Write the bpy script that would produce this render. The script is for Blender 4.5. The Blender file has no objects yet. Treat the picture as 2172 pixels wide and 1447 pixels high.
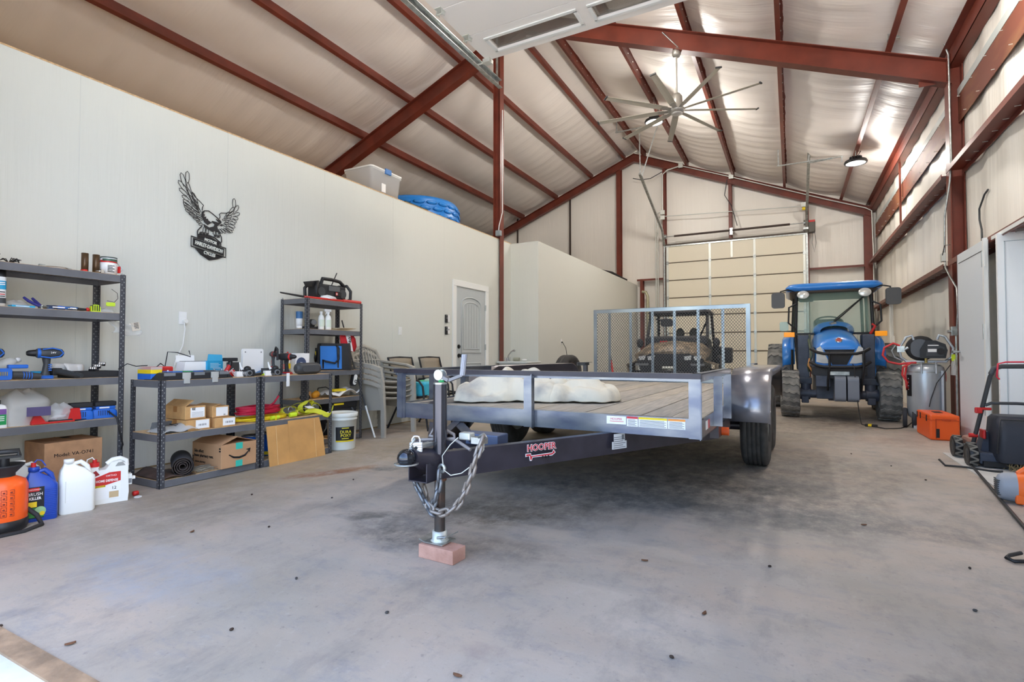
import bpy, bmesh, math, random
from mathutils import Vector, Matrix, Euler, noise as mnoise
random.seed(7)
S = bpy.context.scene
COL = S.collection
PI = math.pi
R = math.radians

# ---------------------------------------------------------------- camera
cam = bpy.data.objects.new('camera', bpy.data.cameras.new('camera'))
COL.objects.link(cam)
cam.location = (0, 0, 0.97)
cam.rotation_euler = (R(91.45), 0, R(27.9))
cam.data.sensor_width = 36
cam.data.lens = 36 * 1120 / 2172
cam.data.clip_start = 0.02
S.camera = cam

# ---------------------------------------------------------------- world, sun, openings, exposure
W = bpy.data.worlds.new('sky')
S.world = W
W.use_nodes = True
nt = W.node_tree
bg = nt.nodes['Background']
sky = nt.nodes.new('ShaderNodeTexSky')
sky.sky_type = 'NISHITA'
sky.sun_disc = False
sky.sun_elevation = R(52)
sky.sun_rotation = R(60)
sky.air_density = 1.0
sky.dust_density = 3.0
nt.links.new(sky.outputs[0], bg.inputs[0])
bg.inputs[1].default_value = 0.5
sun = bpy.data.objects.new('sun', bpy.data.lights.new('sun', 'SUN'))
COL.objects.link(sun)
sun.data.energy = 6
sun.data.angle = R(0.6)
sun.data.color = (1.0, 0.95, 0.86)
sun.rotation_euler = Vector((-0.55, -0.35, -0.9)).to_track_quat('-Z', 'Y').to_euler()
por = bpy.data.objects.new('daylight_opening', bpy.data.lights.new('daylight_opening', 'AREA'))
COL.objects.link(por)
por.data.shape = 'RECTANGLE'
por.data.size = 3.9
por.data.size_y = 4.2
por.data.cycles.is_portal = True
por.location = (-1.5, 0.62, 2.15)
por.rotation_euler = (R(90), 0, 0)
S.view_settings.view_transform = 'Standard'
S.view_settings.look = 'None'
S.view_settings.gamma = 1
S.view_settings.use_curve_mapping = False
S.view_settings.exposure = 1.26

# ---------------------------------------------------------------- mesh helpers
class MB:
    def __init__(s): s.v = []; s.f = []; s.s = []
    def add(s, vs, fs, sm=False):
        o = len(s.v); s.v += [tuple(v) for v in vs]
        for f in fs: s.f.append(tuple(i + o for i in f)); s.s.append(sm)
        return s
    def box(s, a, b, m=None):
        x0, y0, z0 = (min(p, q) for p, q in zip(a, b)); x1, y1, z1 = (max(p, q) for p, q in zip(a, b))
        vs = [Vector(p) for p in ((x0,y0,z0),(x1,y0,z0),(x1,y1,z0),(x0,y1,z0),(x0,y0,z1),(x1,y0,z1),(x1,y1,z1),(x0,y1,z1))]
        if m: vs = [m @ v for v in vs]
        return s.add(vs, [(0,3,2,1),(4,5,6,7),(0,1,5,4),(1,2,6,5),(2,3,7,6),(3,0,4,7)])
    def cbox(s, c, d, m=None):
        return s.box([c[i]-d[i]/2 for i in range(3)], [c[i]+d[i]/2 for i in range(3)], m)
    def bar(s, p, q, w, h, up=(0,0,1)):
        p = Vector(p); q = Vector(q); d = (q-p); L = d.length; d.normalize()
        x = d.cross(Vector(up))
        if x.length < 1e-5: x = Vector((1,0,0))
        x.normalize(); u = x.cross(d)
        m = Matrix.Translation(p) @ Matrix((x, d, u)).transposed().to_4x4()
        return s.box((-w/2,0,-h/2),(w/2,L,h/2), m)
    def tube(s, pts, r, n=8, closed=False, cap=True):
        P = [Vector(p) for p in pts]; N = len(P)
        rs = r if isinstance(r, (list, tuple)) else [r]*N
        T = []
        for i in range(N):
            a = P[i-1] if (i > 0 or closed) else P[0]; b = P[(i+1) % N] if (i < N-1 or closed) else P[-1]
            t = b - a; T.append(t.normalized() if t.length > 1e-9 else Vector((0,0,1)))
        up = Vector((0,0,1)) if abs(T[0].z) < .9 else Vector((1,0,0))
        x = T[0].cross(up).normalized(); vs = []
        for i in range(N):
            x = (x - T[i]*x.dot(T[i]));  x = x.normalized() if x.length > 1e-6 else T[i].orthogonal().normalized()
            y = T[i].cross(x)
            for k in range(n):
                a = 2*PI*k/n; vs.append(P[i] + (x*math.cos(a) + y*math.sin(a))*rs[i])
        fs = []
        for i in range(N if closed else N-1):
            j = (i+1) % N
            for k in range(n):
                fs.append((i*n+k, i*n+(k+1)%n, j*n+(k+1)%n, j*n+k))
        s.add(vs, fs, True)
        if cap and not closed:
            s.add(vs[:n], [tuple(range(n))[::-1]]); s.add(vs[-n:], [tuple(range(n))])
        return s
    def cyl(s, p, q, r, r2=None, n=16):
        return s.tube([p, q], [r, r if r2 is None else r2], n)
    def lathe(s, prof, n=24, m=None, a0=0, a1=2*PI):
        full = abs(a1-a0-2*PI) < 1e-6; k = n if full else n+1; vs = []
        for r, z in prof:
            for i in range(k):
                a = a0 + (a1-a0)*i/n; v = Vector((r*math.cos(a), r*math.sin(a), z)); vs.append(m @ v if m else v)
        fs = []
        for j in range(len(prof)-1):
            for i in range(n):
                i2 = (i+1) % k; fs.append((j*k+i, j*k+i2, (j+1)*k+i2, (j+1)*k+i))
        return s.add(vs, fs, True)
    def prism(s, poly, h0, h1, m=None, sm=False):
        n = len(poly); vs = [Vector((x, y, h)) for h in (h0, h1) for x, y in poly]
        if m: vs = [m @ v for v in vs]
        s.add(vs, [tuple(range(n))[::-1], tuple(range(n, 2*n))])
        return s.add(vs, [(i, (i+1)%n, n+(i+1)%n, n+i) for i in range(n)], sm)
    def loft(s, rings, closed=True, cap=True, sm=True):
        n = len(rings[0]); vs = [v for r in rings for v in r]; fs = []
        for j in range(len(rings)-1):
            for i in range(n if closed else n-1):
                i2 = (i+1) % n; fs.append((j*n+i, j*n+i2, (j+1)*n+i2, (j+1)*n+i))
        s.add(vs, fs, sm)
        if cap and closed:
            s.add(rings[0], [tuple(range(n))[::-1]]); s.add(rings[-1], [tuple(range(n))])
        return s
    def ell(s, c, r, n=14, m=None, k=9):
        rx, ry, rz = r if isinstance(r, (tuple, list)) else (r, r, r)
        rings = []
        for j in range(k):
            t = -PI/2 + PI*(j+.02 if j == 0 else (j-.02 if j == k-1 else j))/(k-1)
            ring = [Vector((c[0]+rx*math.cos(t)*math.cos(2*PI*i/n), c[1]+ry*math.cos(t)*math.sin(2*PI*i/n), c[2]+rz*math.sin(t))) for i in range(n)]
            rings.append([m @ v for v in ring] if m else ring)
        return s.loft(rings)
    def grid(s, fn, nu, nv, sm=True):
        vs = [fn(i/nu, j/nv) for j in range(nv+1) for i in range(nu+1)]
        return s.add(vs, [(j*(nu+1)+i, j*(nu+1)+i+1, (j+1)*(nu+1)+i+1, (j+1)*(nu+1)+i) for j in range(nv) for i in range(nu)], sm)
    def torus(s, c, R0, r, axis='z', n=24, k=8, m=None):
        pts = []
        for i in range(n):
            a = 2*PI*i/n; u, w = R0*math.cos(a), R0*math.sin(a)
            p = {'z': (u, w, 0), 'x': (0, u, w), 'y': (u, 0, w)}[axis]
            p = Vector((c[0]+p[0], c[1]+p[1], c[2]+p[2])); pts.append(m @ p if m else p)
        return s.tube(pts, r, k, closed=True)
    def build(s, name, mat, parent=None, bevel=0, sub=0, solid=0, label=None, loc=None, rot=None):
        me = bpy.data.meshes.new(name)
        me.from_pydata(s.v, [], s.f)
        me.polygons.foreach_set('use_smooth', s.s)
        me.update()
        o = bpy.data.objects.new(name, me); COL.objects.link(o)
        if mat: me.materials.append(mat)
        if parent: o.parent = parent
        if loc: o.location = loc
        if rot: o.rotation_euler = rot
        if solid:
            md = o.modifiers.new('solid', 'SOLIDIFY'); md.thickness = solid; md.offset = 0
        if bevel:
            md = o.modifiers.new('bevel', 'BEVEL'); md.width = bevel; md.segments = 2; md.limit_method = 'ANGLE'; md.angle_limit = R(40)
        if sub:
            md = o.modifiers.new('sub', 'SUBSURF'); md.levels = sub; md.render_levels = sub
        if label: o['label'] = label
        return o

def tag(o, label, cat, group=None):
    o['label'] = label; o['category'] = cat
    if group: o['group'] = group
    return o
def thing(name, label, cat, loc=(0,0,0), rz=0, group=None, rot=None):
    o = bpy.data.objects.new(name, None); COL.objects.link(o); o.empty_display_size = .05
    o.location = loc; o.rotation_euler = rot if rot else (0, 0, R(rz))
    return tag(o, label, cat, group)
def struct(o): o['kind'] = 'structure'; return o
def stuff(o): o['kind'] = 'stuff'; return o
def copy_tree(o, parent=None):
    c = o.copy(); COL.objects.link(c); c.parent = parent
    for ch in list(o.children): copy_tree(ch, c)
    return c
def TM(loc=(0,0,0), rx=0, ry=0, rz=0):
    return Matrix.Translation(Vector(loc)) @ Euler((R(rx), R(ry), R(rz))).to_matrix().to_4x4()
def rpoly(w, h, r, n=4, cx=0, cy=0):
    o = []
    for sx, sy, a in ((1,1,0),(-1,1,90),(-1,-1,180),(1,-1,270)):
        for i in range(n+1):
            t = R(a + 90*i/n); o.append((cx+sx*(w/2-r)+r*math.cos(t), cy+sy*(h/2-r)+r*math.sin(t)))
    return o
def ring(poly, z, sc=1, off=(0,0)):
    return [Vector((x*sc+off[0], y*sc+off[1], z)) for x, y in poly]
def text(s, size, mat, parent, loc, rot, name='lettering', ext=.0006, sx=1, align='CENTER', bold=0):
    cu = bpy.data.curves.new(name, 'FONT'); cu.body = s; cu.size = size; cu.extrude = ext; cu.align_x = align; cu.align_y = 'CENTER'; cu.offset = bold
    cu.resolution_u = 2
    t = bpy.data.objects.new(name, cu); COL.objects.link(t)
    dg = bpy.context.evaluated_depsgraph_get()
    me = bpy.data.meshes.new_from_object(t.evaluated_get(dg))
    bpy.data.objects.remove(t); bpy.data.curves.remove(cu)
    o = bpy.data.objects.new(name, me); COL.objects.link(o)
    me.materials.clear(); me.materials.append(mat)
    o.parent = parent; o.location = loc; o.rotation_euler = rot; o.scale = (sx, 1, 1)
    return o
# text facing +X (read from the hall), -Y (read from the doorway)
FX = (R(90), 0, R(90)); FY = (R(90), 0, 0)

# ---------------------------------------------------------------- materials
def lin(c): return tuple(((x/255)/12.92 if x/255 <= .04045 else ((x/255+.055)/1.055)**2.4) for x in c) + (1,)
MATS = {}
def mat(name, rgb, rough=.5, metal=0, var=0, vs=6, bump=0, bs=40, coat=0, trans=0, alpha=1, emit=0, spec=None, stretch=None, rgb2=None, vlo=.35, vhi=.65, ior=1.45):
    if name in MATS: return MATS[name]
    m = bpy.data.materials.new(name); m.use_nodes = True; MATS[name] = m
    t = m.node_tree; b = t.nodes['Principled BSDF']
    b.inputs['Base Color'].default_value = lin(rgb); b.inputs['Roughness'].default_value = rough; b.inputs['Metallic'].default_value = metal
    b.inputs['Coat Weight'].default_value = coat; b.inputs['Transmission Weight'].default_value = trans; b.inputs['Alpha'].default_value = alpha
    b.inputs['IOR'].default_value = ior
    if spec is not None: b.inputs['Specular IOR Level'].default_value = spec
    if emit: b.inputs['Emission Color'].default_value = lin(rgb); b.inputs['Emission Strength'].default_value = emit
    if var or bump or rgb2:
        tc = t.nodes.new('ShaderNodeTexCoord'); mp = t.nodes.new('ShaderNodeMapping')
        t.links.new(tc.outputs['Object'], mp.inputs[0])
        if stretch: mp.inputs['Scale'].default_value = stretch
        if var or rgb2:
            n = t.nodes.new('ShaderNodeTexNoise'); n.inputs['Scale'].default_value = vs; n.inputs['Detail'].default_value = 6
            t.links.new(mp.outputs[0], n.inputs[0])
            r = t.nodes.new('ShaderNodeValToRGB'); r.color_ramp.elements[0].position = vlo; r.color_ramp.elements[1].position = vhi
            if rgb2: c0, c1 = lin(rgb), lin(rgb2)
            else:
                c0 = lin([max(0, x*(1-var)) for x in rgb]); c1 = lin([min(255, x*(1+var)) for x in rgb])
            r.color_ramp.elements[0].color = c0; r.color_ramp.elements[1].color = c1
            t.links.new(n.outputs['Fac'], r.inputs[0]); t.links.new(r.outputs[0], b.inputs['Base Color'])
        if bump:
            n2 = t.nodes.new('ShaderNodeTexNoise'); n2.inputs['Scale'].default_value = bs; n2.inputs['Detail'].default_value = 4
            t.links.new(mp.outputs[0], n2.inputs[0])
            bp = t.nodes.new('ShaderNodeBump'); bp.inputs['Strength'].default_value = bump; bp.inputs['Distance'].default_value = .01
            t.links.new(n2.outputs['Fac'], bp.inputs['Height']); t.links.new(bp.outputs[0], b.inputs['Normal'])
    return m

def concrete():
    m = mat('concrete', (176,176,178), .55); t = m.node_tree; b = t.nodes['Principled BSDF']
    tc = t.nodes.new('ShaderNodeTexCoord')
    def noise(sc, det, lo, hi, scale3=(1,1,1), rough=.6):
        mp = t.nodes.new('ShaderNodeMapping'); mp.inputs['Scale'].default_value = scale3; t.links.new(tc.outputs['Object'], mp.inputs[0])
        n = t.nodes.new('ShaderNodeTexNoise'); n.inputs['Scale'].default_value = sc; n.inputs['Detail'].default_value = det; n.inputs['Roughness'].default_value = rough
        t.links.new(mp.outputs[0], n.inputs[0])
        mr = t.nodes.new('ShaderNodeMapRange'); mr.inputs[1].default_value = lo; mr.inputs[2].default_value = hi; t.links.new(n.outputs['Fac'], mr.inputs[0])
        return mr.outputs[0]
    def mix(fac, a, bcol, amt=1.0, mode='MIX'):
        mx = t.nodes.new('ShaderNodeMix'); mx.data_type = 'RGBA'; mx.blend_type = mode
        if amt != 1.0:
            mm = t.nodes.new('ShaderNodeMath'); mm.operation = 'MULTIPLY'; mm.inputs[1].default_value = amt; t.links.new(fac, mm.inputs[0]); fac = mm.outputs[0]
        t.links.new(fac, mx.inputs[0])
        if isinstance(a, tuple): mx.inputs[6].default_value = a
        else: t.links.new(a, mx.inputs[6])
        mx.inputs[7].default_value = bcol
        return mx.outputs[2]
    c = mix(noise(.55, 5, .38, .62), lin((180,170,160)), lin((158,149,137)))
    c = mix(noise(1.6, 8, .45, .72, (.6,1,1)), c, lin((186,164,144)), .65)
    c = mix(noise(3.2, 9, .5, .72, (1,.55,1), .75), c, lin((106,106,107)), .6)
    c = mix(noise(7, 10, .52, .72, (.5,1,1), .78), c, lin((126,129,136)), .6)
    c = mix(noise(16, 10, .56, .74, (1,.6,1), .8), c, lin((190,184,178)), .5)
    c = mix(noise(42, 6, .6, .74), c, lin((104,100,98)), .5)
    # patches with their own shapes: rust red, grey oil, darker under trailer and tractor
    def blob(x, y, rx, ry, col, amt, prev, ang=0):
        mp = t.nodes.new('ShaderNodeMapping'); mp.vector_type = 'TEXTURE'
        mp.inputs['Location'].default_value = (x, y, 0); mp.inputs['Rotation'].default_value = (0,0,R(ang)); mp.inputs['Scale'].default_value = (rx, ry, 1)
        t.links.new(tc.outputs['Object'], mp.inputs[0])
        n = t.nodes.new('ShaderNodeTexNoise'); n.inputs['Scale'].default_value = 2.2; n.inputs['Detail'].default_value = 8; t.links.new(mp.outputs[0], n.inputs[0])
        ln = t.nodes.new('ShaderNodeVectorMath'); ln.operation = 'LENGTH'; t.links.new(mp.outputs[0], ln.inputs[0])
        ad = t.nodes.new('ShaderNodeMath'); ad.operation = 'ADD'; t.links.new(ln.outputs['Value'], ad.inputs[0]); t.links.new(n.outputs['Fac'], ad.inputs[1])
        mr = t.nodes.new('ShaderNodeMapRange'); mr.inputs[1].default_value = 1.45; mr.inputs[2].default_value = 1.0; t.links.new(ad.outputs[0], mr.inputs[0])
        mo = noise(9, 10, .36, .62, (1,.7,1), .8); ml = t.nodes.new('ShaderNodeMath'); ml.operation = 'MULTIPLY'; t.links.new(mr.outputs[0], ml.inputs[0]); t.links.new(mo, ml.inputs[1])
        return mix(ml.outputs[0], prev, lin(col), amt)
    for a in BLOBS: c = blob(a[0], a[1], a[2], a[3], a[4], a[5], c, a[6] if len(a) > 6 else 0)
    t.links.new(c, b.inputs['Base Color'])
    n = noise(2.5, 6, .3, .7); mr = t.nodes.new('ShaderNodeMapRange'); mr.inputs[3].default_value = .42; mr.inputs[4].default_value = .68
    t.links.new(n, mr.inputs[0]); t.links.new(mr.outputs[0], b.inputs['Roughness'])
    n2 = noise(26, 6, 0, 1); bp = t.nodes.new('ShaderNodeBump'); bp.inputs['Strength'].default_value = .12; bp.inputs['Distance'].default_value = .01
    t.links.new(n2, bp.inputs['Height']); t.links.new(bp.outputs[0], b.inputs['Normal'])
    return m

STEEL = mat('red_oxide_steel', (112,52,38), .42, 0, var=.08, vs=3)
RUST = mat('rusty_steel', (112,58,40), .6, 0, rgb2=(142,98,64), vs=5, stretch=(1,.25,1), vlo=.45, vhi=.8)
VINYL = mat('white_vinyl_insulation', (246,241,230), .38, 0, bump=.8, bs=3.2, stretch=(4,4,.25))
VINYLR = mat('white_vinyl_roof', (246,238,229), .42, 0, bump=1.0, bs=2.6, stretch=(.35,5,1))
WALLP = mat('painted_siding', (216,217,208), .6, 0, bump=.35, bs=5, stretch=(9,9,.35))
TRIMW = mat('white_trim', (236,237,233), .4)
DOORG = mat('grey_door_paint', (186,192,192), .4)
DOORC = mat('cream_door_panel', (236,228,206), .45)
GALV = mat('galvanised', (176,180,178), .32, .85, var=.1, vs=18)
GALVW = mat('pale_zinc', (214,216,208), .4, .5)
GREYP = mat('grey_shelf_steel', (108,109,113), .42, .15, var=.05)
OSB = mat('particle_board', (206,172,128), .7, 0, var=.1, vs=40)
BLACK = mat('black_plastic', (30,30,32), .45)
BLACKS = mat('soft_black', (38,38,40), .7)
DKGREY = mat('dark_grey', (62,64,66), .5)
MGREY = mat('mid_grey', (120,122,124), .5)
WHITE = mat('white_plastic', (236,236,234), .35)
CHROME = mat('chrome', (215,217,220), .12, 1)
RUBBER = mat('tyre_rubber', (68,67,66), .75, 0, var=.12, vs=12)
RUBBERD = mat('dusty_rubber', (118,117,113), .85, 0, var=.15, vs=9)
RED = mat('red_plastic', (200,38,36), .4)
BLUE = mat('blue_plastic', (38,104,198), .4)
TBLUE = mat('tractor_blue', (54,136,222), .28, 0, coat=.4)
CYAN = mat('cyan_card', (40,160,205), .5)
YELL = mat('yellow', (236,206,30), .5)
LIME = mat('lime', (200,226,40), .5)
ORANGE = mat('orange_plastic', (240,96,32), .42)
CARD = mat('cardboard', (196,152,98), .75, 0, var=.05, vs=14)
CARDD = mat('cardboard_brown', (184,140,102), .75, 0, var=.05, vs=14)
PAPER = mat('white_paper', (240,240,238), .6)
INK = mat('black_ink', (24,24,26), .6)
GLASS = mat('clear_glass', (235,245,240), .03, 0, trans=1, ior=1.1)
BAG = mat('clear_bag', (232,234,232), .25, 0, alpha=.38)
BAGW = mat('milky_bag', (226,226,220), .3, 0, alpha=.45)
GALVB = mat('trailer_steel', (74,82,98), .3, .55, var=.25, vs=7)
TRBLK = mat('trailer_black', (52,50,56), .3, .25, var=.1, vs=10)
# ================================================================ the setting
BLOBS = [(-2.9,4.7,1.5,1.2,(158,146,122),.8), (-3.9,3.3,.8,1.5,(150,138,112),.75), (-3.4,6.0,1.6,1.5,(160,146,118),.8), (-3.4,1.9,.7,.9,(132,124,108),.6),
         (-.9,5.4,1.3,1.6,(84,82,78),.8), (-.5,7.8,2.2,1.6,(112,108,98),.75), (.6,9.6,.9,1.6,(70,66,62),.85), (.3,4.8,.7,1.8,(104,102,98),.7,-8),
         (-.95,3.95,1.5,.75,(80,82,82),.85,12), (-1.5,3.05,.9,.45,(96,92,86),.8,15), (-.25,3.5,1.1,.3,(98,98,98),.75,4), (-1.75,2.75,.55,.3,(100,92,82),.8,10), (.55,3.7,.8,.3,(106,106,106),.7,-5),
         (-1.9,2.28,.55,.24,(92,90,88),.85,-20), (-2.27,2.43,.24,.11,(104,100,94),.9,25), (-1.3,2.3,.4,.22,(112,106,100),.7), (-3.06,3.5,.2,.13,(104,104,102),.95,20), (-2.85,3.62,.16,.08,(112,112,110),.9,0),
         (-3.37,3.13,.42,.11,(134,84,58),1.0,62), (-3.26,3.4,.25,.1,(150,112,80),.8,62), (.35,1.95,.09,.07,(118,112,110),.9), (.95,2.1,.6,.4,(140,132,124),.5), (-.9,1.5,.1,.06,(150,136,130),.8), (-2.5,1.35,.6,.3,(150,156,166),.6), (1.0,7.2,.5,.6,(150,128,116),.6)]
XL, XR, YF, YB, XRIDGE, SL = -4.88, 2.0, .8, 16.75, -4.35, .404
ZR = 7.33
def pz(x): return ZR - SL*abs(x - XRIDGE)          # underside of purlins

CONC = concrete()
fl = struct(MB().grid(lambda u, v: (-13.0+16.4*u, .83+16.2*v, 0), 8, 8, False).build('floor', CONC)); tag(fl, 'bluish grey stained concrete slab of the workshop', 'floor')
MB().box((-5,.76,-.02),(2.9,.83,.004)).build('threshold_strip', mat('door_sill', (150,124,98), .7, 0, var=.12, vs=14, bump=.3), fl)
ap = struct(MB().box((-30,-40,-.3),(30,.76,-.004)).build('trim_1', mat('apron_concrete', (206,206,204), .7, 0, var=.05))); tag(ap, 'pale concrete driveway outside the open door', 'driveway')
MB().box((2.9,.76,-.3),(30,30,-.02)).build('gravel_yard', mat('yard_soil', (150,138,112), .9, 0, var=.2, vs=3), ap)
MB().box((-30,.76,-.3),(-13,30,-.02)).build('gravel_yard', MATS['yard_soil'], ap)

# --- ceiling: sagging vinyl between purlins, purlins and rafters as parts
PUR_R = [-4.02, -2.72, -1.42, -.09, 1.24]
PUR_L = [-4.68, -5.78, -7.05, -8.33, -9.95, -11.5]
ce = struct(bpy.data.objects.new('ceiling', None)); COL.objects.link(ce); tag(ce, 'sloped roof lined with white vinyl between red steel purlins', 'ceiling')
knots = sorted(PUR_L + PUR_R + [XR+.05, -12.9, XRIDGE])
def sagz(x, y):
    for a, b in zip(knots, knots[1:]):
        if a <= x <= b:
            t = (x-a)/(b-a); w = (b-a)
            s = math.sin(PI*t)*.055*w*(1+.3*math.sin(y*2.1+a*3)+.22*abs(math.sin(y*2.6+a+.25*x))+.2*abs(math.sin(y*4.3+a*7+.5*x))+.1*math.sin(y*17+a*5+x))
            return pz(x) + .2 - s
    return pz(x) + .2
for (a, b) in ((-12.9, XRIDGE), (XRIDGE, XR+.05)):
    xs_ = [k for k in knots if a <= k <= b]; XS = [q+(r_-q)*i/10 for q, r_ in zip(xs_, xs_[1:]) for i in range(10)]+[b]; NY = 220
    o = MB().grid(lambda u, v: (XS[round(u*(len(XS)-1))], YF-.1+(YB-YF+.2)*v, sagz(XS[round(u*(len(XS)-1))], YF-.1+(YB-YF+.2)*v)), len(XS)-1, NY).build('vinyl_liner', VINYLR, ce)
MB().add([(-13,.3,pz(-13)+.32),(XRIDGE,.3,pz(XRIDGE)+.32),(XR+.5,.3,pz(XR+.5)+.32),(-13,17,pz(-13)+.32),(XRIDGE,17,pz(XRIDGE)+.32),(XR+.5,17,pz(XR+.5)+.32)],
         [(0,1,4,3),(1,2,5,4)]).build('roof_sheet', GALV, ce, solid=.03)
def zpur(x, sgn):
    z = pz(x); s = SL if x < XRIDGE else -SL; m = MB(); t = .004; fl_ = .065
    def P(dx, dz): return (x+dx, z+dz+s*dx)
    prof = [P(-fl_*.0, 0), P(fl_*sgn, 0), P(fl_*sgn, .022), P(fl_*sgn-.004*sgn, .022), P(fl_*sgn-.004*sgn, .006), P(.006*sgn, .006), P(.006*sgn, .2), P(-fl_*sgn, .2), P(-fl_*sgn, .194), P(0, .194)]
    vs = [(px, y, q) for y in (YF, YB-.05) for px, q in prof]; n = len(prof)
    m.add(vs, [tuple(range(n)), tuple(range(n, 2*n))[::-1]] + [(i, n+i, n+(i+1)%n, (i+1)%n) for i in range(n)])
    return m
for x in PUR_R: zpur(x, -1).build('purlin', STEEL, ce)
for x in PUR_L: zpur(x, 1).build('purlin', STEEL, ce)
for x in PUR_R[:4] + [1.24]:      # bright clip ends of the insulation along the purlins
    m = MB()
    for i in range(46):
        y = 1.2 + i*.335
        if x > -3 or y > 4: m.cbox((x+.004, y, pz(x)+.1), (.012,.03,.006))
    stuff(m.build('clip_row', GALVW, ce))
def rafter(y, dep, w, name='rafter'):
    for a, b in ((XRIDGE, XR-.12), (XRIDGE, -12.9)):
        za, zb = pz(a), pz(b); m = MB(); tf = .012
        def seg(o0, o1, hw):
            vs = [(xx, yy, zz+o) for yy in (y-hw, y+hw) for xx, zz, o in ((a,za,o0),(b,zb,o0),(b,zb,o1),(a,za,o1))]
            m.add(vs, [(0,1,2,3),(7,6,5,4),(0,4,5,1),(1,5,6,2),(2,6,7,3),(3,7,4,0)])
        seg(0, -tf, w/2); seg(-tf, -dep+tf, .006); seg(-dep+tf, -dep, w/2)
        m.build(name, STEEL, ce)
rafter(8.74, .32, .17)
rafter(16.5, .25, .15)
# centre post on the partition line
pst = MB(); pst.box((-4.99,8.66,0),(-4.978,8.8,6.85)); pst.box((-4.85,8.66,0),(-4.838,8.8,6.85)); pst.box((-4.978,8.725,0),(-4.85,8.737,6.85))
cpost = pst.build('centre_post', STEEL)

# --- left partition
wl = struct(MB().box((XL-.12,YF,0),(XL,9.2,3.15)).build('wall_left', WALLP)); tag(wl, 'pale grey wood-grain partition wall with shelving along it', 'wall')
cpost.parent = wl
MB().box((XL-.12,9.16,0),(-4.28,9.28,3.15)).build('return_panel', WALLP, wl)
MB().box((-4.4,9.28,0),(-4.28,16.55,3.15)).build('far_panel', WALLP, wl)
MB().box((-13,YF,3.0),(XL-.12,16.5,3.08)).build('loft_floor', OSB, wl)
MB().box((-13,9.28,3.0),(-4.4,16.5,3.08)).build('loft_floor', OSB, wl)
MB().box((XL-.125,YF,3.15),(XL+.002,9.2,3.162)).build('top_plate', OSB, wl)
MB().box((XL,YF,0),(XL+.006,7.1,.012)).build('base_gap', mat('brown_gap', (150,128,90), .8), wl)
for y in (2.02,3.24,4.46,5.68,6.9):       # panel joints
    MB().box((XL,y,0),(XL+.0015,y+.004,3.15)).build('panel_joint', mat('joint_grey', (208,210,202), .6), wl)

# --- right wall: liner, girts, columns
wr = struct(MB().grid(lambda u, v: (XR+.015*math.sin(40*u+3*v)*math.sin(PI*v)+.01*math.sin(97*u), 6.66+(YB-6.66)*u, 5.0*v), 160, 6).build('wall_right', VINYL))
tag(wr, 'right wall lined with white vinyl between red steel girts', 'wall')
MB().grid(lambda u, v: (XR+.01*math.sin(30*u+3*v)*math.sin(PI*v), .8+(6.66-.8)*u, 2.25+2.75*v), 60, 5).build('upper_liner', VINYL, wr)
def girt(z, y0, y1, m=None):
    m = MB(); m.box((1.8,y0,z-.006),(XR,y1,z)); m.box((1.79,y0,z-.075),(1.797,y1,z)); m.box((1.8,y0,z-.2),(1.806,y1,z))
    return m
def girtc(z, y0, y1):
    m = MB(); m.box((1.79,y0,z-.065),(1.797,y1,z)); m.box((1.797,y0,z-.03),(XR,y1,z-.024)); m.box((1.96,y0,z-.09),(1.966,y1,z))
    return m
for z in (2.17, 3.37):
    for a, b in ((.9,8.62),(8.86,16.4)): girtc(z, a, b).build('girt', STEEL, wr)
    m = MB()
    for i in range(48):
        y = 1.2+i*.32
        if not 8.5 < y < 9: m.cbox((1.93, y, z-.034), (.05,.006,.006))
    stuff(m.build('clip_row', GALVW, wr))
MB().box((1.955,.9,3.98),(1.962,16.4,4.33)).build('rusty_band', RUST, wr)
MB().box((1.95,.9,4.33),(1.957,16.4,4.43)).build('tape_strip', mat('facing_tape', (196,202,198), .3), wr)
m = MB()
for i in range(60): m.cbox((1.945, 1.1+i*.26, 4.02+.28*(i%2)), (.04,.006,.006))
stuff(m.build('clip_row', GALVW, wr))
zpurE = MB(); zpurE.box((1.86,YF,4.72),(1.99,YB,4.728)); zpurE.box((1.86,YF,4.72),(1.866,YB,4.93)); zpurE.box((1.78,YF,4.925),(1.866,YB,4.931)); zpurE.build('eave_strut', STEEL, wr)
c = MB(); c.box((1.84,8.64,0),(1.852,8.84,4.9)); c.box((1.98,8.64,0),(1.992,8.84,4.9)); c.box((1.852,8.734,0),(1.98,8.746,4.9)); c.box((1.55,8.735,4.55),(1.85,8.745,4.85)); c.build('column', STEEL, wr)
MB().box((1.9,12.6,3.37),(1.93,12.65,4.75)).build('strut', STEEL, wr)
# alcove beside the side opening
PALEM = mat('pale_blue_siding', (250,250,248), .4)
al = MB(); al.box((1.75,6.62,0),(2.02,6.66,2.13)); al.build('jamb_return', PALEM, wr)
al = MB(); al.box((2.02,.82,0),(2.06,6.66,2.35))
for i in range(14): al.prism([(-.03,0),(-.015,-.02),(.015,-.02),(.03,0)], 0, 2.3, TM((2.02, 6.4-i*.4, 0), rz=-90))
al.build('ribbed_siding', PALEM, wr)
MB().box((1.78,.85,2.115),(1.815,6.9,2.15)).build('head_trim', TRIMW, wr)
MB().box((1.815,.85,2.13),(2.02,6.62,2.14)).build('head_soffit', STEEL, wr)
MB().box((1.85,6.45,2.10),(1.9,6.5,2.13)).build('latch_plate', GALV, wr)
al = MB()
al.box((1.80,6.61,.1),(1.805,6.622,2.05)); al.box((1.95,6.61,.1),(1.955,6.622,2.05)); al.box((1.8,6.61,2.045),(1.955,6.622,2.05)); al.build('jamb_moulding', mat('jamb_line', (190,198,202), .4), wr)
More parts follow.
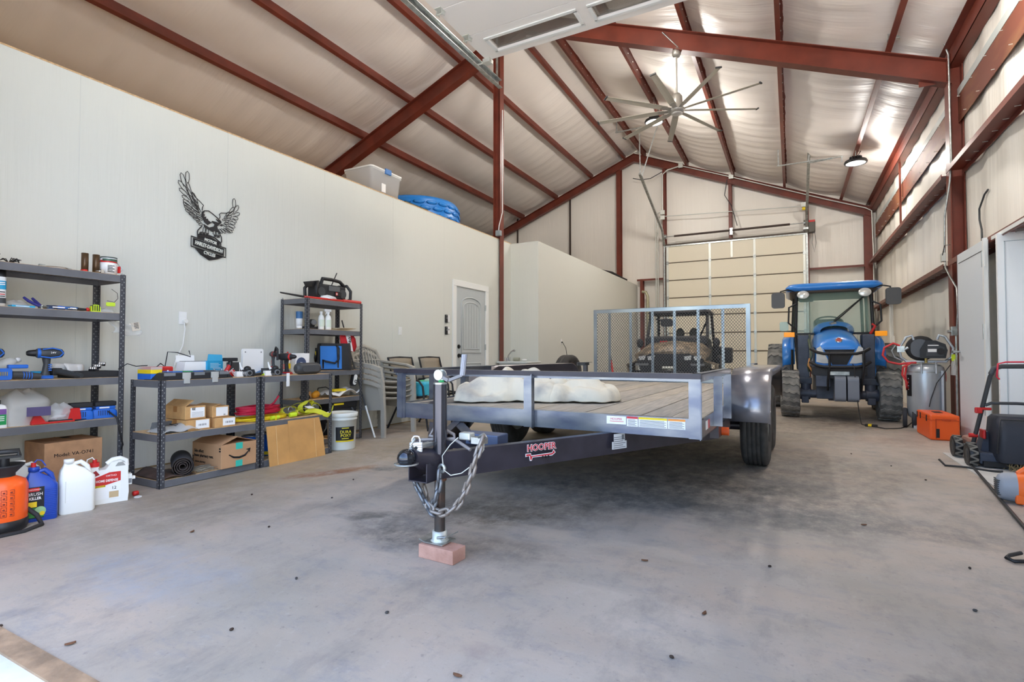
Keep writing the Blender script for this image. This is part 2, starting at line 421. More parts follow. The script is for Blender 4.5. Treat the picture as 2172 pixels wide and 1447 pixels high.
MB().box((1.3,.83,.0),(2.02,6.6,.006)).build('pale_slab', mat('pale_slab', (206,204,200), .6, 0, var=.05, vs=4), fl)

# grey steel door leaf folded back against the right wall
d4 = struct(bpy.data.objects.new('door_4', None)); COL.objects.link(d4); tag(d4, 'plain grey steel door leaf beside the side opening on the right wall', 'door')
d4.location = (1.76, 6.98, 0)
MB().box((-.02,0,.02),(.02,.97,2.14)).build('door_leaf', mat('grey_steel_leaf', (222,228,232), .4), d4, bevel=.003)
MB().box((-.024,.03,2.03),(-.02,.9,2.036)).build('seam', DKGREY, d4)
for z in (.35, 1.12, 1.86):
    h = MB().box((-.03,-.06,z),(-.018,.03,z+.16)).build('hinge', TRIMW, d4); MB().cyl((-.032,.0,z),(-.032,.0,z+.16),.008).build('hinge_pin', GALV, h)
MB().box((-.034,-.05,.0),(-.0,-.005,2.15)).build('door_jamb', TRIMW, d4)
MB().cyl((-.02,.92,1.0),(-.09,.92,1.0),.012).box((-.1,.83,.985),(-.08,.94,1.015)).build('door_handle', GALV, d4, bevel=.003)
MB().box((-.022,.965,0),(.0,.985,2.14)).build('edge_gap', mat('dark_red', (70,30,28), .5), d4)

# --- back wall
wb = struct(MB().grid(lambda u, v: (-13+15.1*u, YB+.02*math.sin(55*u)*math.sin(PI*v), 7.5*v), 150, 6).build('wall_back', VINYL)); tag(wb, 'gable end wall lined with cream vinyl around the rear roller door', 'wall')
for x0, x1, zt in ((-4.93,-4.79,7.0), (-3.47,-3.38,6.7), (-1.58,-1.49,6.1), (.38,.46,5.3), (1.72,1.9,4.75), (-4.18,-4.09,3.33)):
    z0 = 4.3 if -3 < x0 < .2 else 0
    m = MB(); m.box((x0,16.48,z0),(x1,16.49,zt)); m.box(((x0+x1)/2-.004,16.49,z0),((x0+x1)/2+.004,16.7,zt)); m.box((x0,16.66,z0),(x1,16.67,zt)); m.build('gable_column', STEEL, wb)
for x in (-6.6,-8.6): MB().box((x,16.6,3),(x+.06,16.62,6.3)).build('gable_column', mat('dark_strap', (60,48,40), .6), wb)
for a, b, z in ((-4.28,-3.45,3.33),(.45,1.75,3.33)):
    MB().box((a,16.5,z-.06),(b,16.508,z)).box((a,16.508,z-.006),(b,16.7,z)).build('girt', STEEL, wb)

# rear sectional door
d1 = struct(bpy.data.objects.new('door_1', None)); COL.objects.link(d1); tag(d1, 'closed cream sectional garage door in the gable end wall', 'garage door')
d1.location = (-1.5, 16.45, 0)
NS = 8; HS = 4.29/NS
for i in range(NS):
    sec = MB().box((-1.86,-.02,i*HS+.012),(1.86,.03,(i+1)*HS-.012)).build('door_section', DOORC, d1, bevel=.006)
    for x in (-1.82,-.6,.6,1.84): MB().box((x-.03,-.035,i*HS+.02),(x+.03,-.02,(i+1)*HS-.02)).build('stile', GALVW, sec)
    if i: MB().box((-1.86,-.034,i*HS-.012),(1.86,-.01,i*HS+.012)).build('section_joint', mat('brown_joint', (98,84,66), .5), d1)
    if i:
        for x in (-1.82,-.6,.6,1.84): MB().box((x-.035,-.045,i*HS-.05),(x+.035,-.03,i*HS+.05)).build('hinge', GALV, d1)
MB().box((-1.88,-.05,4.25),(1.88,-.02,4.285)).build('top_strut', GALV, d1)
MB().box((-1.9,-.02,4.29),(1.9,.05,4.34)).build('header_seal', mat('brown_seal', (70,58,46), .5), d1)
MB().box((-.03,-.036,3.78),(.03,-.02,4.25)).build('stile', GALVW, d1)
for s in (-1,1):
    m = MB().box((s*1.88,-.06,0),(s*1.93,.0,4.35)).box((s*1.92,-.1,0),(s*1.926,.0,4.35)); m.build('vertical_track', GALV, d1)
MB().cyl((-1.95,-.1,4.55),(2.0,-.1,4.55),.013).build('torsion_shaft', GALV, d1)
for a, b in ((-1.6,-.03),(.03,1.5)): MB().cyl((a,-.1,4.55),(b,-.1,4.55),.03).build('torsion_spring', mat('spring_brown', (64,50,42), .5), d1)
for s in (-1.87,1.86): MB().cyl((s-.03,-.1,4.55),(s+.03,-.1,4.55),.07).build('cable_drum', GALV, d1)
MB().box((-.04,-.12,4.42),(.04,.0,4.62)).build('centre_bracket', GALV, d1)
for s, top in ((-1,(-2.12,-2.65,5.55)), (1,(1.98,-2.75,5.6))):
    p0 = (s*1.9,-.05,4.35); m = MB(); m.bar((s*1.9,-.08,4.3),(s*1.9,-.4,4.72),.06,.05); m.bar((s*1.9,-.4,4.72),(s*1.9,-3.0,5.62),.06,.055); m.build('curved_track', GALV, d1)
for xs, yy in ((-1.9,-2.95),(1.9,-2.95)):
    x = d1.location.x + xs; y = d1.location.y + yy
    zt = pz(x)-.02
    m = MB(); m.box((xs-.65,yy-.02,zt-.1),(xs+.65,yy+.02,zt-.08))
    for q in (-.62,.62): m.bar((xs+q,yy,zt-.1),(xs+q,yy,pz(x+q)+.02),.03,.004)
    m.bar((xs-.02,yy,zt-.1),(xs,yy,5.6 if xs < 0 else 5.45),.03,.004,(0,1,0)); m.bar((xs+.45,yy,zt-.1),(xs,yy+.1,5.55 if xs < 0 else 5.3),.03,.004,(0,1,0))
    m.build('track_hanger', GALV, d1)
op = thing('door_opener', 'grey wall-mounted opener with red top beside the rear door', 'door opener', (.52,16.3,4.25))
MB().box((-.08,-.1,0),(.08,.1,.3)).build('motor_housing', mat('opener_grey', (92,88,80), .5), op, bevel=.02)
MB().box((-.075,-.103,.27),(.075,.09,.33)).build('warning_cap', RED, op, bevel=.01)
MB().tube([(.06,-.1,.05),(.09,-.11,-.3),(.05,-.11,-.55),(.0,-.11,-.3),(.02,-.1,0)],.006,6).build('pull_cord', BLACK, op)
MB().box((-.2,-.05,.1),(-.06,.12,.16)).build('bracket', GALV, op)
yb = tag(MB().box((.3,16.4,4.92),(.38,16.46,5.1)).build('lock_box', YELL, None, bevel=.01), 'small yellow box above the right end of the torsion spring', 'box')

# front overhead door, rolled up under the roof
d2 = struct(bpy.data.objects.new('door_2', None)); COL.objects.link(d2); tag(d2, 'raised white overhead door with window lights under the roof', 'garage door')
ZD = 4.65
WP = mat('white_door_panel', (246,242,236), .4)
yE = 5.62; SEC = .54
for i in range(8):
    y1 = yE - i*SEC; y0 = y1 - SEC + .008
    if i == 0:
        # top section with window openings: build as frame bars
        x0 = -3.33; f = MB(); f.box((x0,y1-.13,ZD),(.33,y1,ZD+.05)); f.box((x0,y0,ZD),(.33,y0+.14,ZD+.05))
        xs = [x0, x0+.23]; 
        cuts = [(-3.33,-3.10)]
        wxs = [(-3.10,-2.02),(-1.84,-.76),(-.58,.1)]
        prev = x0
        for a, b in wxs: f.box((prev,y0+.14,ZD),(a,y1-.13,ZD+.05)); prev = b
        f.box((prev,y0+.14,ZD),(.33,y1-.13,ZD+.05))
        sec = f.build('door_section', WP, d2)
        for a, b in wxs:
            fr = MB(); ya, yb_ = y0+.14, y1-.13
            for p, q in (((a-.03,ya-.03,ZD-.012),(b+.03,ya+.01,ZD)),((a-.03,yb_-.01,ZD-.012),(b+.03,yb_+.03,ZD)),((a-.03,ya,ZD-.012),(a+.01,yb_,ZD)),((b-.01,ya,ZD-.012),(b+.03,yb_,ZD))): fr.box(p, q)
            wf = fr.build('window_frame', TRIMW, sec); MB().box((a,ya,ZD+.03),(b,yb_,ZD+.036)).build('pane', mat('window_pane', (120,116,108), .08, 0, alpha=.55), sec)
    else:
        sec = MB().box((-3.33,y0,ZD),(.33,y1,ZD+.05)).build('door_section', WP, d2, bevel=.004)
    for x in (-3.28,-1.5,.28):
        m = MB(); m.box((x-.04,y0-.05,ZD-.006),(x+.04,y0+.05,ZD)); m.box((x-.035,y0-.02,ZD-.05),(x-.03,y0+.04,ZD)); m.box((x+.03,y0-.02,ZD-.05),(x+.035,y0+.04,ZD)); m.cyl((x-.06,y0+.01,ZD-.035),(x+.04,y0+.01,ZD-.035),.008)
        m.build('hinge', GALVW, d2)
    if i == 0:
        m = MB(); m.box((-3.36,y1-.06,ZD-.05),(-3.26,y1+.03,ZD)); m.cyl((-3.5,y1-.02,ZD-.03),(-3.26,y1-.02,ZD-.03),.01); m.build('top_roller_bracket', GALVW, d2)
for x in (-3.46,.46):
    m = MB(); m.box((x-.03,.95,ZD-.06),(x-.025,6.2,ZD+.05)); m.box((x-.03,.95,ZD-.06),(x+.03,6.2,ZD-.055)); m.box((x-.03,.95,ZD+.045),(x+.02,6.2,ZD+.05)); m.box((x-.05,1,ZD+.03),(x-.03,5.9,ZD+.08))
    m.build('horizontal_track', GALV, d2)
    m = MB(); m.bar((x,6.1,ZD+.03),(x,6.1,pz(x)),.03,.004); m.build('track_hanger', GALV, d2)

# front wall around the opening (behind the camera's view)
wf = struct(bpy.data.objects.new('wall_front', None)); COL.objects.link(wf); tag(wf, 'front gable wall around the open vehicle doorway', 'wall')
FW = mat('front_liner', (222,216,204), .5)
m = MB(); m.box((-13,.68,0),(-3.45,.8,5)); m.box((.45,.68,0),(XR+.1,.8,5)); m.box((-3.45,.68,4.4),(.45,.8,5))
m.prism([(-13,5),(XR+.1,5),(XRIDGE,7.6)], -.8, -.68, TM(rx=90)); m.build('front_liner', FW, wf)

# man door in the left wall
d3 = struct(bpy.data.objects.new('door_3', None)); COL.objects.link(d3); tag(d3, 'grey panelled entry door with white frame in the left wall', 'door')
d3.location = (XL, 7.7, 0)
m = MB(); m.box((0,-.57,0),(.025,-.47,2.0995)); m.box((0,.47,0),(.025,.57,2.0995)); m.box((0,-.57,2.1),(.025,.57,2.2)); m.build('door_frame', TRIMW, d3, bevel=.004)
leaf = MB().box((-.02,-.46,.01),(.008,.46,2.09)).build('door_leaf', DOORG, d3)
def arch(w, z0, z1, rise):
    p = [(-w/2, z0), (w/2, z0), (w/2, z1)] + [(w/2*math.cos(R(a)), z1+rise*math.sin(R(a))) for a in range(15,180,15)] + [(-w/2, z1)]
    return p
MX = TM((0,0,0), rx=90, rz=90)
def frame_loop(poly, r, name, par, mt): MB().tube([MX @ Vector((x, y, .009)) for x, y in poly], r, 6, closed=True).build(name, mt, par)
frame_loop(arch(.62, 1.0, 1.82, .12), .012, 'panel_moulding', d3, DOORG)
frame_loop(arch(.5, 1.06, 1.76, .1), .008, 'panel_moulding', d3, DOORG)
frame_loop([(-.31,.22),(.31,.22),(.31,.82),(-.31,.82)], .012, 'panel_moulding', d3, DOORG)
frame_loop([(-.25,.28),(.25,.28),(.25,.76),(-.25,.76)], .008, 'panel_moulding', d3, DOORG)
for i in range(5):
    y = -.17+i*.085
    MB().box((.008,y,1.08),(.011,y+.006,1.82)).box((.008,y,.3),(.011,y+.006,.75)).build('plank_groove', mat('groove_grey', (166,172,172), .5), d3)
for z, r in ((.95,.03),(1.1,.027)):
    k = MB().cyl((.008,-.39,z),(.02,-.39,z),.035).build('knob_plate', BLACK, d3)
    if z < 1: MB().ell((.06,-.39,z),(.026,.03,.03)).cyl((.02,-.39,z),(.05,-.39,z),.012).build('door_knob', BLACK, d3)
    else: MB().cyl((.02,-.39,z),(.035,-.39,z),.02).build('deadbolt', BLACK, d3)
for z in (.3,1.1,1.8): MB().cyl((.018,.465,z-.05),(.018,.465,z+.05),.012).build('hinge', GALV, d3)
# ================================================================ ceiling fan and high-bay lamps
fan = thing('ceiling_fan', 'large silver ceiling fan with nine long blades hanging from the rafter', 'ceiling fan', (-1.6, 8.74, 4.95))
FANM = mat('brushed_nickel', (178,174,166), .4, .5); FANB = mat('fan_blade', (186,180,164), .45)
MB().cyl((0,0,.2),(0,0,.86),.014).build('downrod', FANM, fan)
MB().lathe([(.0,.99),(.05,.99),(.07,.95),(.07,.9),(.05,.86),(0,.855)],20).build('canopy', FANM, fan)
MB().lathe([(0,.25),(.05,.25),(.085,.2),(.09,.1),(.075,.02),(.12,.0),(.13,-.03),(.1,-.06),(.06,-.07),(0,-.07)],28).build('motor_housing', FANM, fan)
MB().lathe([(0,-.068),(.085,-.068),(.09,-.078),(.06,-.09),(0,-.092)],24).build('hub_cap', mat('hub_cap', (206,204,198), .35, .4), fan)
bl = None
for i in range(9):
    a = 26 + i*40
    mtx = TM(rz=a) @ TM((0,0,-.02), rx=10)
    if bl is None:
        b = MB(); b.loft([[Vector((x, -w/2, 0)), Vector((x, -w*.2, .012)), Vector((x, w/2, .004)), Vector((x, w/2, 0)), Vector((x, 0, .004))] for x, w in ((.2,.1),(.5,.105),(1.28,.085))], sm=False)
        bl = b.build('fan_blade', FANB, fan); bl.matrix_local = mtx
        t1 = MB().box((1.275,-.045,-.004),(1.295,.045,.016)).build('blade_tip', DKGREY, bl)
        t2 = MB().box((.1,-.035,-.004),(.3,.035,.004)).build('blade_iron', FANM, bl)
    else:
        c = copy_tree(bl, fan); c.matrix_local = mtx
MB().tube([(.0,0,.95),(.02,0,1.02),(-.06,0,1.12),(-.22,-.02,1.32)],.012).build('conduit', GALV, fan)

LAMPW = mat('lamp_lens', (255,244,222), .4, emit=1.1)
def highbay(x, y, z, label):
    t = thing('high_bay_lamp', label, 'lamp', (x, y, z), group='black high-bay lamps')
    MB().lathe([(.0,.12),(.05,.12),(.09,.1),(.1,.06),(.19,.035),(.205,.0),(.195,-.025),(.17,-.025)],32).build('housing', BLACK, t)
    MB().lathe([(0,-.012),(.168,-.014)],32).build('lens', LAMPW, t)
    m = MB()
    for k in range(14):
        a = 2*PI*k/14; m.cbox((0,0,0),(.05,.006,.05), TM((.085*math.cos(a),.085*math.sin(a),.09), rz=math.degrees(a)))
    m.build('cooling_fins', BLACK, t)
    zt = pz(x)-z
    MB().tube([(0,0,.12),(0,.03,.15),(0,.03,.19),(0,-.03,.19),(0,-.03,.15),(0,0,.13)],.006,6).build('hook', GALV, t)
    MB().cyl((0,0,.18),(0,0,max(zt,.2)),.005).build('chain', GALV, t)
    MB().tube([(.02,0,.1),(.09,0,.22),(.03,.0,max(zt-.02,.21))],.007,6).build('power_cord', BLACK, t)
    l = bpy.data.lights.new('lamp_light', 'POINT'); l.energy = LAMP_E; l.color = (1,.955,.9); l.shadow_soft_size = .16
    o = bpy.data.objects.new('lamp_light', l); COL.objects.link(o); o.parent = t; o.location = (0,0,-.07)
    return t
LAMP_E = 150
highbay(-2.61, 11.6, 6.08, 'black round high-bay lamp hanging behind the fan blades')
LAMP_E = 58
highbay(1.19, 12.6, 4.85, 'black round high-bay lamp near the right wall above the tractor')
LAMP_E = 120
highbay(-2.60, 6.5, 6.1, 'added unseen black high-bay lamp above the raised overhead door')  # extra lamp out of view, added to brighten ceiling and rear
LAMP_E = 60
highbay(1.2, 6.1, 4.75, 'added unseen black high-bay lamp near the front right corner')  # another unseen lamp, added for more light in the hall
# ================================================================ steel shelving
SLOT = mat('slot_light', (150,152,150), .6)
POSTM = mat('post_steel', (74,75,80), .42, .2)
def shelving(label, x0, x1, y0, y1, levels, top, beam=.045):
    t = thing('shelving_unit', label, 'shelving', ((x0+x1)/2, (y0+y1)/2, 0), group='grey boltless shelving units')
    hx, hy = (x1-x0)/2, (y1-y0)/2; w = .036
    for sx in (-1, 1):
        for sy in (-1, 1):
            m = MB(); m.box((sx*hx,sy*hy,0),(sx*(hx-.003),sy*(hy-w),top)); m.box((sx*hx,sy*hy,0),(sx*(hx-w),sy*(hy-.003),top))
            p = m.build('post', POSTM, t)
            s = MB(); n = int(top/.04)
            for i in range(n):
                z = .03+i*.04
                for zz, dd in ((z, .011),(z+.02,.025)):
                    s.cbox((sx*(hx+.0004), sy*(hy-dd), zz), (.0012,.006,.008)); s.cbox((sx*(hx-dd), sy*(hy+.0004), zz), (.006,.0012,.008))
                    s.cbox((sx*(hx-.0034), sy*(hy-dd), zz), (.0012,.006,.008)); s.cbox((sx*(hx-dd), sy*(hy-.0034), zz), (.006,.0012,.008))
            stuff(s.build('slots', SLOT, p))
    for z in levels:
        for s in (-1, 1):
            MB().box((s*(hx-.0035),-hy+.0035,z-beam-.006),(s*(hx-.0075),hy-.0035,z)).box((s*(hx-.004),-hy+.01,z-.014),(s*(hx-.03),hy-.01,z-.01)).build('beam', GREYP, t)
            MB().box((-hx+.0035,s*(hy-.0035),z-beam-.006),(hx-.0035,s*(hy-.0075),z)).build('beam', GREYP, t)
        MB().box((-hx+.005,-hy+.005,z-.008),(hx-.005,hy-.005,z+.002)).build('shelf_board', OSB, t)
    return t
ZA = (.09, .5, .8, 1.275, 1.56)
shelving('tall grey five-shelf rack at the left edge holding blue power tools', -4.82, -4.42, 1.33, 2.14, ZA, 1.565)
ZB = (.055, .385, .778)
shelving('waist-high grey bench rack with the printed shipping box on its bottom shelf', -4.42, -4.02, 2.185, 2.99, ZB, .78)
shelving('waist-high grey bench rack with yellow straps and cardboard leaning on its front', -4.42, -4.02, 3.0, 3.79, ZB, .78)
ZC = (.06, .49, .79, 1.235, 1.555)
shelving('tall grey five-shelf rack with the black radio on its top shelf', -4.83, -4.43, 3.83, 4.63, ZC, 1.56)

# ================================================================ items on the left rack
def crect(lst): return lst
def can(name, label, cat, loc, r, h, body, lid=None, band=None, group=None):
    t = thing(name, label, cat, loc, group=group)
    MB().lathe([(0,0),(r,0),(r,h),(0,h)],28).build('body', body, t)
    if lid: MB().lathe([(r*.82,h),(r*1.03,h),(r*1.03,h+.008),(r*.9,h+.008),(r*.85,h-.003),(0,h-.003)],28).build('rim', lid, t)
    if band: MB().lathe([(r+.0008,h*band[0]),(r+.0008,h*band[1])],28).build('label_band', band[2], t)
    return t
z = 1.563
m = MB(); random.seed(3)
for i in range(9):
    a = random.uniform(0,6.28); m.tube([(0,0,.005),(.03*math.cos(a),.04*math.sin(a),.02+.02*random.random()),(.05*math.cos(a+.4),.06*math.sin(a+.4),.004+.03*random.random())],.003,5)
tag(m.build('wire_clump', BLACKS, None, loc=(-4.52,1.50,z)), 'tangle of dark wire ends at the left of the top shelf', 'wire')
m = MB()
for i in range(12):
    a = random.uniform(0,6.28); m.tube([(0,0,.005),(.02*math.cos(a),.02*math.sin(a),.03),(.03*math.cos(a+1),.03*math.sin(a+1),.05+.04*random.random())],.003,5)
tag(m.build('wire_brush', DKGREY, None, loc=(-4.5,1.42,z)), 'bristly grey wire tuft cut by the left edge of the picture', 'wire')
t = thing('band_clamp', 'silver ring-shaped band clamp lying flat on the top shelf', 'clamp', (-4.6,1.77,z))
MB().lathe([(.1,0),(.1,.018),(.097,.018),(.097,0),(.1,0)],40).build('band', CHROME, t); MB().box((.06,-.11,.002),(.085,-.08,.024)).build('screw_housing', GALV, t)
MB().lathe([(0,.001),(.09,.002)],32).build('disc', mat('dark_disc', (70,68,66), .4, .6), t)
BRN = mat('bronze_tube', (92,70,48), .3, .4)
for y, lb in ((1.92,'left brown metal tube standing on the top shelf'),(1.99,'right brown metal tube beside the red paint can')):
    t = thing('metal_tube', lb, 'tube', (-4.52, y, z), group='brown tubes on the top shelf')
    MB().lathe([(.02,.14),(.022,.14),(.022,0),(0,0),(.02,.003),(.02,.14)],24).build('tube_wall', BRN, t); MB().cyl((0,0,.139),(0,0,.141),.021).build('cap', mat('bronze_cap', (120,92,60), .35, .4), t)
t = can('paint_can', 'small paint can with red and white label on the top shelf', 'can', (-4.52,2.07,z), .052, .125, PAPER, mat('can_rim', (88,104,100), .3, .6), (.72,.86,RED))
MB().lathe([(.053,.1),(.053,.118)],28,None,-1.2,2.2).build('paint_drip', mat('green_drip', (60,92,76), .4), t)
MB().tube([(.0,.056,.1),(.03,.085,.05),(.02,.062,.03)],.003,6).build('wire_handle', GALV, t)
MB().box((.02,.05,.02),(.045,.06,.07)).build('red_drip', RED, t)
[MB().box((.0525,-.03,.02+.011*k),(.0538,.015-.012*(k%2),.025+.011*k)).build('print_line', INK, t) for k in range(5)]
t = thing('hose_clamp', 'small chrome clamp lying between the tubes and paint can', 'clamp', (-4.46,1.99,z)); MB().torus((0,0,.012),.022,.006,'z',20,6).build('ring', CHROME, t); MB().box((.015,-.01,0),(.035,.01,.024)).build('screw', CHROME, t)
tag(MB().prism(rpoly(.05,.03,.01),0,.012).build('red_clip', RED, None, loc=(-4.46,1.89,z)), 'flat red clip on the top shelf beside the brown tubes', 'clip')

z = 1.278
t = thing('spray_can', 'tall white and blue aerosol can at the left edge, second shelf', 'spray can', (-4.5,1.455,z))
MB().lathe([(0,0),(.028,0),(.028,.19),(.02,.2),(0,.2)],24).build('body', PAPER, t); MB().lathe([(.0285,.11),(.0285,.165)],24).build('blue_band', CYAN, t)
MB().lathe([(.027,.19),(.027,.24),(0,.24)],24).build('cap', BLACK, t); MB().lathe([(.0283,.02),(.0283,.055)],24).build('dark_band', DKGREY, t)
[MB().box((.0283,-.012,zz),(.0295,.014,zz+.006)).build('print_line', c_, t) for zz, c_ in ((.15,PAPER),(.138,PAPER),(.09,INK),(.075,RED),(.062,INK))]
def bagmesh(w, d, h, seed, n=18):
    random.seed(seed); ph = [random.uniform(0,6) for _ in range(8)]
    rings = []
    for j in range(8):
        v = j/7; sc = (1-.25*v**2)*(1.0 if j < 6 else (.75 if j == 6 else .35))
        rings.append([Vector((w/2*sc*math.cos(a)*(1+.16*math.sin(3*a+ph[j%8])), d/2*sc*math.sin(a)*(1+.16*math.sin(4*a+ph[(j+3)%8])), h*v*(1+.12*math.sin(2*a+ph[1])))) for a in [2*PI*i/n for i in range(n)]])
    return MB().loft(rings)
def bag(label, loc, w, d, h, seed, mt=None, name='plastic_bag'):
    return tag(bagmesh(w, d, h, seed).build(name, mt or BAG, None, loc=loc, sub=1), label, 'plastic bag', 'plastic bags on the racks')
bag('small clear crumpled bag behind the flat cyan box', (-4.6,1.57,z), .1, .13, .055, 1)
bag('clear flat tool bag with lime tag at the right end, second shelf', (-4.55,2.05,z), .1, .15, .035, 2)
tag(MB().prism(rpoly(.055,.03,.006),-.003,.003,TM(rx=70,rz=70)).build('lime_tag', LIME, None, loc=(-4.5,2.08,z+.066)), 'lime green tag hanging by the right post, second shelf', 'tag')
tag(MB().cbox((0,0,.006),(.06,.12,.012)).build('flat_box', CYAN, None, bevel=.001, loc=(-4.46,1.55,z)), 'flat cyan box lying on the second shelf', 'box')
MB().box((.03,-.04,.004),(.0306,.03,.008)).build('print_line', PAPER, bpy.data.objects['flat_box'])
def pliers(label, loc, rz, grip, open_=22, lift=0):
    t = thing('pliers', label, 'pliers', loc, rz)
    for s in (-1,1):
        MB().tube([(0,0,.012),(.03,s*.014,.016+lift*.2),(.07,s*.026,.02+lift*.6),(.1,s*.03,.024+lift)],[.008,.009,.01,.008],8).build('grip', grip, t)
        MB().tube([(0,0,.012),(-.04,-s*.006,.012)],[.01,.004],6).build('jaw', GALV, t)
    MB().cyl((0,0,.003),(0,0,.022),.011).build('pivot', GALV, t)
    return t
pliers('open pliers with purple-tipped handles pointing up', (-4.47,1.66,z), 205, mat('purple_grip', (56,56,130), .5), lift=.05)
BG = mat('grip_blue', (44,92,150), .5)
for (y, dy, lb, c1, c2) in ((1.73,.06,'dark folding tool with navy handle beside the pliers',DKGREY,mat('navy',(38,52,84),.5)),(1.765,.05,'oval blue grip of a hand tool, second shelf',BG,BLUE),(1.83,.05,'navy utility tool with pale badge, second shelf',mat('navy',(38,52,84),.5),BG)):
    t = thing('hand_tool', lb, 'hand tool', (-4.48,y,z), 90, group='hand tools on the second shelf')
    MB().loft([[Vector((x, r*math.cos(a), .016+r*.8*math.sin(a))) for a in [2*PI*k/10 for k in range(10)]] for x, r in ((-.045,.006),(-.04,.014),(0,.017),(.04,.013),(.046,.005))]).build('handle', c2, t)
    MB().box((-.085,-.012,.002),(-.04,.012,.014)).build('head', c1, t, bevel=.003)
    MB().box((-.015,-.0175,.012),(.02,-.016,.02)).build('badge', PAPER, t)
t = thing('screwdriver', 'screwdriver with red ball end beside the tape measure', 'screwdriver', (-4.47,1.91,z), 95)
MB().cyl((-.05,0,.012),(.0,0,.012),.011,.009).build('handle', BLACKS, t); MB().ell((.012,0,.014),.014).build('end_cap', RED, t); MB().cyl((-.11,0,.012),(-.05,0,.012),.003).build('shaft', CHROME, t)
t = thing('tape_measure', 'lime and black striped tape measure on the second shelf', 'tape measure', (-4.46,1.962,z), 85)
MB().prism([(-.028,0),(.028,0),(.03,.03),(.018,.05),(-.01,.052),(-.028,.035)],-.018,.018,TM(rx=90)).build('case', LIME, t, bevel=.004)
for k in range(4): MB().box((-.022+k*.013,-.0195,.006),(-.016+k*.013,.0195,.046)).build('stripe', BLACK, t)
MB().box((.028,-.012,0),(.036,.012,.004)).build('hook', GALV, t)
t = thing('hanging_package', 'clear plastic package with printed card hanging off the right post', 'package', (-4.5,2.16,1.22))
MB().grid(lambda u,v:(.01*math.sin(6*u+4*v),-.07+.19*u+.02*math.sin(5*v),-.09+.09*v-.02*u+.008*math.sin(9*u)),10,8).build('sleeve', BAGW, t, solid=.002)
MB().box((.006,.05,-.085),(.01,.11,-.02),TM(rx=12)).build('printed_card', mat('tan_card',(206,196,180),.6), t)
for k in range(5): MB().box((.0105,.07,-.03-k*.009),(.0112,.1,-.026-k*.009),TM(rx=12)).build('bar_line', INK, t)
tag(MB().tube([(0,0,0),(.02,.03,-.03),(.02,.035,-.07),(0,.02,-.1),(-.02,-.02,-.09)],.002,6).build('cable_loop', BLACK, None, loc=(-4.6,2.13,1.47)), 'thin black cable loop hanging below the top shelf', 'cable')

z = .803
def drill(label, loc, rz, c1=BLUE, c2=None, s=1.0, name='cordless_drill', tilt=0):
    c2 = c2 or DKGREY
    t = thing(name, label, 'drill', loc, rz); t.rotation_euler.x = R(tilt); t.scale = (s,s,s)
    MB().box((-.05,-.035,0),(.04,.035,.012)).box((-.045,-.032,.012),(.04,.032,.022)).build('battery', c1, t, bevel=.005)
    MB().loft([[Vector((x+dx, w*math.cos(a), zz)) if 0 else Vector((dx+w1*math.cos(a), w*math.sin(a), zz)) for a in [2*PI*k/12 for k in range(12)]] for zz, dx, w1, w in ((.018,-.005,.03,.024),(.05,.0,.02,.018),(.1,.006,.019,.018),(.14,.004,.024,.022))]).build('handle', c2, t)
    for k in range(4): MB().box((.012,-.02,.055+k*.013),(.03,.02,.061+k*.013)).build('grip_rib', c1, t)
    MB().loft([[Vector((x, w*math.cos(a), .175+h*math.sin(a))) for a in [2*PI*k/14 for k in range(14)]] for x, w, h in ((-.055,.022,.024),(-.045,.03,.032),(0,.033,.037),(.05,.032,.036),(.085,.026,.028),(.095,.014,.014))]).build('motor_housing', c2, t)
    MB().loft([[Vector((x, w*math.cos(a), .175+w*math.sin(a))) for a in [2*PI*k/14 for k in range(14)]] for x, w in ((-.1,.012),(-.09,.019),(-.06,.024),(-.05,.024))]).build('chuck', BLACK, t)
    MB().lathe([(.031,0),(.034,.004),(.034,.014),(.031,.018)],20,TM((-.045,0,.175),ry=90)).build('torque_ring', c1, t)
    MB().tube([(-.02,-.03,.2),(.03,-.036,.21),(.075,-.028,.197),(.09,-.026,.175),(.07,-.03,.152),(.02,-.034,.143),(-.03,-.03,.152)],.005,6).build('trim_band', c1, t)
    MB().box((-.008,.022,.12),(.004,-.004,.145)).build('trigger', BLACK, t)
    text('24V', .018, PAPER, t, (.035,-.037,.178), FY)
    return t
drill('black and blue cordless drill standing upright, third shelf', (-4.52,1.705,z), 78)
drill('black and blue drill cut off at the left edge, third shelf', (-4.55,1.40,z), 78)
t = thing('water_bottle', 'clear plastic bottle with white cap lying on the tools', 'bottle', (-4.58,1.47,z+.09), 0); t.rotation_euler = (R(-70),0,R(5))
MB().lathe([(0,-.02),(.03,-.02),(.034,0),(.034,.06),(.03,.08),(.014,.105),(.013,.11)],20).build('bottle_body', BAG, t); MB().lathe([(.015,.108),(.0165,.11),(.0165,.13),(0,.131)],16).build('cap', WHITE, t)
t = thing('battery_light', 'blue-framed battery work light with grey tube, third shelf', 'work light', (-4.47,1.53,z), 85)
fr = MB().prism(rpoly(.08,.075,.015),-.02,.02,TM((-.06,0,.04),rx=90)).build('battery_foot', BLUE, t, bevel=.004)
MB().prism(rpoly(.055,.05,.008),-.023,-.019,TM((-.06,0,.042),rx=90)).build('socket', BLACK, t)
for k in range(4): MB().box((-.078+k*.01,-.0245,.03),(-.073+k*.01,-.022,.055)).build('contact', mat('brass',(170,150,90),.3,.8), t)
MB().cyl((-.02,.0,.035),(.13,.02,.02),.024,.02).build('grip', DKGREY, t)
for k in range(4): MB().torus((.04+k*.014,.009+k*.002,.029-k*.0016),.0225,.0035,'x',14,5).build('grip_ring', BLUE, t)
MB().box((-.04,-.02,.075),(.06,.02,.1)).build('top_cover', BLUE, t, bevel=.006)
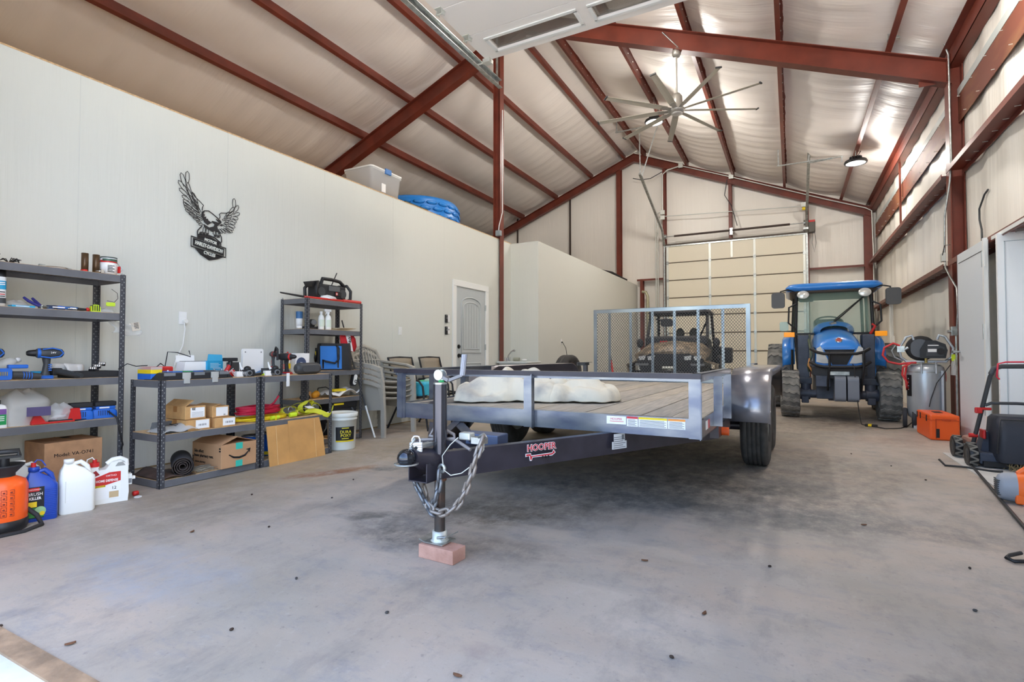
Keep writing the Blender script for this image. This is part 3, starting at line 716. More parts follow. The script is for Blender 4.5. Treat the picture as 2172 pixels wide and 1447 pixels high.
t = thing('tape_roll', 'cyan roll of masking tape behind the standing drill', 'tape', (-4.66,1.72,z)); MB().lathe([(.028,0),(.045,0),(.045,.05),(.028,.05),(.028,0)],28).build('tape_body', CYAN, t); MB().lathe([(.0265,0),(.028,.05)],28).build('core', CARD, t)
t = thing('tape_roll', 'grey tape roll with red edge behind the work light', 'tape', (-4.7,1.63,z)); MB().lathe([(.028,0),(.05,0),(.05,.05),(.028,.05),(.028,0)],28).build('tape_body', MGREY, t); MB().lathe([(.0505,.03),(.0505,.04)],28).build('stripe', RED, t)
t = thing('socket_tray', 'black moulded tool tray at the right end, third shelf', 'tool tray', (-4.56,1.985,z)); MB().box((-.12,-.15,0),(.13,.15,.012)).box((-.12,-.15,.012),(-.112,.15,.045)).box((.122,-.15,.012),(.13,.15,.045)).box((-.112,-.15,.012),(.122,-.142,.045)).box((-.112,.142,.012),(.122,.15,.045)).box((-.112,-.142,.036),(.122,.142,.04)).build('tray', BLACKS, t, bevel=.003)
for k in range(9):
    xx, yy = -.03+.03*(k%3), .02+.03*(k//3)
    tag(MB().lathe([(0,0),(.011,0),(.011,.025),(.008,.025),(.008,.01),(0,.01)],14,TM((-4.56+xx-.02,1.985+yy,z+.048+.018*(k//3)),ry=20)).build('socket', CHROME, None), 'chrome socket in the loose pile on the black tray', 'socket', 'chrome sockets on the tray')
t = thing('pry_tool', 'dark grey tool handle poking forward beside the drill', 'hand tool', (-4.5,1.82,z)); MB().tube([(-.08,-.03,.05),(0,.0,.035),(.11,.04,.018)],[.02,.022,.016],12).build('grip', DKGREY, t); MB().box((-.14,-.06,.02),(-.06,0,.07)).build('head', BLACKS, t, bevel=.008)
for k,(dy,a) in enumerate(((0,20),(.05,50))):
    tag(MB().grid(lambda u,v:(.05*math.sin(1.6*v)*u-.02, -.09+.18*u, .12*v*(1-.3*u)),6,6).build('paper_sheet', PAPER, None, loc=(-4.7,1.93+dy,z+.002), rot=(0,R(-25),R(a)), solid=.001), ('curled white paper sheet leaning behind the tool tray','white paper sheet sticking up beside the sockets')[k], 'paper')

z = .503
t = thing('chemical_bottle', 'white bottle with green and purple label at left edge, fourth shelf', 'bottle', (-4.46,1.44,z)); 
P_ = rpoly(.07,.09,.02); MB().loft([ring(P_,0),ring(P_,.12),ring(P_,.14,.85),ring(P_,.15,.4)]).build('body', WHITE, t); MB().cyl((0,0,.15),(0,0,.175),.018).build('cap', BLACK, t)
MB().box((.0355,-.03,.07),(.0365,.035,.12)).build('purple_label', mat('purple',(120,80,150),.5), t); MB().box((.0355,-.03,.02),(.0367,.035,.085)).build('green_label', mat('label_green',(30,150,80),.5), t); [MB().box((.0366,-.02,.045+.012*k),(.0374,.025,.05+.012*k)).build('print_line', PAPER, t) for k in range(3)]
bag('large milky shopping bag slumped on the fourth shelf', (-4.56,1.6,z), .26, .3, .22, 5, BAGW)
MB().grid(lambda u,v:(.0+.02*u,-.06+.12*u,-.03+.06*v),4,3).build('print', mat('purple_print',(82,72,110),.6), bpy.data.objects['plastic_bag.002'], loc=(.15,.03,.09))
bag('clear bag of white fittings on the red tool holder, fourth shelf', (-4.5,1.78,z+.012), .16, .17, .11, 6)
for k in range(6):
    tag(MB().cyl((-4.52+.02*(k%2),1.73+.02*k,z+.025+.01*(k%3)),(-4.47,1.75+.018*k,z+.03+.012*(k%2)),.009,n=10).build('pipe_fitting', WHITE, None), 'small white pipe fitting inside the clear bag', 'fitting', 'white fittings in the bag')
t = thing('tool_holder', 'red plastic cradle tray in the middle of the fourth shelf', 'tray', (-4.48,1.74,z)); MB().box((-.05,-.14,0),(.06,.1,.012)).prism([(-.14,.012),(-.06,.012),(-.09,.06),(-.12,.06)],-.06,.05,TM(rx=90,rz=90)).prism([(.06,.012),(.14,.012),(.13,.09),(.08,.09)],-.06,.05,TM(rx=90,rz=90)).build('cradle', RED, t, bevel=.004)
def charger(label, loc, rz):
    t = thing('battery_charger', label, 'charger', loc, rz, group='blue battery chargers')
    B = rpoly(.16,.11,.02); MB().loft([ring(B,0),ring(B,.02,1.02),ring(B,.05,.98),ring(B,.065,.8)]).build('base', BLUE, t)
    m = MB()
    for k in range(6): m.box((-.04+k*.013,-.058,.02),(-.036+k*.013,-.0,.056))
    m.build('vent_slots', mat('navy',(38,52,84),.5), t)
    MB().box((-.05,-.04,.065),(.07,.04,.085)).build('battery_base', BLUE, t, bevel=.005); MB().box((-.055,-.042,.085),(.075,.042,.12)).build('battery_top', BLACKS, t, bevel=.008)
    MB().box((-.03,-.0435,.07),(.03,-.0415,.08)).build('badge', PAPER, t); return t
charger('blue battery charger with black pack, left of the pair on the fourth shelf', (-4.52,1.9,z), 80)
charger('blue battery charger with black pack, nearest the right post on the fourth shelf', (-4.52,2.05,z), 80)
tag(MB().tube([(-4.46,2.06,.55),(-4.4,2.09,.5),(-4.39,2.1,.42),(-4.4,2.13,.3),(-4.45,2.13,.22)],.006,6).build('charger_cord', BLACK, None), 'black cord hanging down from the right battery charger', 'cord')
t = thing('utility_knife', 'black folding utility knife at the front of the fourth shelf', 'knife', (-4.44,1.78,z), 85); MB().box((-.08,-.015,.0),(.05,.015,.02)).build('handle', BLACKS, t, bevel=.006); MB().prism([(.05,-.008),(.13,0),(.05,.008)],.006,.012).build('sheath', BLACK, t)

def carton(name, label, loc, dims, rz, mt=CARD, tape=True, group=None, flap=0):
    t = thing(name, label, 'box', loc, rz, group=group); a, b, c = dims
    MB().box((-a/2,-b/2,0),(a/2,b/2,c)).build('carton', mt, t, bevel=.003)
    if tape: MB().box((-.024,-b/2-.0008,c*.55),(.024,b/2+.0008,c+.0008)).build('tape', mat('brown_tape',(170,118,66),.3), t)
    if flap: MB().box((-a/2,0,-.002),(a/2,b*.5,.002),TM((0,-b/2,c),rx=flap)).build('flap', mt, t)
    return t
t = carton('cardboard_box', 'brown carton marked with a model number on the rack floor', (-4.62,1.86,ZA[0]+.004), (.3,.34,.27), 0, CARDD, False)
text('Model: VA-O741', .034, INK, t, (.152,.0,.18), FX); MB().box((-.1,-.0,.271),(-.04,.06,.2716)).build('print', INK, t); MB().box((-.152,-.003,.2705),(.152,.003,.272)).build('seam', CARD, t)
# ================================================================ jugs on the floor by the left rack
def jug(label, loc, rz, w, d, h, mt, capm, name='jug', hx=None, handle=True, group=None):
    t = thing(name, label, 'jug', loc, rz)
    P_ = rpoly(w, d, min(w,d)*.22, 5)
    MB().loft([ring(P_,0,.94), ring(P_,.008), ring(P_,h*.58), ring(P_,h*.66,.98,(.0,0)), ring(P_,h*.8,.7,(-w*.1,0)), ring(P_,h*.88,.36,(-w*.2,0)), ring(P_,h*.93,.28,(-w*.22,0))]).build('body', mt, t)
    MB().lathe([(.024,h*.92),(.026,h*.92),(.026,h),(0,h)],20,TM((-w*.22,0,0))).build('cap', capm, t)
    if handle: MB().tube([(-w*.12,0,h*.9),(w*.1,0,h*.93),(w*.28,0,h*.84),(w*.36,0,h*.68)],[.012,.014,.014,.014],8).build('handle', mt, t)
    return t
HD = mat('white_hdpe', (236,236,230), .35, 0)
# label faces: local -Y side faces the camera direction (+X world) with rz=90
def decal(t, x0, x1, z0, z1, y, mt, name='label'): return MB().box((x0,y-.0012,z0),(x1,y,z1)).build(name, mt, t)
t = jug('blue ribbed weed-killer jug with green and black label', (-3.92,1.47,0), 74, .15, .09, .31, mat('jug_blue',(34,72,168),.3), mat('jug_blue',(34,72,168),.3))
for k in range(15): MB().box((.015,-.0475,.03+k*.0105),(.066,-.044,.035+k*.0105)).build('grip_rib', mat('jug_blue',(34,72,168),.3), t)
decal(t,-.07,.012,.02,.2,-.045,INK); decal(t,-.058,-.01,.175,.195,-.0462,RED,'badge'); decal(t,-.07,-.02,.085,.115,-.0462,YELL,'yellow_panel'); decal(t,-.07,.012,.025,.08,-.0455,mat('leaf_green',(60,140,60),.5),'green_panel')
MB().cyl((-.005,-.046,.06),(-.005,-.0475,.06),.026).build('plant_print', mat('pale_leaf',(150,190,140),.5), t); MB().cyl((.004,-.047,.045),(.004,-.0485,.045),.012).build('yellow_dot', YELL, t)
text('BRUSH', .026, PAPER, t, (-.028,-.0468,.158), FY, sx=.85); text('KILLER', .022, PAPER, t, (-.028,-.0468,.134), FY, sx=.8, bold=.0006); text('BIOADVANCED', .009, PAPER, t, (-.034,-.047,.185), FY)
MB().cyl((-.035,0,.31),(-.035,0,.335),.012).build('nozzle', RED, t); MB().tube([(-.035,0,.33),(-.02,0,.35),(.0,0,.345),(.02,0,.31)],.004,6).build('hose', mat('jug_blue',(34,72,168),.3), t)
t = jug('plain white square jug with moulded handle, the largest of the row', (-3.93,1.65,0), 74, .175, .115, .325, HD, HD)
MB().box((-.06,-.0595,.07),(-.056,-.057,.2)).build('level_strip', mat('level',(214,214,206),.4), t)
t = jug('clear vinegar jug with green label behind the blue jug', (-4.1,1.47,0), 74, .16, .14, .33, mat('cloudy_jug',(216,218,210),.25,0,alpha=.75), HD)
decal(t,-.07,.07,.17,.23,-.0715,RED,'red_strip'); decal(t,-.06,.07,.1,.21,-.0725,mat('vine_green',(40,150,80),.5),'green_label'); decal(t,-.06,.07,.02,.1,-.0725,PAPER,'white_label'); text('VINEGAR', .05, PAPER, t, (-.055,-.074,.14), FY, align='LEFT'); text('CONCENTRATED', .016, PAPER, t, (.0,-.0735,.22), FY)
# bug spray jug
t = thing('jug', 'white insect-killer jug with arched handle and red label', 'jug', (-3.99,1.85,0), 72)
body = [(-.1,0),(.1,0),(.105,.06),(.1,.18),(.1,.235),(.06,.27),(.01,.262),(-.02,.22),(-.055,.22),(-.06,.24),(-.1,.235),(-.105,.12)]
MB().prism(body,-.045,.045,TM(rx=90)).build('body', HD, t, bevel=.012)
MB().tube([(-.01,0,.25),(.02,0,.275),(.06,0,.28),(.095,0,.26),(.098,0,.225)],.014,8).build('handle', HD, t)
MB().prism([(.03,.235),(.085,.235),(.07,.26),(.045,.258)],-.047,.047,TM(rx=90)).build('handle_gap_shade', mat('handle_shadow',(150,150,146),.5), t)  # solid grey insert, shade of the handle opening put into its colour
decal(t,-.095,.06,.03,.19,-.0455,PAPER); MB().prism([(-.095,.1),(.06,.14),(.06,.2),(.0,.2),(-.095,.165)],.0465,.0475,TM(rx=90)).build('red_label', RED, t); MB().prism([(-.1,.175),(-.05,.19),(-.07,.22),(-.1,.2)],.0465,.0475,TM(rx=90)).build('red_corner', mat('dark_label_red',(150,30,34),.5), t)
text('ORTHO', .016, PAPER, t, (.01,-.048,.178), FY); text('HOME DEFENSE', .021, PAPER, t, (-.012,-.048,.147), FY, sx=.78, bold=.0005); decal(t,-.09,-.02,.108,.12,-.0465,YELL,'yellow_strip'); text('INSECT KILLER', .009, INK, t, (-.05,-.048,.114), FY)
MB().cyl((.025,-.046,.095),(.025,-.0475,.095),.024).build('badge', PAPER, t); text('12', .026, INK, t, (.025,-.0482,.097), FY); decal(t,.0,.05,.035,.075,-.0465,mat('door_print',(196,170,130),.5),'door_print')
MB().cyl((-.075,0,.23),(-.075,0,.262),.026).build('neck', HD, t); MB().cyl((-.075,0,.24),(-.075,0,.266),.028).build('cap', RED, t); MB().cyl((-.072,0,.266),(-.072,0,.285),.012).build('nozzle', RED, t); MB().tube([(-.072,0,.28),(-.085,0,.3),(-.11,0,.29),(-.115,0,.26)],.004,6).build('hose', HD, t)
MB().box((.1,-.03,.1),(.125,.03,.17)).box((.125,-.015,.13),(.145,.015,.15)).build('sprayer_dock', HD, t, bevel=.003); MB().box((.1055,-.032,.11),(.122,-.029,.14)).build('dock_print', MGREY, t)
tag(MB().lathe([(.0,0),(.016,0),(.016,.03),(0,.03)],16,TM((-3.99,2.03,.018),rx=90)).build('bottle_cap', RED, None), 'red bottle cap lying by the insect-killer jug', 'cap')
tag(MB().torus((-3.93,2.0,.004),.02,.003,'z',20,6).build('tamper_ring', WHITE, None), 'white plastic ring on the floor beside the red cap', 'ring')
# pump sprayer
t = thing('pump_sprayer', 'orange pump sprayer with black funnel top at the left edge', 'sprayer', (-3.86,1.28,0), 74)
ORG2 = mat('sprayer_orange',(248,96,30),.35)
MB().lathe([(.095,.03),(.105,.06),(.105,.24),(.095,.27),(.06,.29),(.05,.295)],36).build('tank', ORG2, t); MB().lathe([(0,0),(.1,0),(.108,.02),(.108,.06),(.1,.065)],36).build('base', BLACK, t)
MB().lathe([(.05,.29),(.05,.31),(.085,.35),(.09,.36),(.085,.36),(.045,.32)],32).build('funnel', BLACKS, t); MB().lathe([(.045,.318),(.062,.335)],28).build('red_seal', mat('seal_red',(130,30,28),.5), t)
MB().cyl((0,0,.3),(0,0,.4),.025).tube([(-.06,0,.4),(-.06,0,.43),(.06,0,.43),(.06,0,.4)],.014,8).cbox((0,0,.4),(.14,.05,.012)).build('pump_handle', BLACK, t)
m = MB()
for i in range(3):
    for j in range(5):
        x = -.03+.03*i; zz = .09+.03*j; y = -math.sqrt(.1055**2-x*x)
        for a,b in (((x-.012,y-.001,zz),(x+.012,y,zz+.002)),((x-.012,y-.001,zz+.022),(x+.012,y,zz+.024)),((x-.012,y-.001,zz),(x-.01,y,zz+.024)),((x+.01,y-.001,zz),(x+.012,y,zz+.024)),((x-.005,y-.001,zz+.006),(x+.005,y,zz+.014))): m.box(a,b)
stuff(m.build('pictograms', mat('dark_print',(120,40,20),.6), t))
MB().tube([(.1,.0,.1),(.14,-.03,.06),(.16,-.06,.01),(.08,-.14,.006),(-.02,-.16,.006),(-.12,-.14,.006)],.012,6).build('carry_strap', BLACKS, t)

# ================================================================ bench racks: top
z = .781
t = thing('organizer_case', 'long open black organizer case with two grey latches on the bench', 'tool case', (-4.13,2.47,z)); 
MB().box((-.12,-.23,0),(.1,.23,.05)).prism([(-.23,0),(-.28,0),(-.23,.05)],-.12,.1,TM(rx=90,rz=90)).prism([(.23,0),(.28,0),(.23,.05)],-.12,.1,TM(rx=90,rz=90)).build('case_body', BLACKS, t, bevel=.004)
MB().box((-.11,-.22,.05),(.09,.22,.056)).build('clear_lid', mat('smoky_lid',(120,126,130),.2,0,alpha=.6), t)
for k,(y,c) in enumerate(((-.18,BLUE),(-.1,mat('label_green',(30,150,80),.5)),(-.02,BLUE),(.07,DKGREY),(.15,MGREY))): MB().box((-.1,y,.056),(.07,y+.07,.061)).build('bin_insert', c, t)
for y in (-.1,.12): MB().box((.1,y-.03,.005),(.112,y+.03,.052)).box((.104,y-.022,-.03),(.116,y+.022,.03)).build('latch', mat('latch_grey',(178,178,172),.5), t, bevel=.003)
for y in (-.22,-.0,.2): MB().box((.1,y-.04,.03),(.104,y+.04,.052)).build('grey_pad', MGREY, t)
t = thing('parts_box', 'small yellow and blue parts box beside the long organizer', 'tool case', (-4.25,2.23,z)); MB().box((-.1,-.035,0),(.08,.045,.045)).build('blue_base', BLUE, t, bevel=.004); MB().box((-.1,-.035,.045),(.08,.045,.075)).build('yellow_tray', YELL, t, bevel=.003); MB().box((-.1,-.035,.075),(.08,.045,.095)).build('clear_lid', BAGW, t)
t = thing('tool_case', 'red plastic tool case behind the black organizer', 'tool case', (-4.33,2.33,z)); MB().box((-.05,-.11,0),(.03,.1,.095)).build('case_body', RED, t, bevel=.01); MB().box((.03,-.06,.03),(.038,.05,.07)).build('handle_recess', mat('label_dk_red',(150,24,26),.5), t, bevel=.004)
t = thing('white_box', 'open white carton with raised flap behind the cyan box', 'box', (-4.36,2.62,z), 0); MB().prism([(-.12,0),(.1,0),(.08,.13),(-.1,.13)],-.05,.06,TM(rx=90,rz=90)).build('carton', PAPER, t, bevel=.003); MB().box((-.05,-.1,.13),(-.047,.05,.19),TM(ry=-8)).build('flap', PAPER, t); MB().box((-.04,-.09,.131),(.05,.07,.134)).build('inner', MGREY, t)
t = thing('cyan_box', 'open cyan product carton standing on the bench', 'box', (-4.33,2.76,z), 8); MB().box((-.04,-.075,0),(.04,.075,.135)).build('carton', CYAN, t, bevel=.002); MB().prism([(-.075,.0),(.075,0),(.085,.055),(-.045,.06)],-.002,.002,TM((.035,0,.135),rx=90,rz=90)@TM(rx=-25)).build('flap', CYAN, t)
for k in range(4): MB().box((.0405,-.05,.075+k*.012),(.0412,.05-.02*(k%2),.079+k*.012)).build('print_line', mat('pale_print',(190,226,240),.5), t)
MB().box((.0405,-.03,.01),(.0412,.01,.04)).build('white_patch', PAPER, t)
tag(MB().tube([(-4.86,2.83,1.28),(-4.84,2.83,1.2),(-4.82,2.8,1.05),(-4.78,2.72,.92),(-4.6,2.6,.86),(-4.4,2.45,.84),(-4.2,2.33,.845)],.005,6).build('power_cable', WHITE, None), 'white cord running from the wall outlet down to the bench', 'cord')
tag(MB().tube([(-4.3,2.3,.87),(-4.35,2.36,.9),(-4.4,2.42,.87),(-4.42,2.45,.99),(-4.38,2.5,.985),(-4.33,2.58,.95),(-4.32,2.56,1.0)],.004,6).build('power_cable', BLACK, None), 'black cord arching over the open white carton', 'cord')
tag(MB().tube([(-4.42,2.1,.86),(-4.4,2.15,.9),(-4.38,2.2,.88),(-4.36,2.27,.885)],.004,6).build('power_cable', BLACK, None), 'black cord arching behind the small parts box', 'cord')
t = thing('red_clamp', 'red trigger clamp with black T-shaped head on the bench', 'clamp', (-4.24,2.83,z)); MB().tube([(0,-.01,.0),(0,.0,.05),(0,.03,.1)],[.025,.018,.016],10).tube([(0,.0,.02),(0,-.07,.012)],[.016,.012],8).build('handle', RED, t); MB().tube([(0,.03,.09),(0,.035,.13)],.018,10).build('neck', BLACK, t); MB().box((-.03,-.02,.13),(.03,.085,.16)).build('head', BLACKS, t, bevel=.006); MB().ell((0,.055,.03),(.022,.03,.03)).build('red_knob', RED, t)
m = MB(); random.seed(5)
for k in range(6):
    p = [(-4.24+random.uniform(-.04,.06), 2.74+.03*k+random.uniform(-.03,.03), z+.004+random.uniform(0,.07)) for _ in range(5)]; p[0] = (p[0][0],p[0][1],z+.004); p[-1] = (p[-1][0],p[-1][1],z+.004)
    m.tube(p,.003,5)
tag(m.build('wire_tangle', WHITE, None), 'tangle of white wires around the red clamp', 'wire')
t = thing('router_plate', 'white square plastic plate standing on the bench against the rack', 'panel', (-4.36,3.16,z), 0); MB().prism(rpoly(.21,.24,.02),-.012,.012,TM((0,0,.12),rx=90,rz=90)).build('plate', WHITE, t, bevel=.004)
for y in (-.08,.08):
    for zz in (.03,.21): MB().cyl((.01,y,zz),(.0145,y,zz),.006).build('screw', MGREY, t)
t = thing('switch_box', 'dark grey plastic box behind the white plate', 'box', (-4.39,2.99,z)); MB().box((-.02,-.05,0),(.02,.05,.12)).build('body', DKGREY, t, bevel=.004)
def dome(label, loc, rz):
    t = thing('security_camera', label, 'camera', loc, rz, group='white security cameras on the bench')
    MB().box((-.02,-.1,0),(.03,-.01,.045)).tube([(0,-.03,.04),(-.01,-.05,.08),(-.01,-.06,.12)],[.012,.01,.006],8).build('mount', WHITE, t, bevel=.004)
    MB().prism([(-.045,0),(.045,0),(.055,.03),(.045,.06),(-.045,.06),(-.055,.03)],-.03,.03,TM(rx=90,rz=90)).build('body', BLACKS, t, bevel=.004); MB().cyl((.03,0,.03),(.045,0,.03),.024).build('lens_ring', MGREY, t); MB().cyl((.04,0,.03),(.048,0,.03),.015).build('lens', INK, t); MB().ell((0,0,.065),(.028,.03,.025)).build('dome', BLACK, t)
dome('white security camera with black eye left of the green knife', (-4.12,2.94,z), -12)
dome('white security camera with black eye in front of the red drill', (-4.1,3.2,z), -12)
tag(MB().box((-.006,-.02,-.1),(.002,.012,.02)).build('white_bracket', WHITE, None, loc=(-4.01,3.27,z), bevel=.003), 'white plastic strip hanging over the bench edge', 'bracket')
t = thing('folding_knife', 'lime and black folding knife on the bench edge', 'knife', (-4.12,3.065,z), 95); MB().tube([(-.07,0,.012),(0,0,.018),(.03,0,.014)],[.01,.014,.01],8).build('black_half', BLACK, t); MB().tube([(.0,0,.016),(.05,0,.012)],[.013,.009],8).build('lime_half', LIME, t)
tag(MB().box((-.03,-.03,0),(.03,.04,.065)).build('grey_adapter', DKGREY, None, loc=(-4.2,3.18,z), bevel=.004), 'dark grey adapter block between the two cameras', 'adapter')
tag(MB().grid(lambda u,v:(-.08+.16*v, -.16+.32*u, .003+.09*math.sin(PI*v)**.7*(.3+.9*u)*(1+.25*math.sin(9*u+3*v))*(1 if u < .95 else .6)*math.sin(PI*min(1,u*1.2+.05))),20,12).build('blue_cloth', mat('denim',(84,116,150),.85,0,var=.1), None, loc=(-4.32,3.32,z), solid=.006), 'crumpled blue denim cloth on the bench', 'cloth')
t = drill('red and black cordless drill lying behind the blue cloth', (-4.27,3.46,z), 200, RED, BLACKS, .95, 'cordless_drill', 0)
t = drill('red and black power tool with strap at the end of the bench', (-4.36,3.38,z+.06), 160, RED, DKGREY, .75, 'cordless_drill', 0)
MB().tube([(-.05,0,.2),(-.1,0,.26),(-.15,0,.24),(-.16,0,.1)],.014,6).build('strap', BLACKS, t)
t = can('spray_can', 'silver spray can with red button beside the red drill', 'spray can', (-4.37,3.55,z), .028, .17, mat('can_silver',(196,196,190),.3,.6)); MB().lathe([(.026,.17),(.012,.19),(0,.19)],20).build('shoulder', GALV, t); MB().cyl((0,0,.19),(0,0,.215),.007).build('button', RED, t); MB().lathe([(.0285,.05),(.0285,.1)],24).build('label_band', YELL, t)
t = thing('product_box', 'white product box with navy printed lens behind the rack post', 'box', (-4.36,3.7,z), 0); MB().box((-.03,-.09,0),(.03,.08,.2)).build('carton', PAPER, t, bevel=.002); MB().cyl((.03,-.02,.1),(.0312,-.02,.1),.06).build('lens_print', mat('navy_print',(70,84,116),.4), t); text('72', .03, PAPER, t, (.032,-.02,.1), FX); MB().cyl((.03,.06,.08),(.0312,.06,.08),.01).build('dot', INK, t)
t = thing('hard_case', 'rounded black ribbed hard-shell case at the right end of the bench', 'case', (-4.1,3.56,z), 90)
MB().loft([[Vector((x, sy*.05*math.cos(a), .055+.055*sz*math.sin(a))) for a in [2*PI*k/18 for k in range(18)]] for x, sy, sz in ((-.14,.5,.45),(-.13,.8,.8),(-.1,1,1),(.1,1,1),(.13,.8,.8),(.14,.5,.45))]).build('shell', DKGREY, t)
MB().prism(rpoly(.2,.06,.03),.049,.053,TM((0,0,.055),rx=90)).build('grille', mat('grille_grey',(84,86,88),.6,0,bump=1,bs=400), t)

# ---- bench racks: middle shelf
z = .388
t = carton('small_carton', 'small brown carton with open top flap on the lower carton', (-4.2,2.47,z+.083), (.26,.16,.1), 0, CARD, True, 'small brown cartons on the bench', 35); decal_ = MB().box((.13,-.04,.012),(.1312,.07,.088)).build('shipping_label', PAPER, t); text('EZ', .022, INK, t, (.132,-.015,.078), FX, bold=.001)
for k in range(4): MB().box((.1312,-.03,.02+k*.01),(.1318,.06,.0225+k*.01)).build('print_line', mat('grey_print',(150,150,150),.6), t)
t = carton('small_carton', 'small brown carton under the open-flapped one', (-4.19,2.48,z), (.28,.19,.08), 0, CARD, True, 'small brown cartons on the bench'); MB().box((.14,-.02,.01),(.1412,.085,.075)).build('shipping_label', PAPER, t); [MB().box((.1412,.0+k*.007,.03),(.1418,.0+k*.007+.004*(k%3+1)/3,.045)).build('bar_line', INK, t) for k in range(9)]
t = carton('small_carton', 'small brown carton right of the open one, upper row', (-4.2,2.68,z+.076), (.24,.14,.09), 0, CARD, True, 'small brown cartons on the bench', 12); MB().box((.12,-.04,.01),(.1212,.06,.08)).build('shipping_label', PAPER, t); text('25', .018, INK, t, (.122,.03,.018), FX)
t = carton('small_carton', 'small brown carton at the right, bottom row with barcode', (-4.17,2.7,z), (.26,.17,.074), -3, CARD, True, 'small brown cartons on the bench'); MB().box((.13,-.02,.01),(.1312,.08,.068)).build('shipping_label', PAPER, t); [MB().box((.1312,.0+k*.007,.028),(.1318,.0+k*.007+.004*(k%3+1)/3,.044)).build('bar_line', INK, t) for k in range(9)]
t = thing('padded_bag', 'clear plastic bag with a folded dark sheet at the shelf edge', 'plastic bag', (-4.09,2.33,z), 0, 'plastic bags on the racks')
MB().grid(lambda u,v:(-.14+.22*v, -.13+.3*u, .01+.05*math.sin(PI*u)*math.sin(PI*v*.9+.2)+.01*math.sin(11*u)),12,8).build('sleeve', BAG, t, solid=.002); MB().box((-.09,-.08,.01),(.04,.07,.03),TM(ry=12)).build('dark_sheet', DKGREY, t, bevel=.003); MB().tube([(-.02,-.03,.06),(.03,-.01,.05),(0,.02,.058)],.003,5,True).build('recycling_mark', INK, t)
tag(MB().box((-.004,-.07,0),(.004,.07,.08),TM(ry=25)).build('smoky_panel', mat('smoky_panel',(120,124,128),.15,0,alpha=.7), None, loc=(-4.24,2.3,z)), 'smoky clear plastic panel leaning on the shelf', 'panel')
def coil(name, label, loc, mt, R1, R2, turns, r, seed, flat=.4, cat='cord'):
    random.seed(seed); pts = []
    for i in range(turns*20):
        a = 2*PI*i/20; k = random.uniform(.9,1.08)
        pts.append((R1*k*math.cos(a)*(1+.05*math.sin(i*.17)), R2*k*math.sin(a), r+ (i/(turns*20))*flat*r*turns + r*.4*math.sin(i*.9)))
    return tag(MB().tube(pts, r, 6).build(name, mt, None, loc=loc), label, cat)
CRED = mat('cord_red',(198,28,62),.5)
coil('extension_cord', 'bundled red extension cord on the bench middle shelf', (-4.24,3.14,z+.045), CRED, .09, .2, 9, .008, 4, .9)
tag(MB().tube([(-4.22,3.2,z+.09),(-4.2,3.27,z+.14),(-4.19,3.31,z+.2)],.009,8).build('cord_plug', CRED, None), 'red cord end with dark tip sticking up', 'cord'); MB().tube([(-4.19,3.31,z+.2),(-4.187,3.325,z+.235)],.008,8).build('tip', DKGREY, bpy.data.objects['cord_plug'])
coil('extension_cord', 'flat coil of yellow extension cord under the red bundle', (-4.19,3.12,z), YELL, .11, .25, 6, .007, 8, .5)
t = thing('cord_connector', 'chunky yellow cord connector lying on the coil', 'connector', (-4.06,3.17,z)); MB().cyl((0,-.04,.02),(0,.04,.022),.018).build('body', LIME, t); MB().box((-.018,-.005,.0),(.018,.005,.04)).build('clip', YELL, t)
tag(MB().cyl((-4.08,3.34,z+.025),(-4.06,3.4,z+.028),.022,.02).build('strap_roll', LIME, None), 'small rolled end of yellow webbing beside the strap', 'strap')
STRP = mat('strap_yellow',(224,222,60),.6,0,bump=.4,bs=300)
def ribbon(name, pts, w, mt, par, wd=(1,0,0)):
    V = [Vector(p) for p in pts]; m = MB(); L = []
    for i, p in enumerate(V):
        L.append([p-Vector(wd)*w/2, p+Vector(wd)*w/2])
    m.loft(L, closed=False, cap=False); return m.build(name, mt, par, solid=.003, sub=1)
t = thing('tow_strap', 'loosely folded yellow tow strap hanging over the shelf edge', 'strap', (-4.18,3.55,z))
def loop_pts(cy, r, h, ph, n=16): return [(0.02*math.sin(k*.7+ph), cy+r*math.cos(2*PI*k/n+ph)+.012*k/n, .004+h*(.5+.5*math.sin(2*PI*k/n+ph))) for k in range(n+3)]
for k,(cy,r,h,wd) in enumerate(((-.1,.075,.08,(.8,.35,.2)),(0.0,.09,.11,(.7,-.5,.2)),(.08,.08,.13,(.8,.4,.1)),(.14,.07,.1,(.6,-.6,.3)),(-.03,.1,.06,(.9,.1,.1)))): ribbon('webbing', [(p[0]+.03*(k-2),p[1],p[2]) for p in loop_pts(cy,r,h,k)], .065, STRP, t, wd)
ribbon('webbing', [(.04,.0,.03),(.1,.06,.05),(.16,.12,.02),(.19,.18,-.03),(.2,.21,.03),(.17,.24,.08)], .06, STRP, t, (.3,.2,.8))
MB().box((.05,-.02,.1),(.11,.05,.104),TM(ry=15)).build('label', PAPER, t); 
for y in (-.16,.12): MB().torus((.05,y,.07),.022,.006,'x',16,6).box((.03,y+.01,.05),(.06,y+.05,.08)).build('hook', GALV, t)

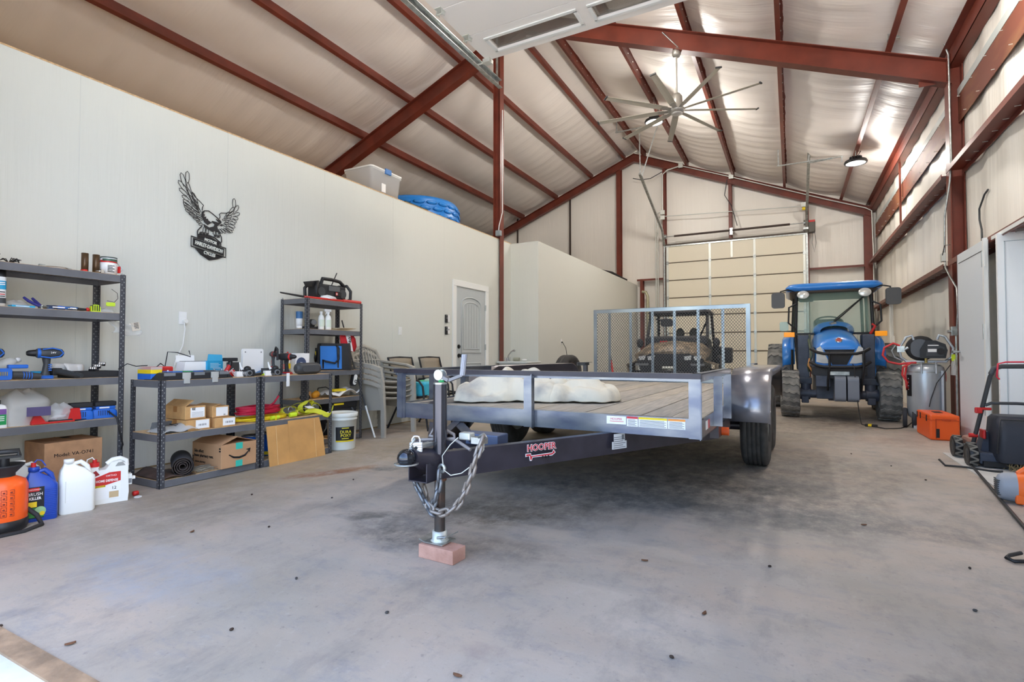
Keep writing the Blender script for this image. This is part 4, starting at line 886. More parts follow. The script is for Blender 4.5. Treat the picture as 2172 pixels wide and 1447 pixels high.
# ---- bench racks: bottom shelf
z = .058
AMZ = mat('amazon_brown',(188,146,108),.75,0,var=.03)
t = thing('shipping_box', 'large brown shipping box printed with a black smile arrow', 'box', (-4.19,2.79,z), 0)
MB().box((-.19,-.155,0),(.19,.155,.19)).build('carton', AMZ, t, bevel=.003)
for s,a in ((-1,20),(1,-16)): MB().box((-.19,-.0,-.0015),(.19,.15,.0015),TM((0,s*.155,.19),rx=-180*(s<0)*0+a*1,rz=0)@TM(rz=0 if s<0 else 180)).build('flap', AMZ, t)
TEAL = mat('teal_tape',(60,190,170),.4)
MB().box((.19,-.03,.14),(.1912,.03,.192)).box((.19,-.03,.0),(.1912,.03,.05)).build('teal_tape', TEAL, t)
MB().tube([(.1915,-.09,.105),(.1915,-.05,.08),(.1915,.0,.072),(.1915,.05,.082),(.1915,.085,.115)],[.004,.008,.009,.008,.004],6).prism([(.06,.128),(.1,.135),(.092,.098),(.085,.118)],.1905,.193,TM(rx=90,rz=90)).build('smile_arrow', INK, t)
for k,s in enumerate(('Side effect:','fewer pharmacy runs.')): text(s, .034, INK, t, (-.16,-.1565,.125-k*.036), FY, align='LEFT', sx=.85, bold=.0006)
text('amazon pharmacy', .024, INK, t, (-.15,-.1565,.04), FY, align='LEFT', sx=.8)
for k in range(5): MB().box((-.185,-.1568,.02+k*.014),(-.168,-.1555,.029+k*.014)).build('mark', INK, t)
for k in range(2): MB().box((.165,-.1568,.155-k*.02),(.185,-.1555,.167-k*.02)).build('mark', INK, t)
t = thing('rubber_roll', 'rolled black rubber mat lying on the bottom shelf', 'mat', (-4.17,2.43,z), -28)
m = MB(); pts = []
for k in range(64):
    a = k*.36; r = .016+.00085*k; pts.append((r*math.cos(a), r*math.sin(a)))
V = [[Vector((x, p[0], .075+p[1])) for p in pts] for x in (-.17,.17)]
m.loft(V, closed=False, cap=False); m.build('spiral', mat('rubber_brown',(64,54,50),.8), t, solid=.006); MB().lathe([(.072,-.17),(.072,.17),(.066,.17)],28,TM((0,0,.075),ry=90)).build('outer_wrap', BLACKS, t)
tag(MB().grid(lambda u,v:(-.17+.35*v, -.17+.26*u, .004+.05*math.exp(-((u-.35)*4)**2)*(1-v*.7)),12,8).build('rubber_mat', mat('mat_brown',(72,56,48),.8,0,var=.2), None, loc=(-4.2,2.36,z), solid=.005), 'dark brown rubber mat spread under the roll', 'mat')
m = MB(); random.seed(9)
for k in range(34): 
    a = random.uniform(-.4,.4); x, y = random.uniform(-.05,.05), random.uniform(-.03,.03); q = random.uniform(.003,.035)
    m.tube([(x-.03*math.sin(a), y-.07*math.cos(a), q),(x,y,q+.006),(x+.03*math.sin(a), y+.07*math.cos(a), q)],.0022,4)
tag(stuff(m.build('wire_ties', GALV, None, loc=(-4.08,2.54,z))), 'loose bundle of grey tie wires before the shipping box', 'wire')
for k,(y,lb) in enumerate(((3.08,'blue paint can with silver lid behind the bench post'),(3.45,'blue paint can nearest the bucket, behind the leaning cardboard'),(3.26,'middle blue paint can behind the leaning cardboard'))):
    t = can('paint_can', lb, 'can', (-4.24,y,z), .085, .19, BLUE, GALV, (.05,.2,YELL), 'blue paint cans on the bottom shelf'); MB().cyl((.085,0,.1),(.088,0,.1),.012).build('handle_ear', INK, t)
t = thing('cardboard_sheet', 'creased brown cardboard sheet leaning against the bench front', 'cardboard', (-3.985,3.365,0), 0)
CS = mat('kraft_sheet',(204,154,92),.75,0,var=.05,vs=5)
def sheetpart(y0,y1,z0a,z0b,z1a,z1b,dx): MB().prism([(y0,z0a),(y1,z0b),(y1,z1b),(y0,z1a)],dx-.003,dx+.003,TM(rx=90,rz=90)@TM(rx=0)).build('panel', CS, t)
mroot = TM(ry=-5)
MB().prism([(-.3,.0),(-.09,.0),(-.09,.345),(-.31,.345)],-.003,.003,TM(ry=-6)@TM(rx=90,rz=90)).build('panel', CS, t)
MB().prism([(-.09,.0),(.31,.0),(.3,.19),(.265,.37),(-.09,.372)],-.0,.006,TM(ry=-6)@TM(rx=90,rz=90)).build('panel', CS, t)
for y,l in ((-.22,.34),(.2,.36)): MB().box((.0045,y,.005),(.0075,y+.004,l),TM(ry=-6)).build('crease', mat('crease',(226,190,136),.7), t)

# ---- bucket
t = thing('paint_bucket', 'white plastic bucket with black and yellow paint label', 'bucket', (-4.12,4.02,0), -30)
BK = mat('bucket_white',(228,230,222),.4)
MB().lathe([(0,0),(.132,0),(.135,.01),(.146,.3),(.152,.3),(.152,.315),(.147,.315),(.149,.34),(.156,.34),(.156,.35),(.15,.355)],40).build('pail', BK, t); MB().lathe([(.158,.335),(.16,.34),(.16,.37),(.15,.375),(.146,.366),(0,.366)],40).build('lid', BK, t)
for k in range(10): MB().box((-.004,-.161,.338),(.004,-.155,.36),TM(rz=36*k)).build('lid_tab', BK, t)
MB().lathe([(.1415,.1),(.1465,.235)],14,None,R(-38),R(42)).build('black_label', INK, t); MB().lathe([(.1408,.085),(.1416,.1)],14,None,R(-38),R(42)).build('yellow_strip', YELL, t)
YT = mat('label_yellow',(230,214,60),.5)
for s_, zz, sz in (('DURA',.185,.042),('POXY',.148,.042)):
    n = len(s_)
    for i, ch in enumerate(s_):
        if ch == ' ': continue
        a = R((i-(n-1)/2)*sz*.68/.146*57.3 + 2); rr = .1418+.005*(zz-.1)/.135+.0012
        text(ch, sz, YT, t, (rr*math.cos(a), rr*math.sin(a), zz), (R(90),0,R(90)+a), bold=.0004)
[MB().lathe([(.1425+.005*(zz-.1)/.135+.0006,zz),(.1425+.005*(zz-.1)/.135+.0008,zz+.008)],6,None,R(-14),R(14)).build('print_line', YT, t) for zz in (.22,.115)]
MB().tube([(.0,-.152,.27),(.05,-.17,.22),(.0,-.185,.17),(-.06,-.16,.2)],.003,6).build('bail_handle', GALV, t)

# ================================================================ tall right rack
z = 1.558
t = thing('jobsite_radio', 'rugged black jobsite radio with roll cage on the top shelf', 'radio', (-4.62,4.28,z), 0)
MB().box((-.1,-.2,.03),(.08,.2,.19)).build('body', BLACKS, t, bevel=.02); MB().box((.08,-.06,.12),(.085,.1,.175)).build('display', mat('radio_grey',(96,98,98),.3), t)
for y in (-.15,.16): MB().cyl((.075,y-.01,.1),(.084,y-.01,.1),.05).build('speaker', DKGREY, t)
MB().box((.082,.03,.07),(.088,.12,.115)).build('badge', INK, t); MB().box((.0885,.035,.075),(.0895,.065,.11)).build('red_badge', RED, t); MB().box((.089,.045,.082),(.0902,.055,.103)).box((.089,.038,.089),(.0902,.062,.096)).build('white_cross', PAPER, t)
MB().tube([(.06,-.16,.17),(.07,-.14,.245),(.06,.0,.25),(.06,.12,.24),(.06,.19,.19)],.02,8).build('carry_handle', BLACK, t)
for s in (-1,1): MB().tube([(.09,s*.2,.02),(.1,s*.245,.05),(.1,s*.25,.14),(.08,s*.21,.2),(-.05,s*.21,.2),(-.08,s*.25,.14),(-.08,s*.245,.04)],.018,8).build('roll_cage', BLACK, t)
MB().prism([(-.3,.2),(-.2,.215),(-.2,.17),(-.26,.14)],-.05,.06,TM(rx=90,rz=90)).build('side_bumper', BLACK, t, bevel=.01)
MB().tube([(-.05,.1,.2),(-.06,.16,.3),(-.06,.19,.36)],.006,6).build('antenna', BLACK, t)
t = thing('tree_pruner', 'red and black long-handled tool lying along the top shelf', 'hand tool', (-4.46,4.15,z), 88)
MB().cyl((-.35,0,.012),(.45,0,.014),.011).build('pole', RED, t); MB().cyl((.2,0,.014),(.46,.0,.015),.018).build('grip', mat('grip_red',(206,66,60),.5), t); MB().cyl((-.6,.01,.03),(-.33,0,.012),.006,.012).cyl((-.62,-.03,.02),(-.33,0,.012),.005,.012).build('jaws', BLACKS, t)
tag(bagmesh(.1,.2,.04,12).build('foam_bits', WHITE, None, loc=(-4.5,4.18,z+.02)), 'crumpled white packing on the red tool', 'packing')
z = 1.238
def spraybottle(label, loc, rz, trig=True):
    t = thing('spray_bottle', label, 'spray bottle', loc, rz, group='white spray bottles on the right rack')
    MB().lathe([(0,0),(.03,0),(.033,.01),(.033,.12),(.026,.15),(.013,.165),(.013,.18)],24).build('bottle_body', HD, t); MB().lathe([(.0335,.03),(.0335,.11)],20,None,R(-150),R(-30)).build('label', mat('pale_label',(214,224,206),.5), t)
    MB().lathe([(.016,.175),(.016,.195),(.012,.2),(0,.2)],16).build('collar', WHITE, t)
    if trig: MB().box((-.045,-.012,.2),(.03,.012,.228)).prism([(-.025,.2),(-.035,.165),(-.03,.165),(-.015,.2)],-.006,.006,TM(rx=90)).build('trigger_head', WHITE, t, bevel=.004)
    return t
spraybottle('white bottle with plain cap left of the trigger sprayer', (-4.52,4.1,z), 80, False)
spraybottle('white trigger spray bottle on the rack second shelf', (-4.5,4.18,z), 80)
t = can('spray_can', 'blue and white can at the back of the rack second shelf', 'spray can', (-4.72,3.98,z), .035, .2, PAPER, None, (.6,.98,mat('can_blue',(60,110,160),.4)))
t = thing('laser_level', 'black laser level with round lens behind the rack post', 'level', (-4.58,3.98,z), 80); MB().box((-.07,-.05,0),(.07,.05,.03)).build('base', BLACKS, t, bevel=.005); MB().box((-.01,-.035,.03),(.06,.035,.11)).build('head', BLACK, t, bevel=.01); MB().lathe([(.0,.0),(.03,0),(.03,.02),(.02,.024),(0,.02)],20,TM((.035,-.035,.075),rx=90)).build('lens', MGREY, t)
tag(MB().ell((-4.62,3.9,z+.02),(.03,.035,.02)).build('round_box', WHITE, None), 'small round white box at the left of the rack second shelf', 'box')
for k in range(6):
    tag(MB().box((-.1,-.14,0),(.1,.14,.004)).build('paper_sheet', mat('manila',(214,200,170),.7), None, loc=(-4.6+.01*k,4.36+.015*k,z+.001+.0055*k), rot=(R(1.5*(k%2)),0,R(4*k-8))), 'manila sheet in the pile beside the spray bottles', 'paper', 'manila sheets on the rack')
tag(MB().ell((-4.7,4.28,z+.03),(.05,.08,.03)).build('dark_pouch', BLACKS, None), 'dark pouch behind the spray bottles', 'pouch')
z = .793
t = thing('tool_tote', 'blue and black soft tool bag with loop handles on the rack', 'bag', (-4.6,4.36,z), -32)
m = MB()
m.loft([[Vector((x*sx, y*sy, zz)) for x, y in rpoly(.26,.36,.05)] for zz, sx, sy in ((0,1,1),(.02,1.02,1.02),(.28,.8,.95),(.3,.75,.92))]); m.build('bag_body', BLACKS, t)
BB = mat('bag_blue',(44,120,200),.6)
MB().loft([[Vector((x,y0,zz)) for x,y0 in ((.105,-.17),(.135,-.17),(.135,.06),(.105,.06))] if 0 else [Vector((.132-.09*zz,-.17,zz)),Vector((.136-.09*zz,-.17,zz)),Vector((.136-.09*zz,.06,zz)),Vector((.132-.09*zz,.06,zz))] for zz in (.015,.27)],sm=False).build('blue_panel', BB, t)
MB().box((-.12,-.185,.02),(.12,-.18,.25)).build('side_panel', BLACKS, t); MB().box((.1,-.16,.27),(.112,.07,.295)).build('zip_band', BLACK, t)
for y in (.0,): MB().tube([(.13,-.14,.02),(.125,-.14,.12),(.15,-.12,.1),(.16,-.02,.08),(.15,.02,.12),(.115,.03,.24),(.12,.0,.28)],.011,6).build('loop_handle', BLACK, t)
MB().tube([(.12,.02,.02),(.112,.02,.26)],.016,6).tube([(.0,-.19,.22),(.03,-.21,.14),(.0,-.2,.1),(-.03,-.19,.2)],.012,6).build('strap', BLACK, t); MB().box((.0,-.205,.17),(.03,-.2,.21)).build('yellow_patch', YELL, t)
t = thing('fabric_pouch', 'red and white fabric pouch with black script on the tool bag', 'bag', (-4.5,4.47,z+.21), 0)
MB().loft([[Vector((.035*sx*math.cos(a), .12*math.sin(a)*sy+dy, zz)) for a in [2*PI*k/16 for k in range(16)]] for zz, sx, sy, dy in ((0,.6,.7,.03),(.06,1,1,.02),(.15,.9,1,0),(.2,.4,.8,-.02))]).build('pouch', mat('pouch_red',(206,40,48),.7), t); MB().prism([(-.075,.2),(.0,.195),(.05,.0),(-.0,.01)],.0345,.037,TM(rx=90,rz=90)).build('white_band', PAPER, t); text('shall', .075, INK, t, (.039,-.015,.1), (R(90),R(-72),R(90)), bold=.001)
z = .493
tag(MB().grid(lambda u,v:(-.12+.26*v, -.2+.42*u, .008+.05*abs(math.sin(5*u+2*v))*(.4+u)+.03*math.sin(9*v+3*u)**2),22,12).build('crumpled_paper', PAPER, None, loc=(-4.58,4.4,z), solid=.002), 'crumpled white plastic sheet on the lower rack shelf', 'sheet')
t = thing('ear_muffs', 'orange ear-muff cups with black band on the lower rack shelf', 'ear muffs', (-4.62,4.1,z), 0); MB().ell((0,.03,.04),(.03,.045,.04)).ell((.03,-.02,.035),(.03,.04,.035)).build('cups', mat('amber',(240,170,50),.4), t); MB().tube([(0,.04,.05),(-.05,.1,.1),(-.02,.18,.11),(.05,.24,.05)],.006,6).build('band', BLACK, t)
tag(MB().box((-.03,-.09,0),(.03,.09,.03)).build('yellow_pad', YELL, None, loc=(-4.52,4.36,z+.06), bevel=.01), 'bright yellow pad lying on the crumpled sheet', 'pad')
t = thing('caster_block', 'wooden block with black wheels on the lower rack shelf', 'block', (-4.6,3.97,z), 0); MB().box((-.04,-.03,.02),(.04,.04,.08)).build('block', CARD, t); [MB().cyl((.03,y-.015,.022),(.03,y+.015,.022),.022).build('wheel', BLACK, t) for y in (-.07,.0)]
t = thing('disc_tool', 'white and black oval tool hanging under the rack shelf', 'hand tool', (-4.46,4.53,.68), 0); MB().prism(rpoly(.07,.15,.034),-.02,.02,TM(rx=90,rz=90)@TM(rz=-14)).build('shell', BLACK, t, bevel=.006); MB().prism(rpoly(.05,.12,.024),.02,.024,TM(rx=90,rz=90)@TM(rz=-14)).build('white_face', HD, t); MB().torus((.026,.005,-.02),.016,.004,'x',16,6).build('ring_mark', INK, t); MB().tube([(0,.0,.06),(0,-.02,.12)],.012,6).build('hang_strap', BLACKS, t)
z = .063
t = thing('tool_chest', 'large black wheeled tool chest on the bottom of the rack', 'tool chest', (-4.62,4.38,z), 0); MB().box((-.17,-.19,0),(.17,.19,.36)).build('body', BLACKS, t, bevel=.02); MB().box((-.175,-.195,.3),(.175,.195,.38)).build('lid', BLACK, t, bevel=.015); MB().box((.17,-.16,.345),(.18,-.02,.365)).build('yellow_latch', YELL, t); MB().tube([(.175,.1,.1),(.2,.1,.12),(.2,.1,.28),(.175,.1,.3)],.01,6).build('side_handle', DKGREY, t); MB().box((.17,.06,.14),(.185,.14,.2)).build('clasp', GALV, t)
tag(MB().tube([(-4.25,4.655,.012),(-4.4,4.66,.37)],.011,8).build('paint_pole', HD, None), 'white-ended pole leaning beside the tall right rack', 'pole'); MB().tube([(-4.4,4.66,.37),(-4.62,4.668,.9),(-4.8,4.672,1.38)],.008,8).build('dark_shaft', DKGREY, bpy.data.objects['paint_pole'])
t = thing('paint_tray', 'shallow cardboard tray at the foot of the tall right rack', 'tray', (-4.5,4.25,.063)); MB().box((-.02,-.1,0),(.05,.12,.02)).build('tray', CARD, t)
# ================================================================ utility trailer
tr = thing('utility_trailer', 'black steel utility trailer with wood plank deck and mesh ramp gate', 'trailer', (-1.538,3.115,0), -1)
FR = mat('trailer_frame', (96,104,122), .24, .6, rgb2=(146,150,152), vs=2.2, stretch=(1.2,1,3), vlo=.4, vhi=.68)  # pale tones put outdoor reflections into the frame colour
TB = mat('tongue_black', (54,50,58), .34, .15, var=.1, vs=8)
FEN = mat('fender_steel', (168,162,160), .25, .6, rgb2=(128,130,140), vs=2, stretch=(1,1,3))
ZBm, ZDk, ZT, HW, LG = .5, .605, .862, 1.095, 4.05
# lower frame (channel) and top rail (angle)
def railx(y, z0, z1, name, m0=FR): return MB().box((-HW,y-.006,z0),(HW,y,z1)).box((-HW,y,z1-.006),(HW,y+.045,z1)).build(name, m0, tr)
railx(0, ZBm, ZDk+.003, 'front_rail'); railx(-.0, ZT-.045, ZT, 'top_rail')
MB().box((-HW-.02,-.03,ZT-.03),(HW,-.006,ZT)).build('rail_lip', TB, tr)
for s in (-1,1):
    MB().box((s*HW,0,ZBm),(s*(HW-.006),LG,ZDk+.003)).box((s*HW,0,ZBm),(s*(HW-.05),LG,ZBm+.006)).build('side_rail', FR, tr)
    MB().box((s*HW,-.03,ZT-.045),(s*(HW-.006),1.35,ZT)).box((s*HW,-.03,ZT-.006),(s*(HW-.05),1.35,ZT)).build('top_rail', FR, tr)
    MB().box((s*HW,3.6,ZT-.045),(s*(HW-.006),LG,ZT)).box((s*HW,3.6,ZT-.006),(s*(HW-.05),LG,ZT)).build('top_rail', FR, tr)
    for y in (.44, .9, 3.95):
        MB().box((s*(HW-.002),y,ZBm+.02),(s*(HW+.006),y+.06,ZT-.03)).box((s*(HW+.006),y,ZBm+.02),(s*(HW+.05),y+.006,ZT-.03)).build('stake_upright', FR, tr)
for l, w in ((-1.055,.08),(.02,.075),(1.06,.07)):
    MB().box((l-w/2,-.014,ZBm-.003),(l+w/2,-.007,ZT-.006)).box((l+w/2-.006,-.05,ZBm-.003),(l+w/2,-.01,ZT-.02) if abs(l)<.5 else (l+w/2,-.045,ZT-.03)).build('front_upright', FR, tr)
MB().box((-HW,LG-.006,ZBm),(HW,LG,ZDk+.003)).build('rear_rail', FR, tr)
for y in (.8,1.6,2.4,3.2): MB().box((-HW,y,ZBm),(HW,y+.05,ZBm+.06)).build('cross_member', TB, tr)
# planks
WOODS = [mat('grey_plank_%d' % i, c, .75, 0, rgb2=c2, vs=5, stretch=(9,.6,1), bump=.5, bs=60) for i, (c, c2) in enumerate((((166,160,150),(194,186,174)),((154,149,141),(186,179,168)),((172,163,149),(198,188,172))))]
NP = 12; pw = (2*HW-.03)/NP
for i in range(NP):
    x0 = -HW+.015+i*pw
    MB().box((x0+.004,.012+.002*(i%3),ZDk-.045),(x0+pw-.004,LG-.015,ZDk-.006+.002*(i%2))).build('deck_plank', WOODS[i%3], tr, bevel=.003)
MB().box((-.96,.08,ZDk-.004),(-.75,.9,ZDk+.0)).build('side_board', TB, tr)
# A-frame tongue
for s in (-1,1):
    MB().bar((s*.06,-1.02,.435),(s*1.05,.92,.435),.012,.125).build('tongue_beam', TB, tr)
    MB().bar((s*.04,-1.01,.495),(s*1.03,.93,.495),.05,.008).bar((s*.04,-1.01,.376),(s*1.03,.93,.376),.05,.008).build('beam_flange', TB, tr)
MB().bar((-.55,-.0,.49),(.0,-.62,.49),.07,.006,(0,0,1)).bar((-.0,-.55,.47),(-.32,-.75,.47),.05,.05).build('tongue_brace', TB, tr)
MB().bar((-.62,-.12,.48),(-.3,-.55,.45),.14,.012,(0,.5,1)).build('gusset', TB, tr)
MB().box((-.1,-.62,.47),(.14,-.5,.53)).build('battery_box', mat('blue_grey_box',(84,96,124),.4,.3), tr, bevel=.006)
# coupler
cp = MB().loft([[Vector((w*math.cos(a), y, zc+h*math.sin(a))) for a in [2*PI*k/16 for k in range(16)]] for y, w, h, zc in ((-1.02,.06,.055,.462),(-1.08,.062,.055,.468),(-1.14,.045,.038,.488),(-1.17,.042,.036,.497))]).build('coupler', TB, tr)
MB().ell((0,-1.2,.497),(.042,.045,.042),18).build('ball_socket', mat('polished_black',(70,72,78),.1,.9), tr)
MB().lathe([(.05,0),(.056,.0),(.056,.005),(.045,.006)],24,TM((0,-1.2,.468))).build('socket_flange', GALV, tr)
m = MB(); m.box((-.055,-1.12,.37),(-.05,-1.0,.46)); m.box((.05,-1.12,.37),(.055,-1.0,.46)); m.box((-.055,-1.12,.37),(.055,-1.0,.375)); m.build('hitch_channel', TB, tr)
MB().box((-.02,-1.14,.53),(.02,-1.02,.545)).tube([(0,-1.15,.53),(0,-1.17,.555),(0,-1.14,.575)],.006,6).build('coupler_latch', GALV, tr)
# jack
jx, jy = .04, -1.0
PIP = mat('jack_tube',(78,78,84),.2,.8); 
MB().cyl((jx,jy,.49),(jx,jy,.825),.034,n=24).build('jack_tube', PIP, tr)
MB().cyl((jx,jy,.08),(jx,jy,.49),.026,n=24).build('jack_leg', mat('worn_steel',(78,74,72),.4,.6,rgb2=(120,84,62),vs=6,vlo=.55,vhi=.8), tr)
MB().cyl((jx,jy,.36),(jx,jy,.44),.033,n=20).build('jack_collar', mat('rust_band',(110,74,54),.6,.3), tr)
MB().cyl((jx,jy,.825),(jx,jy,.832),.033,n=24).build('jack_cap', GALV, tr)
for y in (-.012,.012): MB().cyl((jx-.0+.0,jy+y,.87),(jx,jy+y*1.5,.87),.026,n=20).build('pivot_cheek', GALV, tr)
MB().bar((jx,jy,.868),(jx+.055,jy,.845),.016,.03,(0,1,0)).bar((jx+.055,jy,.845),(jx+.135,jy,.872),.014,.022,(0,1,0)).build('crank_arm', mat('crank_grey',(116,116,120),.4,.5), tr)
hd = MB()
for k in range(8):
    a = 2*PI*k/8; hd.cyl((jx+.13+.009*math.cos(a),jy+.009*math.sin(a),.87),(jx+.142+.009*math.cos(a),jy+.009*math.sin(a),.97),.005,n=6)
hd.cyl((jx+.13,jy,.87),(jx+.142,jy,.97),.009); hd.build('crank_handle', mat('crank_grip',(150,152,160),.35,.3), tr)
MB().lathe([(0,.118),(.036,.118),(.036,.08),(.045,.072)],20,TM((jx,jy,0))).build('foot_socket', GALVW, tr)
MB().box((-.055,-.055,0),(.055,.055,.005),TM((jx,jy,.068))).box((.055,-.055,0),(.08,.055,.005),TM((jx,jy,.068),ry=-28)@TM((.0,0,0))).box((-.085,-.055,0),(-.055,.055,.005),TM((jx-.004,jy,.05),ry=20)).build('foot_plate', GALV, tr)
MB().cyl((jx+.02,jy-.05,.1),(jx+.05,jy-.02,.1),.006).build('foot_pin', GALV, tr)
# chains
def chain(pts, name='chain_link', lk=.06, r=.0082, mt=None):
    V = [Vector(p) for p in pts]; segs = [(b-a).length for a, b in zip(V, V[1:])]; L = sum(segs); n = int(L/(lk*.72))
    def at(d):
        for a, b, s in zip(V, V[1:], segs):
            if d <= s: return a + (b-a)*(d/s)
            d -= s
        return V[-1]
    for i in range(n):
        d = L*(i+.5)/n; c = at(d); t = (at(min(L,d+.01))-at(max(0,d-.01))).normalized()
        x = t.orthogonal().normalized() if abs(t.y) > .95 else t.cross(Vector((0,1,0))).normalized()
        y = t.cross(x); w = x if i % 2 else y
        w = (w*.92 + (y if i % 2 else x)*.25).normalized()
        q = []
        for k in range(12):
            a = 2*PI*k/12; q.append(c + t*((lk/2-.0145)*(1 if math.cos(a) > 0 else -1) + .0145*math.cos(a)) + w*.0145*math.sin(a))
        MB().tube(q, r, 6, closed=True).build(name, mt, tr)
CH1 = mat('chain_worn',(150,140,132),.45,.6); CH2 = mat('chain_dark',(120,122,126),.4,.7)
chain([(.3,-1.02,.588),(.283,-1.06,.491),(.257,-1.06,.408),(.226,-1.06,.338),(.19,-1.06,.281),(.149,-1.07,.244),(.102,-1.07,.229),(.045,-1.07,.238),(.01,-1.06,.255)], mt=CH1)
chain([(.082,-1.06,.426),(.08,-1.06,.357),(.062,-1.06,.286),(.033,-1.06,.232)], mt=CH2)
chain([(-.079,-1.06,.385),(-.05,-1.06,.33),(-.016,-1.06,.28),(.023,-1.06,.231),(.06,-1.08,.215)], mt=CH2)
chain([(-.072,-1.0,.375),(-.056,-1.0,.304),(-.042,-1.0,.26),(-.02,-1.03,.24)], mt=CH1)
MB().torus((.085,-1.045,.43),.016,.008,'y',16,8).build('chain_bolt', GALV, tr)
MB().tube([(.147,-1.0,.574),(.115,-1.02,.54),(.083,-1.04,.488),(.098,-1.05,.425),(.14,-1.05,.404),(.2,-1.05,.42),(.26,-1.04,.465),(.303,-1.02,.533),(.29,-1.0,.57),(.25,-.95,.575)],.0025,6).build('breakaway_cable', mat('cable_cream',(206,204,190),.5), tr)
MB().tube([(.197,-.97,.515),(.1,-.95,.55),(-.0,-.95,.555),(-.06,-.95,.56),(-.05,-.93,.595),(0,-.93,.6),(.08,-.94,.575),(.094,-.95,.56),(.03,-.95,.55),(-.09,-1.0,.545)],.008,8).build('hitch_cable', mat('cable_grey',(140,134,132),.5,.2), tr)
MB().box((.1,-.93,.55),(.165,-.88,.585),TM(rz=0)).build('breakaway_switch', GALVW, tr, bevel=.006)
MB().box((.2,-.97,.545),(.27,-.93,.575)).tube([(.25,-.98,.58),(.29,-1.0,.6),(.31,-1.01,.585)],.007,6).build('chain_hook', GALV, tr)
# stickers
th_ = math.atan2(.885,.4657)
beam_rot = (R(90),0,R(62.2))
def onbeam(s, z, off=.0012):      # point on the outer face of the right tongue beam
    l = .06+(s+1.02)*(.99/1.94); n = Vector((.885,-.4657,0)); p = Vector((l,s,z))+n*(.006+off); return tuple(p)
RS = mat('sticker_red',(206,48,60),.4)
text('HOOPER', .048, PAPER, tr, onbeam(-.5,.472,.026), beam_rot, bold=.003, name='sticker_outline'); text('HOOPER', .048, RS, tr, onbeam(-.5,.472,.0275), beam_rot, bold=.0006)
mS = Matrix.Translation(Vector(onbeam(-.5,.432,.026))) @ Euler(beam_rot).to_matrix().to_4x4() @ Matrix.Scale(1.18,4)
MB().prism([(-.09,.012),(-.06,.012),(-.058,.002),(.06,.004),(.068,.018),(.08,.002),(.06,-.01),(-.05,-.008),(-.056,-.022),(-.066,-.022),(-.07,-.0),(-.09,-.002)],0,.001,mS).build('sticker_outline', PAPER, tr)
MB().prism([(-.086,.009),(-.063,.009),(-.06,-.001),(.06,.001),(.068,.014),(.075,.002),(.058,-.006),(-.053,-.005),(-.058,-.018),(-.063,-.018),(-.066,.001),(-.086,.001)],.0011,.002,mS).build('sticker_trailer', RS, tr)
for k in range(3): MB().lathe([(0,.0022),(.0065,.0022),(.0065,.0015)],14,mS@TM((.005+k*.016,-.012,0))).build('sticker_wheel', INK, tr)
pl = Matrix.Translation(Vector(onbeam(.02,.45,.026))) @ Euler(beam_rot).to_matrix().to_4x4()
MB().box((-.045,0,0),(.045,.045,.001),pl).box((-.06,-.045,0),(.06,0,.001),pl).build('identification_plate', mat('plate_white',(222,222,220),.3), tr)
for k in range(6): MB().box((-.05,-.038+k*.012,.001),(.05-.02*(k%2),-.034+k*.012,.0016),pl).build('print_line', MGREY, tr)
MB().box((.02,.008,.001),(.038,.038,.0016),pl).build('print_patch', MGREY, tr)
MB().box((.545,-.0078,.553),(.665,-.0065,.6)).build('maker_label', PAPER, tr); text('HOOPER', .018, MATS['sticker_red'], tr, (.605,-.0085,.583), FY); MB().box((.565,-.0085,.568),(.65,-.0075,.571)).build('maker_line', RS, tr)
for (a,b,c) in ((.67,.735,RS),(.74,.905,YELL),(.91,1.005,mat('warn_orange',(236,150,60),.5))):
    MB().box((a,-.0078,.545),(b,-.0065,.6)).build('warning_label', PAPER, tr); MB().box((a,-.0085,.59),(b,-.0078,.602)).build('label_header', c, tr)
    for k in range(6): MB().box((a+.006,-.0085,.549+k*.0066),(b-.006-.01*(k%2),-.0078,.552+k*.0066)).build('print_line', mat('fine_print',(120,120,122),.6), tr)
for (s0,c) in ((.12,PAPER),(.19,mat('reflector_red',(206,40,56),.35))): MB().box((HW,s0,.535),(HW+.0015,s0+.07,.585)).build('reflector_tape', c, tr)
MB().box((HW,.66,.54),(HW+.0015,.72,.59)).build('reflector_tape', MATS['reflector_red'], tr)
MB().cyl((HW,.75,.45),(HW+.05,.75,.45),.028).build('side_marker', ORANGE, tr); MB().box((HW-.05,.6,.42),(HW+.005,1.2,.5)).build('marker_bracket', TB, tr)
# wheels
def tyre(par, c, r, w, axis='x', rim=None, groove=5, hub=None, tm=RUBBER, ri=None):
    ri = ri or r*.56; prof = [(ri, -w*.42),(ri+.02,-w*.5),(r*.86,-w*.54),(r*.95,-w*.48),(r*.985,-w*.42)]
    for g in range(groove):
        y = -w*.42+w*.84*(g+.5)/groove; hw_ = w*.84/groove/2
        prof += [(r, y-hw_*.8),(r, y+hw_*.8)] + ([(r-.009, y+hw_*.82),(r-.009, y+hw_*1.18)] if g < groove-1 else [])
    prof += [(r*.985,w*.42),(r*.95,w*.48),(r*.86,w*.54),(ri+.02,w*.5),(ri,w*.42)]
    m = TM(c, ry=90) if axis == 'x' else TM(c, rx=90)
    o = MB().lathe(prof,48,m).build('tyre', tm, par)
    MB().lathe([(ri,-w*.42),(ri-.015,-w*.3),(ri-.02,.0),(ri-.015,w*.3),(ri,w*.42)],36,m).lathe([(ri-.018,.0),(ri*.6,.02),(ri*.35,.05),(ri*.3,.075),(0,.08)],36,m).lathe([(ri-.018,.0),(ri*.6,-.0),(0,-.02)],36,m).build('rim', rim or GALVW, par)
    return o
